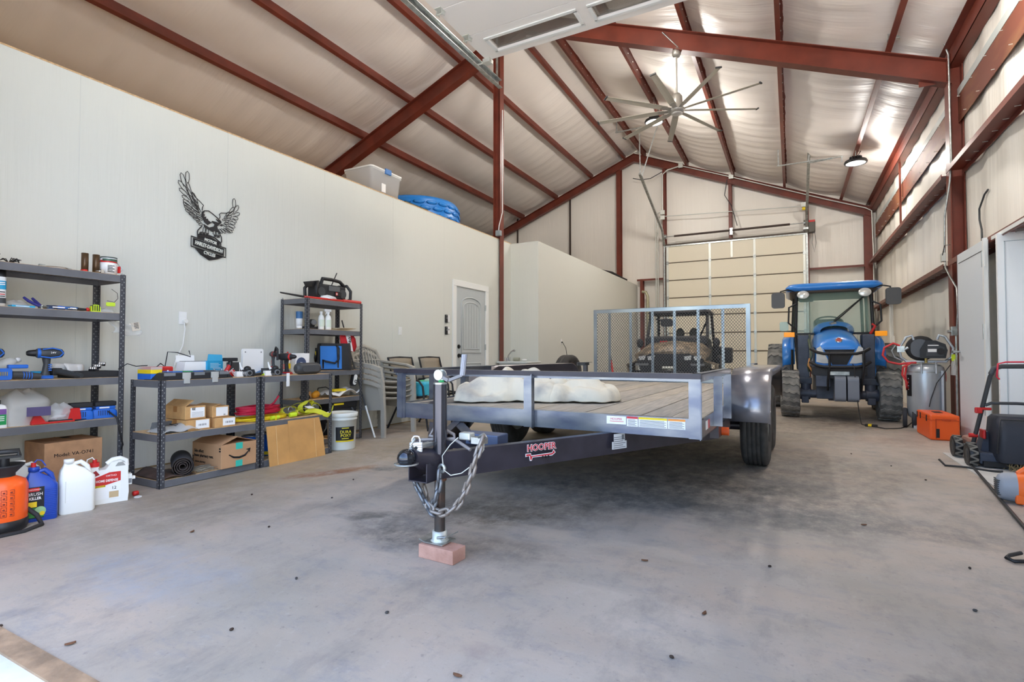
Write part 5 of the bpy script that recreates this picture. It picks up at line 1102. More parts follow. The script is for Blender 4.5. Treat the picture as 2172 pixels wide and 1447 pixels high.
for s in (-1,1):
    for y in (2.05,2.9):
        w_ = bpy.data.objects.new('wheel', None); COL.objects.link(w_); w_.parent = tr; w_.location = (s*(1.22 if s>0 else 1.25), y, .335)
        tyre(w_, (0,0,0), .335, .2)
    # fender
    prof = [(1.18,.47),(1.2,.6),(1.26,.72),(1.36,.81),(1.5,.852),(3.45,.852),(3.6,.8),(3.7,.7),(3.76,.5)]
    m = MB()
    m.loft([[Vector((s*HW,y,z)), Vector((s*1.355,y,z)), Vector((s*1.375,y+(.012 if y<2 else -.012),z-.012)), Vector((s*1.375,y+(.05 if y<2 else -.05)*(z<.8),z-.05)), ] for y, z in prof], closed=False, cap=False, sm=True)
    m.build('fender', FEN, tr, solid=.004)
    MB().prism([(y,z) for y,z in prof]+[(3.5,.62),(1.45,.62)],-.003,.003,TM((s*1.1,0,0),rx=90,rz=90)).build('fender_back', TB, tr)
    MB().cyl((s*.95,2.05,.335),(s*1.15,2.05,.335),.04).cyl((s*.95,2.9,.335),(s*1.15,2.9,.335),.04).box((s*.93,1.5,.4),(s*.97,3.4,.47)).build('leaf_spring', TB, tr)
for y in (2.05,2.9): MB().cyl((-1.15,y,.335),(1.15,y,.335),.03).build('axle', TB, tr)
# ramp gate
gt = MB(); GZ0, GZ1, GW = .6, 1.6, 1.02
gt.box((-GW,LG+.0,GZ1-.05),(GW,LG+.006,GZ1)).box((-GW,LG,GZ1-.006),(GW,LG+.05,GZ1)).box((-GW,LG,GZ0),(GW,LG+.05,GZ0+.05))
for s in (-1,1): gt.box((s*GW,LG-.002,GZ0),(s*(GW-.05),LG+.004,GZ1)).box((s*GW,LG,GZ0),(s*(GW-.006),LG+.05,GZ1))
GF = mat('gate_frame',(128,138,148),.28,.6, rgb2=(178,184,184), vs=1.3)
gate = gt.build('ramp_gate', GF, tr)
for x in (-.79,-.49,-.19,.10,.40,.70): MB().box((x-.018,LG+.012,GZ0),(x+.018,LG+.016,GZ1-.05)).box((x-.018,LG+.016,GZ0),(x-.014,LG+.05,GZ1-.05)).build('gate_bar', GF, gate)
m = MB(); cw, chh, sw = .018, .0107, .0068
rows = int((GZ1-GZ0-.08)/(2*chh))
for i in range(rows):
    z = GZ0+.05+chh+i*2*chh; n = int((2*GW-.08)/cw); vs = []; fs = []
    for k in range(n+1):
        x = -GW+.04+k*cw; zz = z + (chh if (k+i) % 2 else -chh)
        vs += [(x,LG+.006,zz-sw/2),(x,LG+.0085,zz+sw/2)]
    fs = [(2*k,2*k+2,2*k+3,2*k+1) for k in range(n)]
    m.add(vs, fs)
stuff(m.build('expanded_mesh', mat('mesh_zinc',(86,88,90),.5,.3), gate, solid=.0025))
for x in (-.8,.8): MB().cyl((x-.05,LG+.02,.59),(x+.05,LG+.02,.59),.02).build('gate_hinge', TB, gate)

# brick under the jack
t = tag(MB().box((-.1025,-.05,0),(.1025,.05,.064)).build('brick', mat('clay_brick',(196,150,132),.8,0,rgb2=(176,130,112),vs=14,bump=.3,bs=80), None, bevel=.003, loc=(-1.485,2.09,0), rot=(0,0,R(-3))), 'red clay brick under the trailer jack foot', 'brick')
# padlock hanging on the coupler latch
t = thing('padlock', 'silver laminated padlock hanging on the trailer coupler', 'padlock', (-1.555,1.98,.515), 35)
MB().box((-.03,-.014,0),(.03,.014,.045)).build('body', mat('lock_steel',(206,206,206),.3,.5), t, bevel=.004)
for k in range(3): MB().box((-.0305,-.0145,.01+k*.011),(.0305,.0145,.012+k*.011)).build('lamination', MGREY, t)
MB().tube([(-.018,0,.045),(-.018,0,.06),(-.01,0,.072),(.01,0,.072),(.018,0,.06),(.018,0,.045)],.005,8).build('shackle', CHROME, t); MB().cyl((0,-.0145,.02),(0,-.017,.02),.008).build('keyhole', INK, t)

# canvas tarp heaped on the deck
CANV = mat('canvas',(228,220,200),.85,0,rgb2=(168,165,160),vs=2.6,vlo=.5,vhi=.66,bump=.25,bs=30)
def heap(cx, cy, wx, wy, h, seed, name, label, par=None):
    random.seed(seed); K = [(random.uniform(0,6.3), random.uniform(2.5,7), random.uniform(0,6.3)) for _ in range(7)]
    def f(u, v):
        x, y = (u-.5)*2, (v-.5)*2; r = math.hypot(x, y); th = math.atan2(y, x)
        edge = 1+.14*math.sin(3*th+K[0][0])+.1*math.sin(5*th+K[1][0])+.05*math.sin(9*th+K[2][0])
        q = max(0, 1-r**3); z = 0
        rm = mnoise.ridged_multi_fractal(Vector((x*.9+seed, y*.9, 1.7)), 1.0, 2.1, 3, 1.0, 1.4)
        sm = .5+.5*mnoise.noise(Vector((x*1.4+seed*3, y*1.4, 4.2)))
        f1 = abs(math.sin(3.8*(x*math.cos(K[0][0])+y*math.sin(K[0][0]))+3.2*sm+K[0][2])); f2 = abs(math.sin(5.5*(x*math.cos(K[1][0])+y*math.sin(K[1][0]))+2.6*mnoise.noise(Vector((x*1.1, y*1.1+seed, 2)))+K[1][2])); f3 = abs(math.sin(9*(x*math.cos(K[2][0])+y*math.sin(K[2][0]))+2*sm))
        hh = h*(.12+.42*f1+.36*f2+.12*f3)*(q**.5) + .004 + .01*math.sin(11*th+6*r)**2*(r > .7)
        return (cx+wx/2*x*edge, cy+wy/2*y*edge, max(.003, hh))
    # polar grid
    m = MB(); nu, nv = 72, 26; vs = []; 
    for j in range(nv+1):
        for i in range(nu):
            r = j/nv; a = 2*PI*i/nu; vs.append(f(.5+.5*r*math.cos(a), .5+.5*r*math.sin(a)))
    m.add(vs, [(j*nu+i, j*nu+(i+1)%nu, (j+1)*nu+(i+1)%nu, (j+1)*nu+i) for j in range(nv) for i in range(nu)], True)
    o = m.build(name, CANV, par, sub=1, solid=.006, loc=None if par else (-1.538,3.115,ZDk-.004), rot=None if par else (0,0,R(-1)))
    return o if par else tag(o, label, 'tarp')
tarp = heap(-.54,.8,.95,1.0,.26,3,'canvas_tarp','cream canvas drop cloth heaped on the trailer deck')
heap(-.14,.98,.85,.95,.21,11,'trailing_fold','',tarp)
# ================================================================ compact tractor
tc_ = thing('tractor', 'blue compact cab tractor parked nose-out beside the right wall', 'tractor', (.608,9.45,0), 0)
TDK = mat('tractor_dark',(74,80,94),.45,.15,var=.1)
TGL = mat('tractor_glass',(176,210,190),.05,0,alpha=.33)  # green tint puts the windshield's reflection into the glass colour
def lugtyre(x, y, r, w, nl, ri, side):
    w_ = bpy.data.objects.new('wheel', None); COL.objects.link(w_); w_.parent = tc_; w_.location = (x, y, r)
    prof = [(ri,-w*.4),(ri+.03,-w*.5),(r*.8,-w*.53),(r*.92,-w*.5),(r*.955,-w*.42),(r*.965,0),(r*.955,w*.42),(r*.92,w*.5),(r*.8,w*.53),(ri+.03,w*.5),(ri,w*.4)]
    MB().lathe(prof,44,TM(ry=90)).build('tyre', RUBBERD, w_)
    m = MB(); d = 2*PI/nl
    for k in range(nl):
        a = k*d
        for s in (-1,1):
            pts = []
            for rr in (r*.945, r):
                for (xx, aa) in ((0,.0),(s*w*.2,.12),(s*w*.34,-.02),(s*w*.5,.2)):
                    for e in (-.24,.24):
                        an = a + d*(aa*1.2+e*(1 if rr < r*.97 else .78)) + (d*.5 if s > 0 else 0)*0.25
                        q = rr if abs(xx) < w*.42 else rr*.985
                        pts.append(Vector((xx, q*math.cos(an), q*math.sin(an))))
            # order: rr(2) x 4 stations x 2
            f = []
            for i in range(3):
                b0 = i*2; t0 = 8+i*2
                f += [(t0,t0+1,t0+3,t0+2),(b0,b0+2,t0+2,t0),(b0+1,t0+1,t0+3,b0+3)]
            f += [(0,8,9,1),(6,7,15,14)]
            m.add(pts, f)
    m.build('tread_lugs', mat('lug_rubber',(110,109,106),.85,0,rgb2=(150,147,140),vs=9), w_)
    MB().lathe([(ri,-w*.4),(ri-.03,-w*.2),(ri-.03,w*.2),(ri,w*.4)],32,TM(ry=90)).lathe([(ri-.02,0),(ri*.5,.03*side),(0,.03*side)],32,TM(ry=90)).build('rim', mat('rim_pale',(196,198,196),.4,.2), w_)
for s in (-1,1):
    lugtyre(s*.635,0,.36,.255,17,.2,s)
    lugtyre(s*.815,1.75,.585,.36,16,.3,s)
MB().cyl((-.5,0,.36),(.5,0,.36),.065).ell((0,0,.36),(.17,.12,.1)).box((-.12,-.1,.27),(.12,.1,.45)).build('front_axle', TDK, tc_)
for s in (-1,1): MB().cyl((s*.42,0,.3),(s*.42,0,.52),.07).cyl((s*.36,0,.36),(s*.52,0,.36),.09).box((s*.38,-.08,.22),(s*.48,.02,.32)).build('steering_knuckle', TDK, tc_, bevel=.01)
for x in (-.005,.15): MB().prism(rpoly(.38,.36,.06),x-.068,x+.068,TM((0,-.5,.48),rx=90,rz=90)@TM(rz=0)).build('front_weight', mat('weight_grey',(122,128,138),.5,.1), tc_, bevel=.012)
MB().box((-.3,-.55,.5),(-.12,-.2,.66)).box((-.28,-.2,.3),(.28,1.6,.62)).build('chassis', TDK, tc_, bevel=.01)
# hood
def hring(y, w, zb, zt, cr=.35): 
    P = []
    for k in range(13):
        a = PI*k/12; x = w*math.cos(a); q = abs(math.cos(a)); P.append(Vector((x*(1 if abs(x) < w*.99 else 1), y, zb+(zt-zb)*(math.sin(a)**cr))))
    return [Vector((w,y,zb))]+P[0:]+[Vector((-w,y,zb))]
MB().loft([hring(-.5,.27,.8,1.06), hring(-.46,.3,.78,1.14), hring(-.35,.31,.78,1.21), hring(.0,.315,.78,1.3), hring(.35,.32,.78,1.36), hring(.62,.33,.8,1.4)],closed=False,cap=False).add(hring(-.5,.27,.8,1.06),[tuple(range(15))]).build('hood', TBLUE, tc_)
MB().loft([hring(.4,.2,1.3,1.43,.6), hring(.6,.27,1.3,1.5,.6), hring(.72,.3,1.3,1.52,.6)],closed=False,cap=False).build('cowl', TBLUE, tc_)
MB().prism([(-.2,1.06),(.2,1.06),(.09,.82),(-.09,.82)],.5,.515,TM(rx=90)).build('grille', mat('grille_dark',(48,50,54),.5,0,bump=1,bs=200), tc_, bevel=.004)
MB().prism([(-.2,1.07),(.2,1.07),(.185,1.04),(-.185,1.04)],.515,.522,TM(rx=90)).build('grille_top', TBLUE, tc_)
for s in (-1,1):
    MB().prism([(s*.235,1.09),(s*.285,1.06),(s*.29,.86),(s*.2,.84),(s*.12,.84)],.5,.53,TM(rx=90)).build('headlight', mat('headlight_lens',(214,216,214),.12,.2), tc_)
    MB().box((s*.305,-.42,.82),(s*.322,-.2,1.08)).build('side_grille', mat('side_dark',(50,52,58),.5), tc_)
    MB().box((s*.36,.3,.55),(s*.52,.62,1.28)).build('side_panel', TDK, tc_, bevel=.01)
    MB().box((s*.33,.1,.5),(s*.56,.8,.6)).build('step', TDK, tc_, bevel=.01)
MB().lathe([(0,.012),(.04,.01),(.045,.0)],20,TM((0.0,-.43,1.175),rx=62)).build('emblem_ring', CHROME, tc_); MB().lathe([(0,.013),(.032,.012)],18,TM((0.0,-.431,1.176),rx=62)).build('emblem', mat('emblem_red',(170,60,50),.4), tc_)
MB().box((-.34,-.47,.66),(.34,.3,.79)).prism([(-.34,.78),(.34,.78),(.3,.62),(-.3,.62)],.3,.48,TM(rx=90)).build('lower_nose', mat('nose_black',(46,46,48),.5), tc_, bevel=.01)
for z, w in ((.98,.36),(.79,.37)):
    MB().tube([(-w,-.53,z+.07),(-w+.08,-.6,z+.02),(-.2,-.62,z),(.2,-.62,z),(w-.08,-.6,z+.02),(w,-.53,z+.07)],.022,10).build('guard_bar', BLACK, tc_)
for x in (-.13,.28): MB().tube([(x,-.62,1.0),(x,-.63,.8),(x-.02,-.6,.6),(x-.02,-.5,.45)],.016,8).build('guard_upright', BLACK, tc_)
MB().box((-.12,-.5,.67),(.12,-.45,.72)).build('hitch_pin', GALV, tc_)
# cab
CY0, CY1 = .65, 2.15
for s in (-1,1):
    MB().tube([(s*.51,CY0+.02,.72),(s*.545,CY0,1.3),(s*.525,CY0+.06,2.0)],.026,8).build('front_pillar', BLACK, tc_)
    MB().tube([(s*.6,1.75,1.1),(s*.56,1.7,2.0)],.025,8).build('middle_pillar', BLACK, tc_)
    MB().tube([(s*.56,CY1,1.1),(s*.53,CY1-.05,2.0)],.025,8).build('rear_pillar', BLACK, tc_)
    m = MB(); m.add([(s*.52,CY0+.02,.85),(s*.545,CY0,1.32),(s*.525,CY0+.06,1.98),(s*.555,1.7,1.98),(s*.6,1.75,1.1),(s*.56,1.2,.85)],[(0,1,2,3,4,5)]); m.build('door_glass', TGL, tc_)
    m = MB(); m.add([(s*.6,1.75,1.15),(s*.56,1.7,1.98),(s*.53,CY1-.05,1.98),(s*.56,CY1,1.15)],[(0,1,2,3)]); m.build('side_glass', TGL, tc_)
    MB().tube([(s*.53,CY0-.01,1.82),(s*.64,CY0-.03,1.76),(s*.65,CY0-.03,1.5),(s*.53,CY0-.01,1.38)],.014,8).build('grab_rail', BLACK, tc_)
    MB().box((s*.56,CY0-.06,1.26),(s*.72,CY0-.02,1.34)).build('turn_signal', mat('amber_lens',(255,160,30),.3,0,emit=.15), tc_, bevel=.006)
    MB().box((s*.54,CY0-.02,1.28),(s*.58,CY0+.0,1.32)).build('signal_arm', BLACK, tc_)
    a = MB().tube([(s*.5,CY0+.0,2.02),(s*.66,CY0-.06,2.06),(s*.76,CY0-.1,2.03),(s*.775,CY0-.1,1.86)],.013,8).build('mirror_arm', BLACK, tc_)
    MB().prism(rpoly(.2,.26,.04),-.02,.02,TM((s*.8,CY0-.09,1.88),rx=90,rz=s*8)).build('mirror', mat('mirror_back',(92,94,96),.5), a, bevel=.01)
    MB().lathe([(0,-.03),(.04,-.03),(.05,.0),(.05,.03),(0,.03)],20,TM((s*.43,CY0-.05,1.96),rx=90)).build('work_light_shell', BLACK, tc_)
    MB().lathe([(0,.014),(.055,.01),(.07,.0)],20,TM((s*.43,CY0-.1,1.96),rx=80)@Matrix.Scale(1.25,4,(1,0,0))).build('work_light', mat('lamp_glass',(224,224,218),.15,.3), tc_)
    MB().loft([[Vector((s*x,y,z)) for x, y, z in ((.56,yy,zz),(.73,yy,zz-.02),(.75,yy,zz-.06))] for yy, zz in ((1.0,.8),(1.04,1.05),(1.2,1.22),(1.5,1.3),(1.9,1.3),(2.3,1.15))],closed=False,cap=False).build('rear_fender', TBLUE, tc_, solid=.02)
    MB().box((s*.58,1.05,.6),(s*.62,2.3,1.25)).build('fender_inner', TBLUE, tc_)
m = MB(); m.add([(-.53,CY0+.0,1.33),(.53,CY0,1.33),(.51,CY0+.06,1.99),(-.51,CY0+.06,1.99)],[(0,1,2,3)]); m.build('windshield', TGL, tc_)
m = MB(); m.add([(-.53,CY0,1.3),(-.32,CY0,1.3),(-.34,CY0,.85),(-.52,CY0,.85)],[(0,1,2,3)]).add([(.53,CY0,1.3),(.32,CY0,1.3),(.34,CY0,.85),(.52,CY0,.85)],[(0,1,2,3)]); m.build('lower_glass', TGL, tc_)
m = MB(); m.add([(-.55,CY1,1.1),(.55,CY1,1.1),(.52,CY1-.05,1.98),(-.52,CY1-.05,1.98)],[(0,1,2,3)]); m.build('rear_glass', TGL, tc_)
MB().bar((-.54,CY0-.01,1.31),(.54,CY0-.01,1.31),.03,.035).build('windshield_sill', BLACK, tc_)
rf = rpoly(1.38,1.75,.18,5); rf2 = rpoly(1.3,1.65,.18,5)
MB().loft([ring(rf2,2.03,1,(0,1.42)), ring(rf,2.06,1,(0,1.42)), ring(rf,2.1,1.0,(0,1.42)), ring(rf,2.15,.93,(0,1.42)), ring(rf,2.17,.75,(0,1.42))]).build('roof', TBLUE, tc_)
MB().loft([ring(rpoly(1.2,1.6,.15,5),2.0,1,(0,1.42)), ring(rpoly(1.28,1.66,.17,5),2.04,1,(0,1.42))]).build('roof_lining', mat('roof_brown',(98,84,72),.6), tc_)
MB().box((-.25,.62,2.02),(.3,.72,2.05)).build('visor', DKGREY, tc_)
wp = MB().tube([(-.02,CY0-.16,1.47),(.1,CY0-.05,1.58),(.43,CY0+.03,1.9)],[.014,.012,.006],8).build('wiper_arm', BLACK, tc_); MB().tube([(.0,CY0-.05,1.52),(.45,CY0+.03,1.93)],.008,6).build('wiper_blade', BLACK, wp); MB().cyl((-.05,CY0-.18,1.45),(.02,CY0-.14,1.47),.03).build('wiper_hub', GALV, tc_)
MB().torus((0,0,0),.2,.014,'z',28,8,TM((-.05,CY0+.32,1.52),rx=30)).build('steering_wheel', BLACK, tc_)
MB().cyl((-.05,CY0+.32,1.5),(-.05,CY0+.1,1.2),.03).box((-.25,CY0+.02,1.2),(.2,CY0+.15,1.45)).build('dash', BLACKS, tc_, bevel=.03)
MB().box((-.25,1.5,.95),(.25,1.95,1.1)).box((-.24,1.85,1.1),(.24,2.0,1.62)).build('seat', mat('seat_navy',(40,52,76),.7), tc_, bevel=.05)
MB().box((-.5,.7,.72),(.5,2.2,.78)).build('cab_floor', TDK, tc_)
MB().prism(rpoly(.14,.16,.03),-.015,.015,TM((-.72,CY0+.35,1.46),rx=90)).build('rear_view_mirror', mat('mirror_pale',(150,160,150),.2,.3), tc_)
MB().prism(rpoly(.22,.09,.03),-.01,.01,TM((-.38,CY0+.12,1.9),rx=90)).build('inside_mirror', DKGREY, tc_)
MB().tube([(.5,CY0-.04,1.3),(.56,CY0-.08,1.42),(.52,CY0-.06,1.45)],.02,8).build('red_rag', RED, tc_)
MB().tube([(-.36,.3,.7),(-.38,.2,.8),(-.33,.1,.95),(-.36,.3,1.2),(-.35,.42,1.28)],.02,8).build('hose_bundle', mat('olive_hose',(96,104,84),.6), tc_)
MB().tube([(-.3,-.1,.66),(-.38,-.05,.8),(-.36,.1,.9)],.015,6).build('orange_hose', mat('tan_hose',(190,130,70),.6), tc_)
MB().cyl((-.6,.75,.62),(-.6,.75,1.05),.02).build('exhaust_stub', BLACK, tc_)
t = thing('heater_cord', 'black engine-heater cord trailing from the tractor to an inline box', 'cord', (0,0,0))
MB().tube([(.764,8.9,.83),(.772,8.8,.79),(.79,8.78,.5),(.81,8.77,.25),(.835,8.74,.04),(.84,8.7,.008),(.89,8.56,.008)],.006,6).build('cord', BLACKS, t); MB().tube([(.97,8.48,.01),(1.06,8.33,.008),(1.15,8.38,.008),(1.25,8.49,.008),(1.37,8.8,.008),(1.5,9.3,.008)],.006,6).build('cord', BLACKS, t)
MB().box((-.07,-.025,0),(.07,.025,.035),TM((.93,8.52,0),rz=-20)).build('inline_box', BLACKS, t, bevel=.008); MB().box((-.02,-.027,.008),(.02,.02,.037),TM((.92,8.522,0),rz=-20)).build('warning_label', YELL, t)

# ================================================================ side-by-side behind the gate
uv = thing('utility_vehicle', 'camouflage side-by-side utility vehicle parked behind the trailer gate', 'vehicle', (-2.02,10.35,0), 2)
CAMO = mat('camo',(92,80,64),.5,0,rgb2=(150,132,106),vs=9,vlo=.42,vhi=.6); UBK = mat('utv_black',(40,40,43),.5)
MB().loft([[Vector((x,y,z)) for x,z in ((-.62,zb),(-.66,zb+.1),(-.5,zt),(0,zt+.05),(.5,zt),(.66,zb+.1),(.62,zb))] for y, zb, zt in ((-.25,.86,.98),(-.1,.86,1.1),(.35,.9,1.18),(.5,.95,1.2))],closed=True).build('hood', CAMO, uv)
MB().prism([(-.6,.88),(-.35,.98),(.35,.98),(.6,.88),(.5,.55),(.25,.42),(-.25,.42),(-.5,.55)],.2,.32,TM(rx=90)).build('front_fascia', UBK, uv, bevel=.02)
MB().prism([(-.32,.84),(.32,.84),(.26,.6),(-.26,.6)],.32,.335,TM(rx=90)).build('grille', mat('grille_dark',(48,50,54),.5), uv)
for s in (-1,1):
    for k,x in enumerate((.33,.5)): MB().prism([(s*x-.07,.93),(s*x+.07,.95),(s*x+.05,.87),(s*x-.05,.86)],.3,.335,TM(rx=90)).build('headlight', mat('utv_lens',(220,224,226),.1,.3), uv)
    MB().box((s*.38,-.34,.76),(s*.62,-.3,.8)).build('bumper_wing', MGREY, uv)
    for y in (.0,1.75):
        w_ = bpy.data.objects.new('wheel', None); COL.objects.link(w_); w_.parent = uv; w_.location = (s*.64,y,.33); tyre(w_, (0,0,0), .33, .24, groove=4, rim=DKGREY)
    MB().tube([(s*.6,.45,.95),(s*.58,.6,1.3),(s*.56,.85,1.82),(s*.56,1.7,1.84),(s*.6,1.95,1.0)],.03,8).build('roll_cage', UBK, uv)
    MB().box((s*.35-.2,1.2,.6),(s*.35+.2,1.65,.78)).prism(rpoly(.42,.55,.1),-.06,.06,TM((s*.35,1.7,1.05),rx=90)).build('seat', mat('seat_grey',(88,88,80),.8), uv, bevel=.04)
    MB().ell((s*.14+.06,1.62,1.42),(.09,.06,.13)).build('headrest', mat('headrest',(74,74,68),.8), uv)
    MB().loft([[Vector((s*x,y,z)) for x,z in ((.55,.5),(.78,.62),(.8,.78),(.6,.85))] for y in (-.28,-.1,.25,.38)],closed=False,cap=False).build('front_guard', CAMO, uv, solid=.02)
    MB().box((s*.72,1.0,.55),(s*.78,2.3,.95)).build('side_panel', UBK, uv, bevel=.02)
MB().loft([ring(rpoly(1.25,1.15,.15),1.82,1,(0,1.3)),ring(rpoly(1.25,1.15,.15),1.86,.98,(0,1.3)),ring(rpoly(1.25,1.15,.15),1.89,.8,(0,1.3))]).build('roof', UBK, uv)
MB().tube([(-.56,.85,1.8),(.56,.85,1.8)],.03,8).tube([(-.58,.62,1.32),(.58,.62,1.32)],.02,8).tube([(.3,1.7,1.3),(.56,.95,1.7)],.02,8).build('cage_crossbar', UBK, uv)
MB().box((-.6,.45,1.15),(.6,.62,1.32)).build('dashboard', UBK, uv, bevel=.03); MB().prism(rpoly(.24,.16,.05),-.03,.03,TM((-.22,.75,1.62),rx=90)).tube([(-.45,.8,1.7),(-.22,.75,1.66)],.02,6).build('mirror', UBK, uv, bevel=.01)
MB().box((-.3,.44,1.2),(-.15,.45,1.24)).build('red_badge', RED, uv)
MB().box((-.72,1.9,.75),(.72,2.6,1.15)).build('cargo_box', UBK, uv, bevel=.03)
MB().tube([(-.4,-.36,.5),(-.38,-.4,.62),(.0,-.42,.66),(.38,-.4,.62),(.4,-.36,.5)],.025,8).build('front_bumper', UBK, uv)
MB().cyl((-.12,-.36,.72),(.08,-.36,.72),.03).tube([(.0,-.38,.7),(.06,-.4,.66),(.03,-.4,.58),(-.02,-.4,.62),(.0,-.39,.7)],.01,6).build('winch_hook', GALVW, uv)
MB().box((-.1,-.42,.44),(.06,-.41,.49)).build('plate', PAPER, uv); MB().prism([(.22,.5),(.3,.64),(.33,.6),(.28,.52)],.4,.42,TM(rx=90)).build('yellow_tag', mat('amber',(240,170,50),.4), uv)
MB().box((.74,1.85,.78),(.95,2.3,1.12)).build('side_pod', UBK, uv, bevel=.04)
for s in (-1,1): MB().ell((s*.74,.62,1.2),(.07,.03,.1)).build('side_mirror', UBK, uv)
MB().box((-.6,-.1,.35),(.6,2.2,.5)).build('chassis', UBK, uv)

t = thing('pole_tool', 'red-handled pole tool leaning on the partition behind the gate', 'tool', (-2.9,9.5,0)); MB().tube([(.02,0,.35),(-.12,.2,.85)],.02,8).build('red_handle', RED, t); MB().tube([(-.12,.2,.85),(-.16,.25,1.0)],.018,8).build('black_grip', BLACK, t); MB().tube([(.06,-.08,.06),(.02,0,.35)],.012,8).build('shaft', DKGREY, t); MB().box((-.02,-.12,0),(.16,-.02,.08)).build('head', BLACKS, t, bevel=.01)
t = thing('chainsaw_case', 'orange tool case on the floor behind the trailer gate', 'tool case', (-3.05,8.7,0), 5); MB().box((-.2,-.12,0),(.2,.12,.28)).build('case', mat('case_orange',(214,140,66),.5), t, bevel=.02); MB().tube([(-.08,0,.28),(-.08,0,.33),(.08,0,.33),(.08,0,.28)],.014,8).build('handle', BLACK, t); MB().box((-.12,-.125,.18),(.12,-.118,.24)).build('latch', BLACK, t)
t = thing('log_pile_bucket', 'brown rough bucket on the floor between gate and vehicle', 'bucket', (-2.6,8.9,0)); MB().lathe([(0,0),(.15,0),(.19,.3),(.18,.3),(.15,.02)],24).build('pail', mat('brown_pail',(120,98,76),.8,0,var=.2,vs=20), t); MB().lathe([(.18,.29),(.2,.29),(.2,.31),(.18,.31)],24).build('rim', DKGREY, t)
# spare tyre on a low crate by the partition
t = thing('spare_tyre', 'spare tyre standing on a low black crate by the partition', 'tyre', (-3.83,9.55,.29), -14); w_ = bpy.data.objects.new('wheel', None); COL.objects.link(w_); w_.parent = t; w_.location = (0,0,.335); tyre(w_,(0,0,0),.335,.21,rim=mat('rusty_rim',(120,96,84),.6,.2))
t = thing('storage_crate', 'low black plastic crate under the spare tyre', 'crate', (-3.8,9.55,0), 0); MB().box((-.22,-.38,0),(.22,.38,.26)).build('bin', BLACKS, t, bevel=.015); MB().box((-.235,-.395,.255),(.235,.395,.29)).build('lid', BLACK, t, bevel=.008)
# ================================================================ chairs by the left wall
PLG = mat('plastic_greige',(172,167,156),.45)
def monobloc(label, loc, rz):
    t = thing('plastic_chair', label, 'chair', loc, rz, group='stacked plastic chairs')
    MB().grid(lambda u,v:(-.2+.44*u, (-.25+.5*v)*(.9+.1*u), .42+.03*u-.02*math.sin(PI*v)+.015*(u>.95)),10,8).build('seat', PLG, t, solid=.012)
    for k in range(9):       # back made of slats
        y = -.2+.05*k; a = math.cos(y*4.2)
        MB().tube([(-.19,y*.95,.45),(-.25,y,.62),(-.31,y*1.02,.62+.24*a)],[.011,.011,.008],6).build('back_slat', PLG, t)
    MB().tube([(-.21,-.27,.44),(-.27,-.28,.66),(-.31,-.2,.82),(-.325,0,.88),(-.31,.2,.82),(-.27,.28,.66),(-.21,.27,.44)],[.02,.022,.024,.026,.024,.022,.02],8).build('back_rim', PLG, t)
    for z in (.58,.7): MB().tube([(-.24-.2*(z-.55),-.24,z),(-.26-.2*(z-.55),0,z+.01),(-.24-.2*(z-.55),.24,z)],.01,6).build('back_slat', PLG, t)
    for s in (-1,1):
        MB().loft([[Vector((x+dx, s*(y+dy), z)) for dx, dy in ((-.022,-.022),(.03,-.012),(.03,.02),(-.022,.02))] for x, y, z in ((.25,.275,0),(.245,.27,.25),(.24,.285,.45),(.21,.3,.62))],sm=False).build('leg', PLG, t)
        MB().loft([[Vector((x+dx, s*(y+dy), z)) for dx, dy in ((-.02,-.02),(.03,-.012),(.03,.02),(-.02,.02))] for x, y, z in ((-.3,.27,0),(-.26,.265,.25),(-.22,.26,.45))],sm=False).build('leg', PLG, t)
        MB().loft([[Vector((x, s*(y-.03), z)), Vector((x, s*(y+.03), z)), Vector((x, s*(y+.03), z-.045)), Vector((x, s*(y-.03), z-.02))] for x, y, z in ((.24,.3,.62),(.12,.31,.655),(-.1,.3,.68),(-.27,.275,.7))],sm=False).build('armrest', PLG, t)
        MB().loft([[Vector((x, s*.27, z)), Vector((x, s*.275, z)), Vector((x, s*.275, z-.14)), Vector((x, s*.27, z-.14))] for x, z in ((.24,.46),(0,.44),(-.22,.45))],sm=False).build('side_apron', PLG, t)
    return t
c0 = monobloc('bottom greige plastic chair of the stack by the wall', (-4.46,5.03,0), 0)
for k, lb in ((1,'second greige plastic chair from the bottom of the stack'),(2,'third greige plastic chair from the bottom of the stack'),(3,'topmost greige plastic chair of the stack')):
    c = copy_tree(c0); c.location = (-4.46-.003*k, 5.03, .065*k); c['label'] = lb
SLG = mat('sling_tan',(150,138,120),.7,0,bump=.3,bs=300)
def slingchair(label, loc, rz):
    t = thing('sling_chair', label, 'chair', loc, rz, group='patio sling chairs')
    MB().grid(lambda u,v:(-.22+.46*u, -.23+.46*v, .41+.03*u-.035*math.sin(PI*u)),8,4).build('seat_sling', SLG, t, solid=.006)
    MB().grid(lambda u,v:(-.22-.16*u-.02*math.sin(PI*u), -.23+.46*v, .42+.5*u+.0),8,4).build('back_sling', SLG, t, solid=.006)
    MB().tube([(-.385,-.24,.92),(-.39,0,.93),(-.385,.24,.92)],.013,8).build('back_bar', BLACKS, t)
    for s in (-1,1):
        MB().tube([(-.385,s*.245,.93),(-.24,s*.245,.45),(-.2,s*.245,.42),(.0,s*.245,.4),(.26,s*.245,.44)],.013,8).build('sling_rail', BLACKS, t)
        MB().tube([(.3,s*.27,.0),(.25,s*.275,.3),(.22,s*.28,.56),(.16,s*.28,.63),(.0,s*.28,.65),(-.28,s*.27,.62)],.013,8).build('arm_and_leg', BLACKS, t)
        MB().tube([(-.36,s*.27,.0),(-.2,s*.265,.3),(.02,s*.255,.41)],.013,8).build('rear_leg', BLACKS, t)
    MB().tube([(.25,-.275,.3),(.25,.275,.3)],.011,8).build('stretcher', BLACKS, t)
    return t
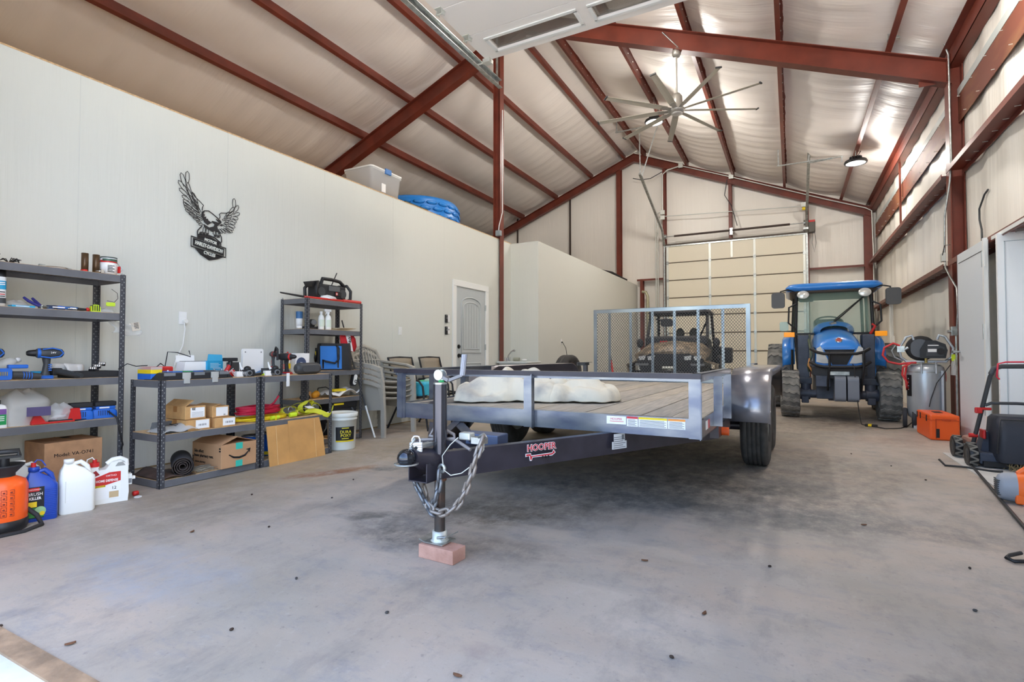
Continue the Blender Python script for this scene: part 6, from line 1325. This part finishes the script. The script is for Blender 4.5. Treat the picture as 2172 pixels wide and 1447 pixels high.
s0 = slingchair('tan sling patio chair holding a green pack beside the plastic stack', (-4.36,5.68,0), 0)
s1 = copy_tree(s0); s1.location = (-4.36,6.34,0); s1['label'] = 'empty tan sling patio chair nearest the entry door'
t = thing('paper_towel_pack', 'green and cyan shrink-wrapped pack on the patio chair', 'package', (-4.3,5.7,.425), 4)
PK = mat('pack_green',(40,200,130),.3); MB().box((-.13,-.05,0),(.13,.25,.2)).build('green_wrap', PK, t, bevel=.03); MB().box((-.13,-.25,0),(.13,-.06,.19)).build('cyan_wrap', mat('pack_cyan',(70,190,214),.3), t, bevel=.03); MB().box((.1305,-.1,.02),(.132,-.02,.15)).build('label_panel', mat('pack_label',(210,224,200),.5), t); MB().ell((.02,.0,.2),(.04,.09,.03)).build('wrap_gather', BAG, t)

# ================================================================ laundry sink
t = thing('laundry_sink', 'pale grey utility sink in the corner past the entry door', 'sink', (-4.53,8.83,0))
SNK = mat('sink_grey',(206,210,208),.4)
m = MB(); B1 = rpoly(.62,.56,.05); B2 = rpoly(.5,.44,.05); m.loft([ring(B2,.5),ring(B1,.8,.95),ring(B1,.81,1.08),ring(B1,.84,1.08),ring(B1,.838,.92),ring(B2,.54,.95)],cap=True); m.build('basin', SNK, t)
for x in (-.22,.22):
    for y in (-.19,.19): MB().box((x-.02,y-.02,0),(x+.02,y+.02,.52)).build('leg', SNK, t)
MB().prism(rpoly(.3,.1,.02),.26,.272,TM((0,-.02,.7),rx=90)).build('front_panel', mat('sink_panel',(190,196,194),.4), t)
MB().cyl((-.24,.0,.84),(-.24,.0,.9),.018).tube([(-.24,0,.88),(-.22,0,.95),(-.16,0,1.02),(-.1,0,1.05),(-.08,0,1.03)],[.014,.013,.013,.018,.02],10).build('faucet', CHROME, t)
for y in (-.07,.07): MB().cyl((-.24,y,.84),(-.24,y,.9),.016).ell((-.24,y,.905),(.02,.02,.012)).build('tap', CHROME, t)
tag(MB().cyl((-4.72,8.98,.875),(-4.6,8.99,.875),.035).build('scrub_brush', mat('brush_beige',(184,184,164),.9,0,bump=1,bs=200), None), 'beige scrub brush lying on the sink rim', 'brush')
tag(MB().ell((-4.5,9.0,.86),(.06,.04,.022)).build('soap_bar', WHITE, None), 'white soap lump on the sink rim', 'soap')

# ================================================================ wall fittings
def plate(name, label, cat, loc, h=.115, w=.07): 
    t = thing(name, label, cat, loc); MB().box((0,-w/2,-h/2),(.006,w/2,h/2)).build('plate', WHITE, t, bevel=.002); return t
t = plate('wall_outlet', 'white wall outlet with a white plug above the bench', 'outlet', (XL,2.83,1.3)); MB().box((.006,-.016,.01),(.008,.016,.04)).build('socket_face', TRIMW, t); MB().cyl((.006,.01,-.03),(.04,.01,-.03),.018).build('plug', HD, t)
t = plate('light_switch', 'white light switch between the tall rack and entry door', 'switch', (XL,5.84,1.3)); MB().box((.006,-.016,-.03),(.011,.016,.03)).build('rocker', TRIMW, t)
t = plate('wall_outlet', 'white outlet on the far partition above the spare tyre', 'outlet', (-4.28,10.3,1.24)); MB().box((.006,-.014,-.03),(.03,.02,-.005)).build('plug', BLACK, t)
tag(MB().tube([(-4.25,10.3,1.22),(-4.2,10.36,1.1),(-4.16,10.4,.7),(-4.1,10.42,.1),(-4.0,10.4,.01)],.006,6).build('power_cable', BLACK, None), 'black cord hanging from the far partition outlet', 'cord')
for z, lb in ((1.54,'upper black wall control with white plate by the entry door'),(1.35,'lower black wall control with white remote by the entry door')):
    t = thing('wall_control', lb, 'wall control', (XL,6.99,z), group='garage door controls')
    MB().box((0,-.065,-.065),(.018,.0,.065)).build('control_body', BLACK, t, bevel=.006); MB().cyl((.018,-.03,.01),(.021,-.03,.01),.014).build('button', MGREY, t); MB().box((.018,-.05,.04),(.02,-.015,.052)).build('display', MGREY, t)
    MB().box((0,.005,-.055),(.012,.062,.06)).build('white_plate', WHITE, t, bevel=.006)
    if z < 1.5: MB().cyl((.012,.033,.02),(.016,.033,.02),.012).build('remote_button', MGREY, t)

# ================================================================ eagle emblem on the left wall
em = thing('wall_emblem', 'black cut-metal eagle above a motorcycle shield on the wall', 'wall art', (XL,3.06,1.865))
EB = mat('cut_metal',(44,42,42),.6)
def EP(x, y):      # zoom-crop units -> wall plane metres (y along wall, z up)
    return ((x-625)*.000765, (1275-y)*.000692)
MW = TM(rx=90, rz=90)
def ln(pts, w=.0038, closed=False, nm='feather'):
    q = [MW @ Vector((*EP(*p), .012)) for p in pts]; return MB().tube(q, w, 5, closed).build(nm, EB, em)
def feather(base, tip, w, nm='feather'):
    (x0,y0),(x1,y1) = base, tip; dx, dy = x1-x0, y1-y0; L = math.hypot(dx,dy); nx, ny = -dy/L*w, dx/L*w
    ln([(x0+nx*.5,y0+ny*.5),(x0+dx*.4+nx,y0+dy*.4+ny),(x0+dx*.85+nx*.8,y0+dy*.85+ny*.8),(x1,y1),(x0+dx*.85-nx*.8,y0+dy*.85-ny*.8),(x0+dx*.4-nx,y0+dy*.4-ny),(x0-nx*.5,y0-ny*.5)],.003,False,nm)
LW = [((345,300),(345,145),24),((320,360),(270,190),26),((340,420),(240,300),26),((350,470),(252,400),24),((370,530),(285,485),22),((390,590),(298,535),22),((405,640),(300,570),22),((420,680),(310,605),22),((440,710),(325,655),20),((470,740),(365,690),19),((500,770),(415,735),17),((520,790),(460,780),15),((540,800),(490,820),14)]
for b,t_,w in LW: feather(b,t_,w)
for b,t_,w in (((400,500),(345,290),20),((430,540),(335,360),20),((450,580),(370,450),18),((470,620),(390,520),17),((490,660),(400,590),17),((510,690),(425,640),16),((525,720),(455,690),15),((535,750),(470,720),14),((470,540),(405,405),18),((480,580),(425,490),15),((495,620),(440,550),14),((510,650),(460,590),13)): feather(b,t_,w)
ln([(400,405),(440,460),(500,505),(545,545),(530,580),(528,620)])
RW = [((945,470),(945,335),24),((955,520),(1005,420),22),((945,580),(1025,525),22),((930,610),(1005,615),22),((915,650),(980,670),20),((890,690),(965,700),20),((870,730),(965,750),20),((850,770),(945,790),19),((830,790),(930,830),18),((800,800),(900,840),16),((770,810),(835,860),15),((745,820),(790,875),14)]
for b,t_,w in RW: feather(b,t_,w)
for b,t_,w in (((885,560),(945,460),18),((870,600),(945,520),17),((850,630),(915,600),16),((840,665),(905,640),15),((825,690),(880,680),14),((815,720),(875,715),14),((800,740),(850,760),14),((840,610),(885,545),14),((815,650),(850,610),12),((790,690),(825,660),11)): feather(b,t_,w)
ln([(885,545),(840,575),(770,590),(750,615),(760,650),(745,685)])
ln([(530,640),(560,615),(610,603),(660,630),(720,670),(770,710),(775,730),(730,740),(660,735),(640,760),(600,735),(570,720),(540,720),(525,690)],.005,True,'head_outline')
def poly(pts, nm, d0=.008, d1=.016): return MB().prism([EP(*p) for p in pts],d0,d1,MW).build(nm, EB, em)
poly([(530,645),(560,620),(545,660),(565,670),(550,700),(580,690),(575,720),(600,715),(610,750),(640,765),(600,800),(560,770),(535,720)],'neck_feathers'); poly([(650,740),(740,738),(775,730),(740,770),(720,790),(735,840),(770,880),(700,860),(660,880),(620,860),(560,840),(550,800),(620,830),(680,800),(690,770)],'breast')
poly([(705,690),(775,712),(770,728),(735,722)],'brow'); poly([(780,745),(800,755),(780,775),(755,765)],'beak')
for x in (560,600,690,730): feather((x,840),(x-6,920),16,'leg_feather')
for x in (505,545,585,690,730): poly([(x,915),(x+30,905),(x+22,945),(x+8,935),(x-8,950)],'talon')
ln([(530,830),(480,900),(475,925),(480,1000)],.005); ln([(735,850),(780,930),(785,990),(770,1010)],.005)
ln([(480,955),(560,950),(630,940),(700,960),(770,1010),(775,1060)],.006,False,'shield_rim'); ln([(480,955),(480,1005)],.006,False,'shield_rim')
poly([(490,962),(630,950),(760,1010),(760,1022),(630,968),(490,978)],'shield_top')
ln([(400,995),(840,1075),(838,1205),(400,1130)],.006,True,'bar_frame'); ln([(425,1020),(818,1090),(815,1180),(425,1110)],.004,True,'bar_frame')
ln([(450,1140),(520,1215),(625,1275),(730,1240),(800,1200)],.006,False,'shield_rim'); ln([(475,1145),(540,1205),(625,1250),(720,1220),(775,1195)],.004,False,'shield_rim'); ln([(625,940),(625,1040)],.004); ln([(625,1165),(625,1275)],.004)
sk = math.atan2(-(1075-995)*.000692, 440*.000765)
def etext(s, x, y, size, sx): 
    yy, zz = EP(x, y); o = text(s, size, EB, em, (.014, yy, zz), (R(90), -sk*0, R(90)), sx=sx, bold=.0016, ext=.003); o.rotation_euler = (Matrix.Rotation(R(90),3,'Z') @ Matrix.Rotation(R(90),3,'X') @ Matrix.Rotation(sk,3,'Z')).to_euler(); return o
poly([(428,1024),(815,1092),(812,1178),(428,1107)],'bar_plate',.004,.009); poly([(490,978),(630,968),(760,1022),(770,1070),(480,1010)],'motor_plate',.004,.009); poly([(452,1142),(800,1202),(730,1240),(625,1272),(520,1212)],'cycles_plate',.004,.009)
EB = WALLP
etext('HARLEY-DAVIDSON', 622, 1100, .05, .60); etext('MOTOR', 640, 1022, .042, .8); etext('CYCLES', 628, 1196, .042, .78)

# ================================================================ on top of the partition
t = thing('storage_tote', 'clear storage tote with blue latch on top of the partition', 'tote', (-5.28,5.72,3.085), 0)
TOT = mat('tote_clear',(222,222,220),.25,0,alpha=.7); TP = rpoly(.5,.62,.05)
MB().loft([ring(TP,0,.88),ring(TP,.42,1),ring(TP,.43,1.05),ring(TP,.46,1.05)],cap=False).build('tub', TOT, t, solid=.004); MB().loft([ring(TP,0.004,.86),ring(TP,.008,.86)]).build('tub_base', TOT, t); MB().loft([ring(TP,.455,1.07),ring(TP,.475,1.07),ring(TP,.485,.98)]).build('lid', mat('tote_lid',(232,232,228),.3), t)
MB().box((.0,.325,.4),(.12,.345,.49)).box((.255,-.06,.42),(.285,.06,.495)).build('latch', mat('latch_blue',(70,124,190),.4), t, bevel=.006); MB().box((.24,-.1,.16),(.246,-.02,.28)).build('label', PAPER, t)
t = thing('flat_case', 'dark green flat case beside the blue pool on the partition', 'case', (-5.26,6.42,3.085)); MB().box((-.2,-.28,0),(.22,.28,.17)).build('case', mat('dark_green',(44,58,52),.5), t, bevel=.01); MB().box((.22,-.26,.08),(.235,-.2,.13)).build('clasp', GALV, t)
t = thing('paddling_pool', 'upturned blue plastic paddling pool on the partition top', 'paddling pool', (-5.84,7.42,3.085), 0)
PB = mat('pool_blue',(30,124,206),.35); m = MB(); n = 56; prof = [(.8,.0),(.83,.04),(.8,.09),(.76,.13),(.75,.3),(.74,.45),(.7,.5),(.0,.5)]
m.lathe(prof,n); m.build('shell', PB, t)
for j in range(3):
    for k in range(22):
        a = 2*PI*(k+.5*(j%2))/22; rr = .765-.008*j; MB().ell((0,0,0),(.014,.1,.035),8,TM((rr*math.cos(a),rr*math.sin(a),.19+.1*j),rz=math.degrees(a)),5).build('scale_boss', PB, t)
t = thing('junction_box', 'grey electrical box with white cable at the foot of the red post', 'electrical box', (-4.85,8.62,3.2)); MB().box((-.05,-.04,0),(.05,.04,.1)).build('box', mat('box_grey',(150,158,160),.5), t, bevel=.008); MB().tube([(0,0,.1),(.0,.02,.2),(.06,.04,.45),(.06,.04,2.4)],.009,6).build('cable', TRIMW, t)

# ================================================================ right wall: conduit, compressor, cooler, mower
cd = thing('conduit_run', 'galvanised conduit running down the right column to a switch box', 'conduit', (0,0,0))
MB().tube([(-3.0,8.58,6.95),(.18,8.6,5.73),(1.05,8.6,5.36),(1.19,8.6,5.3),(1.33,8.6,5.24),(1.7,8.6,5.08),(1.8,8.6,5.0),(1.84,8.6,4.85),(1.84,8.58,3.45),(1.83,8.62,3.2),(1.8,8.75,2.8),(1.79,8.76,2.25),(1.79,8.72,2.1),(1.79,8.5,1.95),(1.79,8.22,1.78),(1.79,8.19,1.5),(1.79,8.24,1.3)],.011,8).build('pipe', GALV, cd)
MB().box((1.19,8.55,5.2),(1.33,8.62,5.36)).build('junction_box', GALV, cd, bevel=.004); MB().box((1.755,8.72,2.19),(1.8,8.82,2.3)).build('junction_box', GALVW, cd, bevel=.004)
MB().tube([(1.76,8.72,2.27),(1.74,8.5,2.36),(1.75,8.3,2.33)],.005,6).build('cord', BLACK, cd)
MB().box((1.73,8.21,1.2),(1.79,8.3,1.31)).cyl((1.7,8.26,1.25),(1.74,8.26,1.25),.02).build('switch_box', GALV, cd, bevel=.004)
MB().tube([(1.785,8.27,1.2),(1.785,8.29,.0)],.013,8).build('riser', GALV, cd)
wp_ = tag(MB().tube([(1.93,14.05,2.15),(1.93,14.05,.5),(1.93,14.05,0)],.035,10).build('white_pipe', TRIMW, None), 'white vertical pipe on the right wall behind the tractor mirror', 'pipe'); MB().tube([(1.93,13.85,2.2),(1.93,13.85,1.3)],.012,8).box((1.9,13.78,1.2),(1.95,13.9,1.36)).build('outlet_box', TRIMW, wp_)
tag(MB().tube([(1.97,7.7,2.82),(1.97,7.82,2.8),(1.97,8.02,2.68),(1.97,8.02,2.55),(1.97,7.95,2.42),(1.97,7.94,2.2)],.01,8).build('cable_stub', DKGREY, None), 'dark cable stub curling up from the girt above the grey door', 'cable')
t = thing('hand_pouch', 'clear bag with lime cap hanging on the right wall switch', 'plastic bag', (1.72,8.1,.72)); bagm = bagmesh(.05,.12,.2,21); bagm.build('sleeve', BAGW, t); MB().box((-.012,-.03,.17),(.012,.04,.25)).build('lime_cap', LIME, t); MB().box((.03,-.005,.24),(.04,.005,.3)).build('hang_tab', GALV, t)

ac = thing('air_compressor', 'upright silver air compressor with black pump beside the grey door', 'air compressor', (1.56,8.72,0), -8)
TKM = mat('tank_silver',(176,182,188),.32,.35)
MB().lathe([(0,.1),(.14,.11),(.19,.15),(.205,.2),(.205,.74),(.19,.8),(.15,.835),(0,.85)],44).build('tank', TKM, ac); MB().lathe([(.2055,.735),(.207,.74),(.2055,.745)],44).build('tank_seam', GALV, ac)
m = MB(); m.lathe([(.207,.42),(.207,.7)],8,None,R(195),R(222)); m.build('black_label', INK, ac); 

for k in range(7): MB().box((-.012,-.2095,.5+.024*k),(.004,-.208,.512+.024*k),TM(rz=-62)).build('label_mark', RED if k%2 else PAPER, ac)
MB().box((.15,-.17,.1),(.175,-.13,.76),TM(rz=0)).build('side_rail', TKM, ac)
for x in (-.14,-.06): pass
for dx in (-.23,-.13):
    w_ = MB().lathe([(.09,-.022),(.12,-.025),(.13,-.014),(.13,.014),(.12,.025),(.09,.022)],28,TM((dx,.0-.05,.13),ry=90)).build('wheel', mat('wheel_tread',(52,54,60),.7), ac); MB().lathe([(.02,-.02),(.02,.02),(0,.022)],12,TM((dx,-.05,.13),ry=90)).build('hub', BLACK, w_)
    for k in range(6):
        a = 2*PI*k/6; MB().bar((dx,-.05,.13),(dx,-.05+.095*math.cos(a),.13+.095*math.sin(a)),.012,.012).build('spoke', DKGREY, w_)
for x in (.1,-.05): MB().tube([(x,-.12,.83),(x,-.17,.86),(x,-.2,.8),(x,-.205,.72)],.012,8).build('mount_foot', TKM, ac)
MB().box((-.22,-.1,.86),(.22,.1,.89)).build('deck_plate', TKM, ac, bevel=.01)
MB().lathe([(0,-.06),(.13,-.06),(.16,-.03),(.165,.03),(.14,.06),(0,.065)],36,TM((-.05,-.02,1.05),rx=90)).build('belt_guard', BLACKS, ac); MB().prism(rpoly(.19,.24,.09,6),.06,.068,TM((-.06,-.02,1.05),rx=90)).build('guard_panel', mat('guard_grey',(92,96,102),.5), ac)
MB().prism([(-.06,.92),(.2,.92),(.22,1.02),(.2,1.1),(.1,1.15),(.0,1.15),(-.06,1.03)],.06,.16,TM(rx=90)).build('pump_cover', BLACK, ac, bevel=.01)
MB().prism([(.0,.95),(.18,.95),(.19,1.06),(.09,1.11),(.02,1.1)],.16,.165,TM(rx=90)).build('cover_panel', DKGREY, ac); MB().box((.02,-.168,1.0),(.11,-.164,1.04)).build('rating_label', PAPER, ac); MB().cyl((.15,-.17,1.01),(.15,-.19,1.01),.04).build('pressure_knob', BLACKS, ac); MB().box((.02,-.168,1.08),(.13,-.164,1.092)).build('maker_mark', PAPER, ac)
for s in (-1,1): MB().tube([(s*.2,-.08,.88),(s*.26,-.08,.93),(s*.28,-.08,1.05),(s*.2,-.08,1.2),(s*.14,-.08,1.22),(s*.12,-.08,1.16)],.016,8).build('carry_handle', TKM, ac)
MB().tube([(-.3,-.06,1.12),(-.36,-.06,1.02),(-.33,-.06,.93),(-.24,-.06,.88)],.012,8).tube([(-.24,-.07,1.02),(-.18,-.07,1.06)],.02,8).box((-.3,-.1,1.0),(-.22,-.04,1.08)).build('manifold', GALV, ac); MB().cyl((.0,-.13,.86),(.0,-.13,.92),.016).build('brass_valve', mat('brass',(170,150,90),.3,.8), ac)
MB().tube([(-.26,-.08,1.08),(-.34,-.09,1.12),(-.44,-.1,1.06),(-.46,-.1,.96),(-.4,-.1,.87),(-.28,-.12,.84),(-.15,-.13,.86),(-.1,-.15,.86)],.014,8).build('red_hose', mat('hose_red',(214,60,62),.45), ac)
MB().tube([(-.15,-.15,.86),(-.24,-.14,.8),(-.25,-.13,.7),(-.2,-.13,.6),(-.2,-.12,.5),(-.22,-.1,.7),(-.2,-.05,.82)],.013,8).build('red_hose', MATS['hose_red'], ac)
MB().torus((.2,.05,.68),.06,.012,'x',20,6).build('red_hose', mat('hose_red',(214,60,62),.45), ac)
MB().tube([(.2,-.1,.9),(.3,-.1,.92),(.22,-.16,.8),(.1,-.2,.6),(.04,-.22,.4),(.02,-.26,.3)],.005,6).build('power_cord', BLACK, ac)
for x in (-.12,.14): MB().box((x-.02,-.14,0),(x+.02,-.1,.14)).build('foot', TKM, ac)
cb = thing('cooler_box', 'orange hard plastic box on the floor before the air compressor', 'box', (1.5,7.86,0), 1)
MB().box((-.13,-.33,0),(.14,.33,.285)).build('shell', ORANGE, cb, bevel=.018); MB().box((-.132,-.335,.225),(.142,.335,.229)).build('lid_seam', mat('seam_orange',(190,66,20),.5), cb)
MB().box((-.02,-.337,.22),(.06,-.328,.245)).build('grip_recess', mat('seam_orange',(190,66,20),.5), cb, bevel=.004); MB().box((-.075,-.338,.03),(-.045,-.329,.13)).build('dark_slot', BLACK, cb)
for y in (-.2,.1,.26): MB().box((-.136,y,.2),(-.128,y+.03,.27)).build('lid_latch', BLACK, cb, bevel=.003)
MB().box((-.03,-.05,.283),(.05,.1,.29)).build('top_handle', BLACK, cb, bevel=.003); MB().box((-.08,-.334,.02),(-.07,-.328,.24)).box((-.075,-.334,.235),(.11,-.328,.242)).build('front_rib', mat('seam_orange',(190,66,20),.5), cb)

lm = thing('lawn_dethatcher', 'black walk-behind lawn machine with fabric catcher bag and red fittings', 'lawn machine', (1.37,5.95,0), 0)
def lwheel(x, y): 
    w_ = MB().lathe([(.05,-.03),(.085,-.035),(.1,-.028),(.1,.028),(.085,.035),(.05,.03)],30,TM((x,y,.1),ry=90)).build('wheel', BLACK, lm); MB().lathe([(0,-.03),(.05,-.03),(.05,.03),(0,.03)],20,TM((x,y,.1),ry=90)).build('hub', DKGREY, w_)
    m = MB()
    for k in range(22):
        a = 2*PI*k/22; m.box((-.03,-.007,.094),(.03,.007,.106),TM((x,y,.1),rx=math.degrees(a))@TM(rz=25*(1 if k%2 else -1)))
    m.build('tread', mat('wheel_dust',(120,116,108),.8), w_)
for y in (.0,.46): lwheel(0,y); lwheel(.56,y)
MB().box((.04,-.06,.03),(.5,.5,.13)).prism([(-.08,.1),(.0,.1),(.04,.3),(-.04,.3)],-.2,-.05,TM((0,0,0),rx=90)@TM((.15,0,0))).build('deck', TDK, lm, bevel=.015)
MB().box((.06,-.1,.02),(.52,.06,.06)).build('rear_flap', BLACKS, lm); MB().box((.06,.3,.1),(.48,.6,.2)).build('motor_cover', mat('mower_tan',(150,110,96),.6), lm, bevel=.03)
BGM = mat('bag_black',(44,48,58),.6,0,bump=.3,bs=14)
MB().loft([[Vector((x*sx+.33,y*sy-.02+dy,z)) for x,y in rpoly(.42,.36,.06,4)] for z,sx,sy,dy in ((.07,.86,.9,0),(.12,.95,1,0),(.3,.95,1,.01),(.42,.9,.86,.03),(.45,.78,.7,.04))]).build('catcher_bag', BGM, lm); MB().box((.08,-.02,.24),(.1,.1,.32)).build('red_side_panel', RED, lm, bevel=.01)
MB().tube([(.12,-.2,.15),(.13,-.205,.3),(.15,-.19,.43),(.5,-.19,.43)],.006,6).build('bag_piping', BLACK, lm)
for x in (.03,.57):
    MB().tube([(x,.1,.15),(x+.02,.05,.3),(x+.1 if x<.3 else x+.02,-.03,.78),(x+.12 if x<.3 else x,-.05,.84)],.017,8).build('handle_tube', DKGREY, lm)
    MB().cyl((x-.03,.06,.26),(x+.03,.06,.26),.018).build('red_knob', RED, lm); MB().box((x-.0,-.02,.46),(x+.05,.015,.51)).cyl((x+.05,0,.5),(x+.11,0,.5),.012).build('clamp_lever', RED, lm, bevel=.008)
MB().tube([(.13,-.05,.8),(.15,-.05,.85),(.2,-.055,.868),(.5,-.055,.872),(.57,-.05,.85)],.02,10).build('handle_bar', DKGREY, lm); MB().tube([(.1,.0,.53),(.14,-.01,.552),(.3,-.01,.555),(.57,-.01,.55)],.013,8).build('lower_bar', DKGREY, lm)
MB().tube([(.18,-.07,.76),(.16,-.08,.78),(.17,-.08,.89),(.22,-.08,.905),(.55,-.08,.91)],.007,8).build('red_bail', mat('bail_red',(214,50,70),.4), lm)
m = MB(); random.seed(12)
for k in range(60):
    x, y = random.uniform(.22,.42), random.uniform(-.2,-.05); m.tube([(x,y,.1),(x+random.uniform(-.04,.04),y-.02,.05),(x+random.uniform(-.06,.06),y-.04,.012)],.0018,4)
stuff(m.build('dry_grass', mat('straw',(168,146,104),.9), lm))

lb_ = thing('leaf_blower', 'orange and grey leaf blower lying at the right edge', 'leaf blower', (1.22,4.62,0), -6)
MB().loft([[Vector((x,r*math.cos(a)*.9,.1+r*math.sin(a))) for a in [2*PI*k/18 for k in range(18)]] for x,r in ((-.03,.05),(-.02,.075),(.0,.088),(.07,.096))]).build('intake_shroud', mat('blower_grey',(150,156,166),.45), lb_)
MB().loft([[Vector((x,r*math.cos(a)*.9,.1+zz+r*math.sin(a))) for a in [2*PI*k/18 for k in range(18)]] for x,r,zz in ((.065,.096,0),(.1,.1,0),(.2,.1,.0),(.26,.085,-.01),(.36,.05,-.03))]).build('fan_housing', mat('blower_orange',(244,112,44),.4), lb_)
for k in range(8): MB().box((-.035,-.055,.05+.013*k),(-.01,.055,.055+.013*k)).build('intake_fin', DKGREY, lb_)
MB().tube([(.08,0,.19),(.12,0,.23),(.2,0,.22),(.26,0,.17)],.02,8).build('top_handle', mat('blower_orange',(244,112,44),.4), lb_); MB().cyl((.2,-.09,.1),(.2,-.1,.1),.045).build('red_badge', RED, lb_); text('Husqvarna', .018, mat('badge_blue',(70,80,120),.5), lb_, (.13,-.098,.15), FY)
MB().box((.05,-.08,.005),(.2,-.05,.1)).build('side_panel', mat('blower_orange',(244,112,44),.4), lb_, bevel=.012); MB().cyl((.34,0,.07),(.6,.1,.05),.04,.035).build('blow_tube', BLACKS, lb_)
tag(MB().tube([(1.38,6.02,.012),(1.36,5.9,.012),(1.29,5.3,.012),(1.2,4.55,.012),(1.13,3.95,.012),(1.05,3.3,.012)],.011,6).build('rubber_strip', BLACK, None), 'long black rubber strip along the pale slab edge', 'strip')
tag(MB().tube([(1.13,5.86,.05),(1.16,5.8,.012),(1.3,5.78,.014),(1.42,5.7,.012),(1.5,5.66,.02)],.009,6).build('rubber_hook', BLACK, None), 'black curved rubber hook beside the lawn machine wheels', 'hook')
tag(MB().tube([(.95,3.36,.03),(.9,3.33,.02),(.88,3.3,.015),(.9,3.27,.012),(.96,3.29,.015),(1.1,3.34,.015)],.009,6).build('bungee_hook', BLACK, None), 'black hook end on the bare floor at the right edge', 'hook')

# ================================================================ rear conduits
rc = thing('rear_conduit', 'galvanised conduit pipes climbing beside the rear garage door', 'conduit', (0,0,0))
MB().tube([(-3.45,16.4,5.3),(-3.45,16.4,6.5),(-3.3,16.4,6.62),(-2.9,16.4,6.68)],.02,8).tube([(-2.9,16.4,6.68),(-1.5,16.4,6.12),(.86,16.4,5.14),(1.75,16.4,4.79),(1.88,16.4,4.7),(1.9,16.4,3.7),(1.9,16.4,1.0)],.016,8).tube([(-3.45,16.4,5.35),(-3.58,16.4,5.33),(-3.66,16.4,5.2),(-3.66,16.4,.2)],.02,8).tube([(-3.45,16.4,5.2),(-3.55,16.4,5.17),(-3.6,16.4,5.05),(-3.6,16.4,.2)],.02,8).tube([(-3.4,16.4,5.2),(.35,16.4,5.02)],.014,8).build('pipe', GALVW, rc)
for x,z in ((-3.45,5.32),(-3.45,5.16),(-2.9,6.68),(-1.49,6.12),(.34,5.06)): MB().cbox((x,16.38,z),(.13,.07,.13)).build('junction_box', GALVW, rc, bevel=.006)
MB().tube([(-4.1,16.4,2.92),(-3.98,16.4,2.9),(-3.92,16.4,2.75),(-3.92,16.4,.5)],.045,8).build('large_pipe', mat('olive_pipe',(176,172,144),.4,.3), rc)
tag(MB().tube([(-4.35,16.35,6.51),(-4.1,16.35,6.42),(-3.8,16.35,6.42),(-3.45,16.38,6.58)],.012,6).build('loose_cable', DKGREY, None), 'loose dark cable drooping left of the gable conduit', 'cable')
tag(MB().tube([(-1.6,16.38,6.05),(-1.67,16.36,5.6),(-1.5,16.36,5.28),(-1.42,16.36,5.0),(-1.34,16.36,4.67)],.012,6).build('loose_cable', DKGREY, None), 'loose dark cable hanging beside the middle gable column', 'cable')
tag(MB().tube([(-4.9,13.5,3.24),(-4.7,13.9,3.3),(-4.5,14.6,3.3),(-4.4,15.2,3.22),(-4.34,15.5,3.19)],.035,8).build('black_pipe', BLACKS, None), 'black flexible pipe arching over the far partition top', 'pipe')

# ================================================================ bits on the floor
random.seed(21); DEB = [mat('acorn',(58,44,36),.8), mat('leaf_brown',(104,70,48),.9), mat('pebble',(70,66,64),.9)]
spots = [(-2.5,.83,0),(-2.14,.89,1),(-1.35,1.55,2),(-.35,1.75,0),(-.3,2.1,1),(-2.6,2.0,0),(-2.9,1.75,1),(.25,1.75,0),(.6,2.6,2),(.7,3.1,0),(-.9,1.35,1),(-1.9,1.6,2),(-.1,2.7,0),(.35,3.6,1),(-3.3,2.4,0),(-2.75,2.6,2),(-1.75,1.2,0),(-.62,2.5,1),(.9,5.1,0),(.75,5.6,2),(.5,6.1,0),(.2,1.45,0),(-.45,1.2,2),(-3.0,3.05,0)]
PL = ['on the door sill edge','beside the door sill in the corner','between jugs and brick','in front of the brick to the right','right of the trailer brick','left of the chain in open floor','left of the brown leaf by the jugs','in the middle foreground','right foreground, smaller','under the trailer tail shadow edge','in the near foreground left of centre','between sill and brick','below the trailer side rail','right of the trailer tyre','beside the insect-killer jug','ahead of the bench rack','closest to the doorway','beside the trailer tongue shadow','nearest the lawn machine wheels','ahead of the lawn machine','ahead of the orange box','at the right foreground centre','at the bottom middle of the picture','by the rust stain']
for i,(x,y,k) in enumerate(spots):
    zone = PL[i]
    if k == 1:
        o = MB().grid(lambda u,v:(-.015+.03*u,(-.007+.014*v)*math.sin(PI*(.1+.8*u)),.003+.005*math.sin(PI*v)),6,4).build('dead_leaf', DEB[1], None, loc=(x,y,.001), rot=(0,0,R(random.uniform(0,360))), solid=.001); tag(o,'curled brown dead leaf '+zone,'leaf','leaf litter on the floor')
    else:
        o = MB().ell((0,0,.005),(.0085,.006,.005),8,None,5).build('acorn' if k == 0 else 'pebble', DEB[k], None, loc=(x,y,.0), rot=(0,0,R(random.uniform(0,360)))); tag(o,('small dark acorn ' if k == 0 else 'small dark pebble ')+zone,'acorn' if k == 0 else 'pebble','leaf litter on the floor')
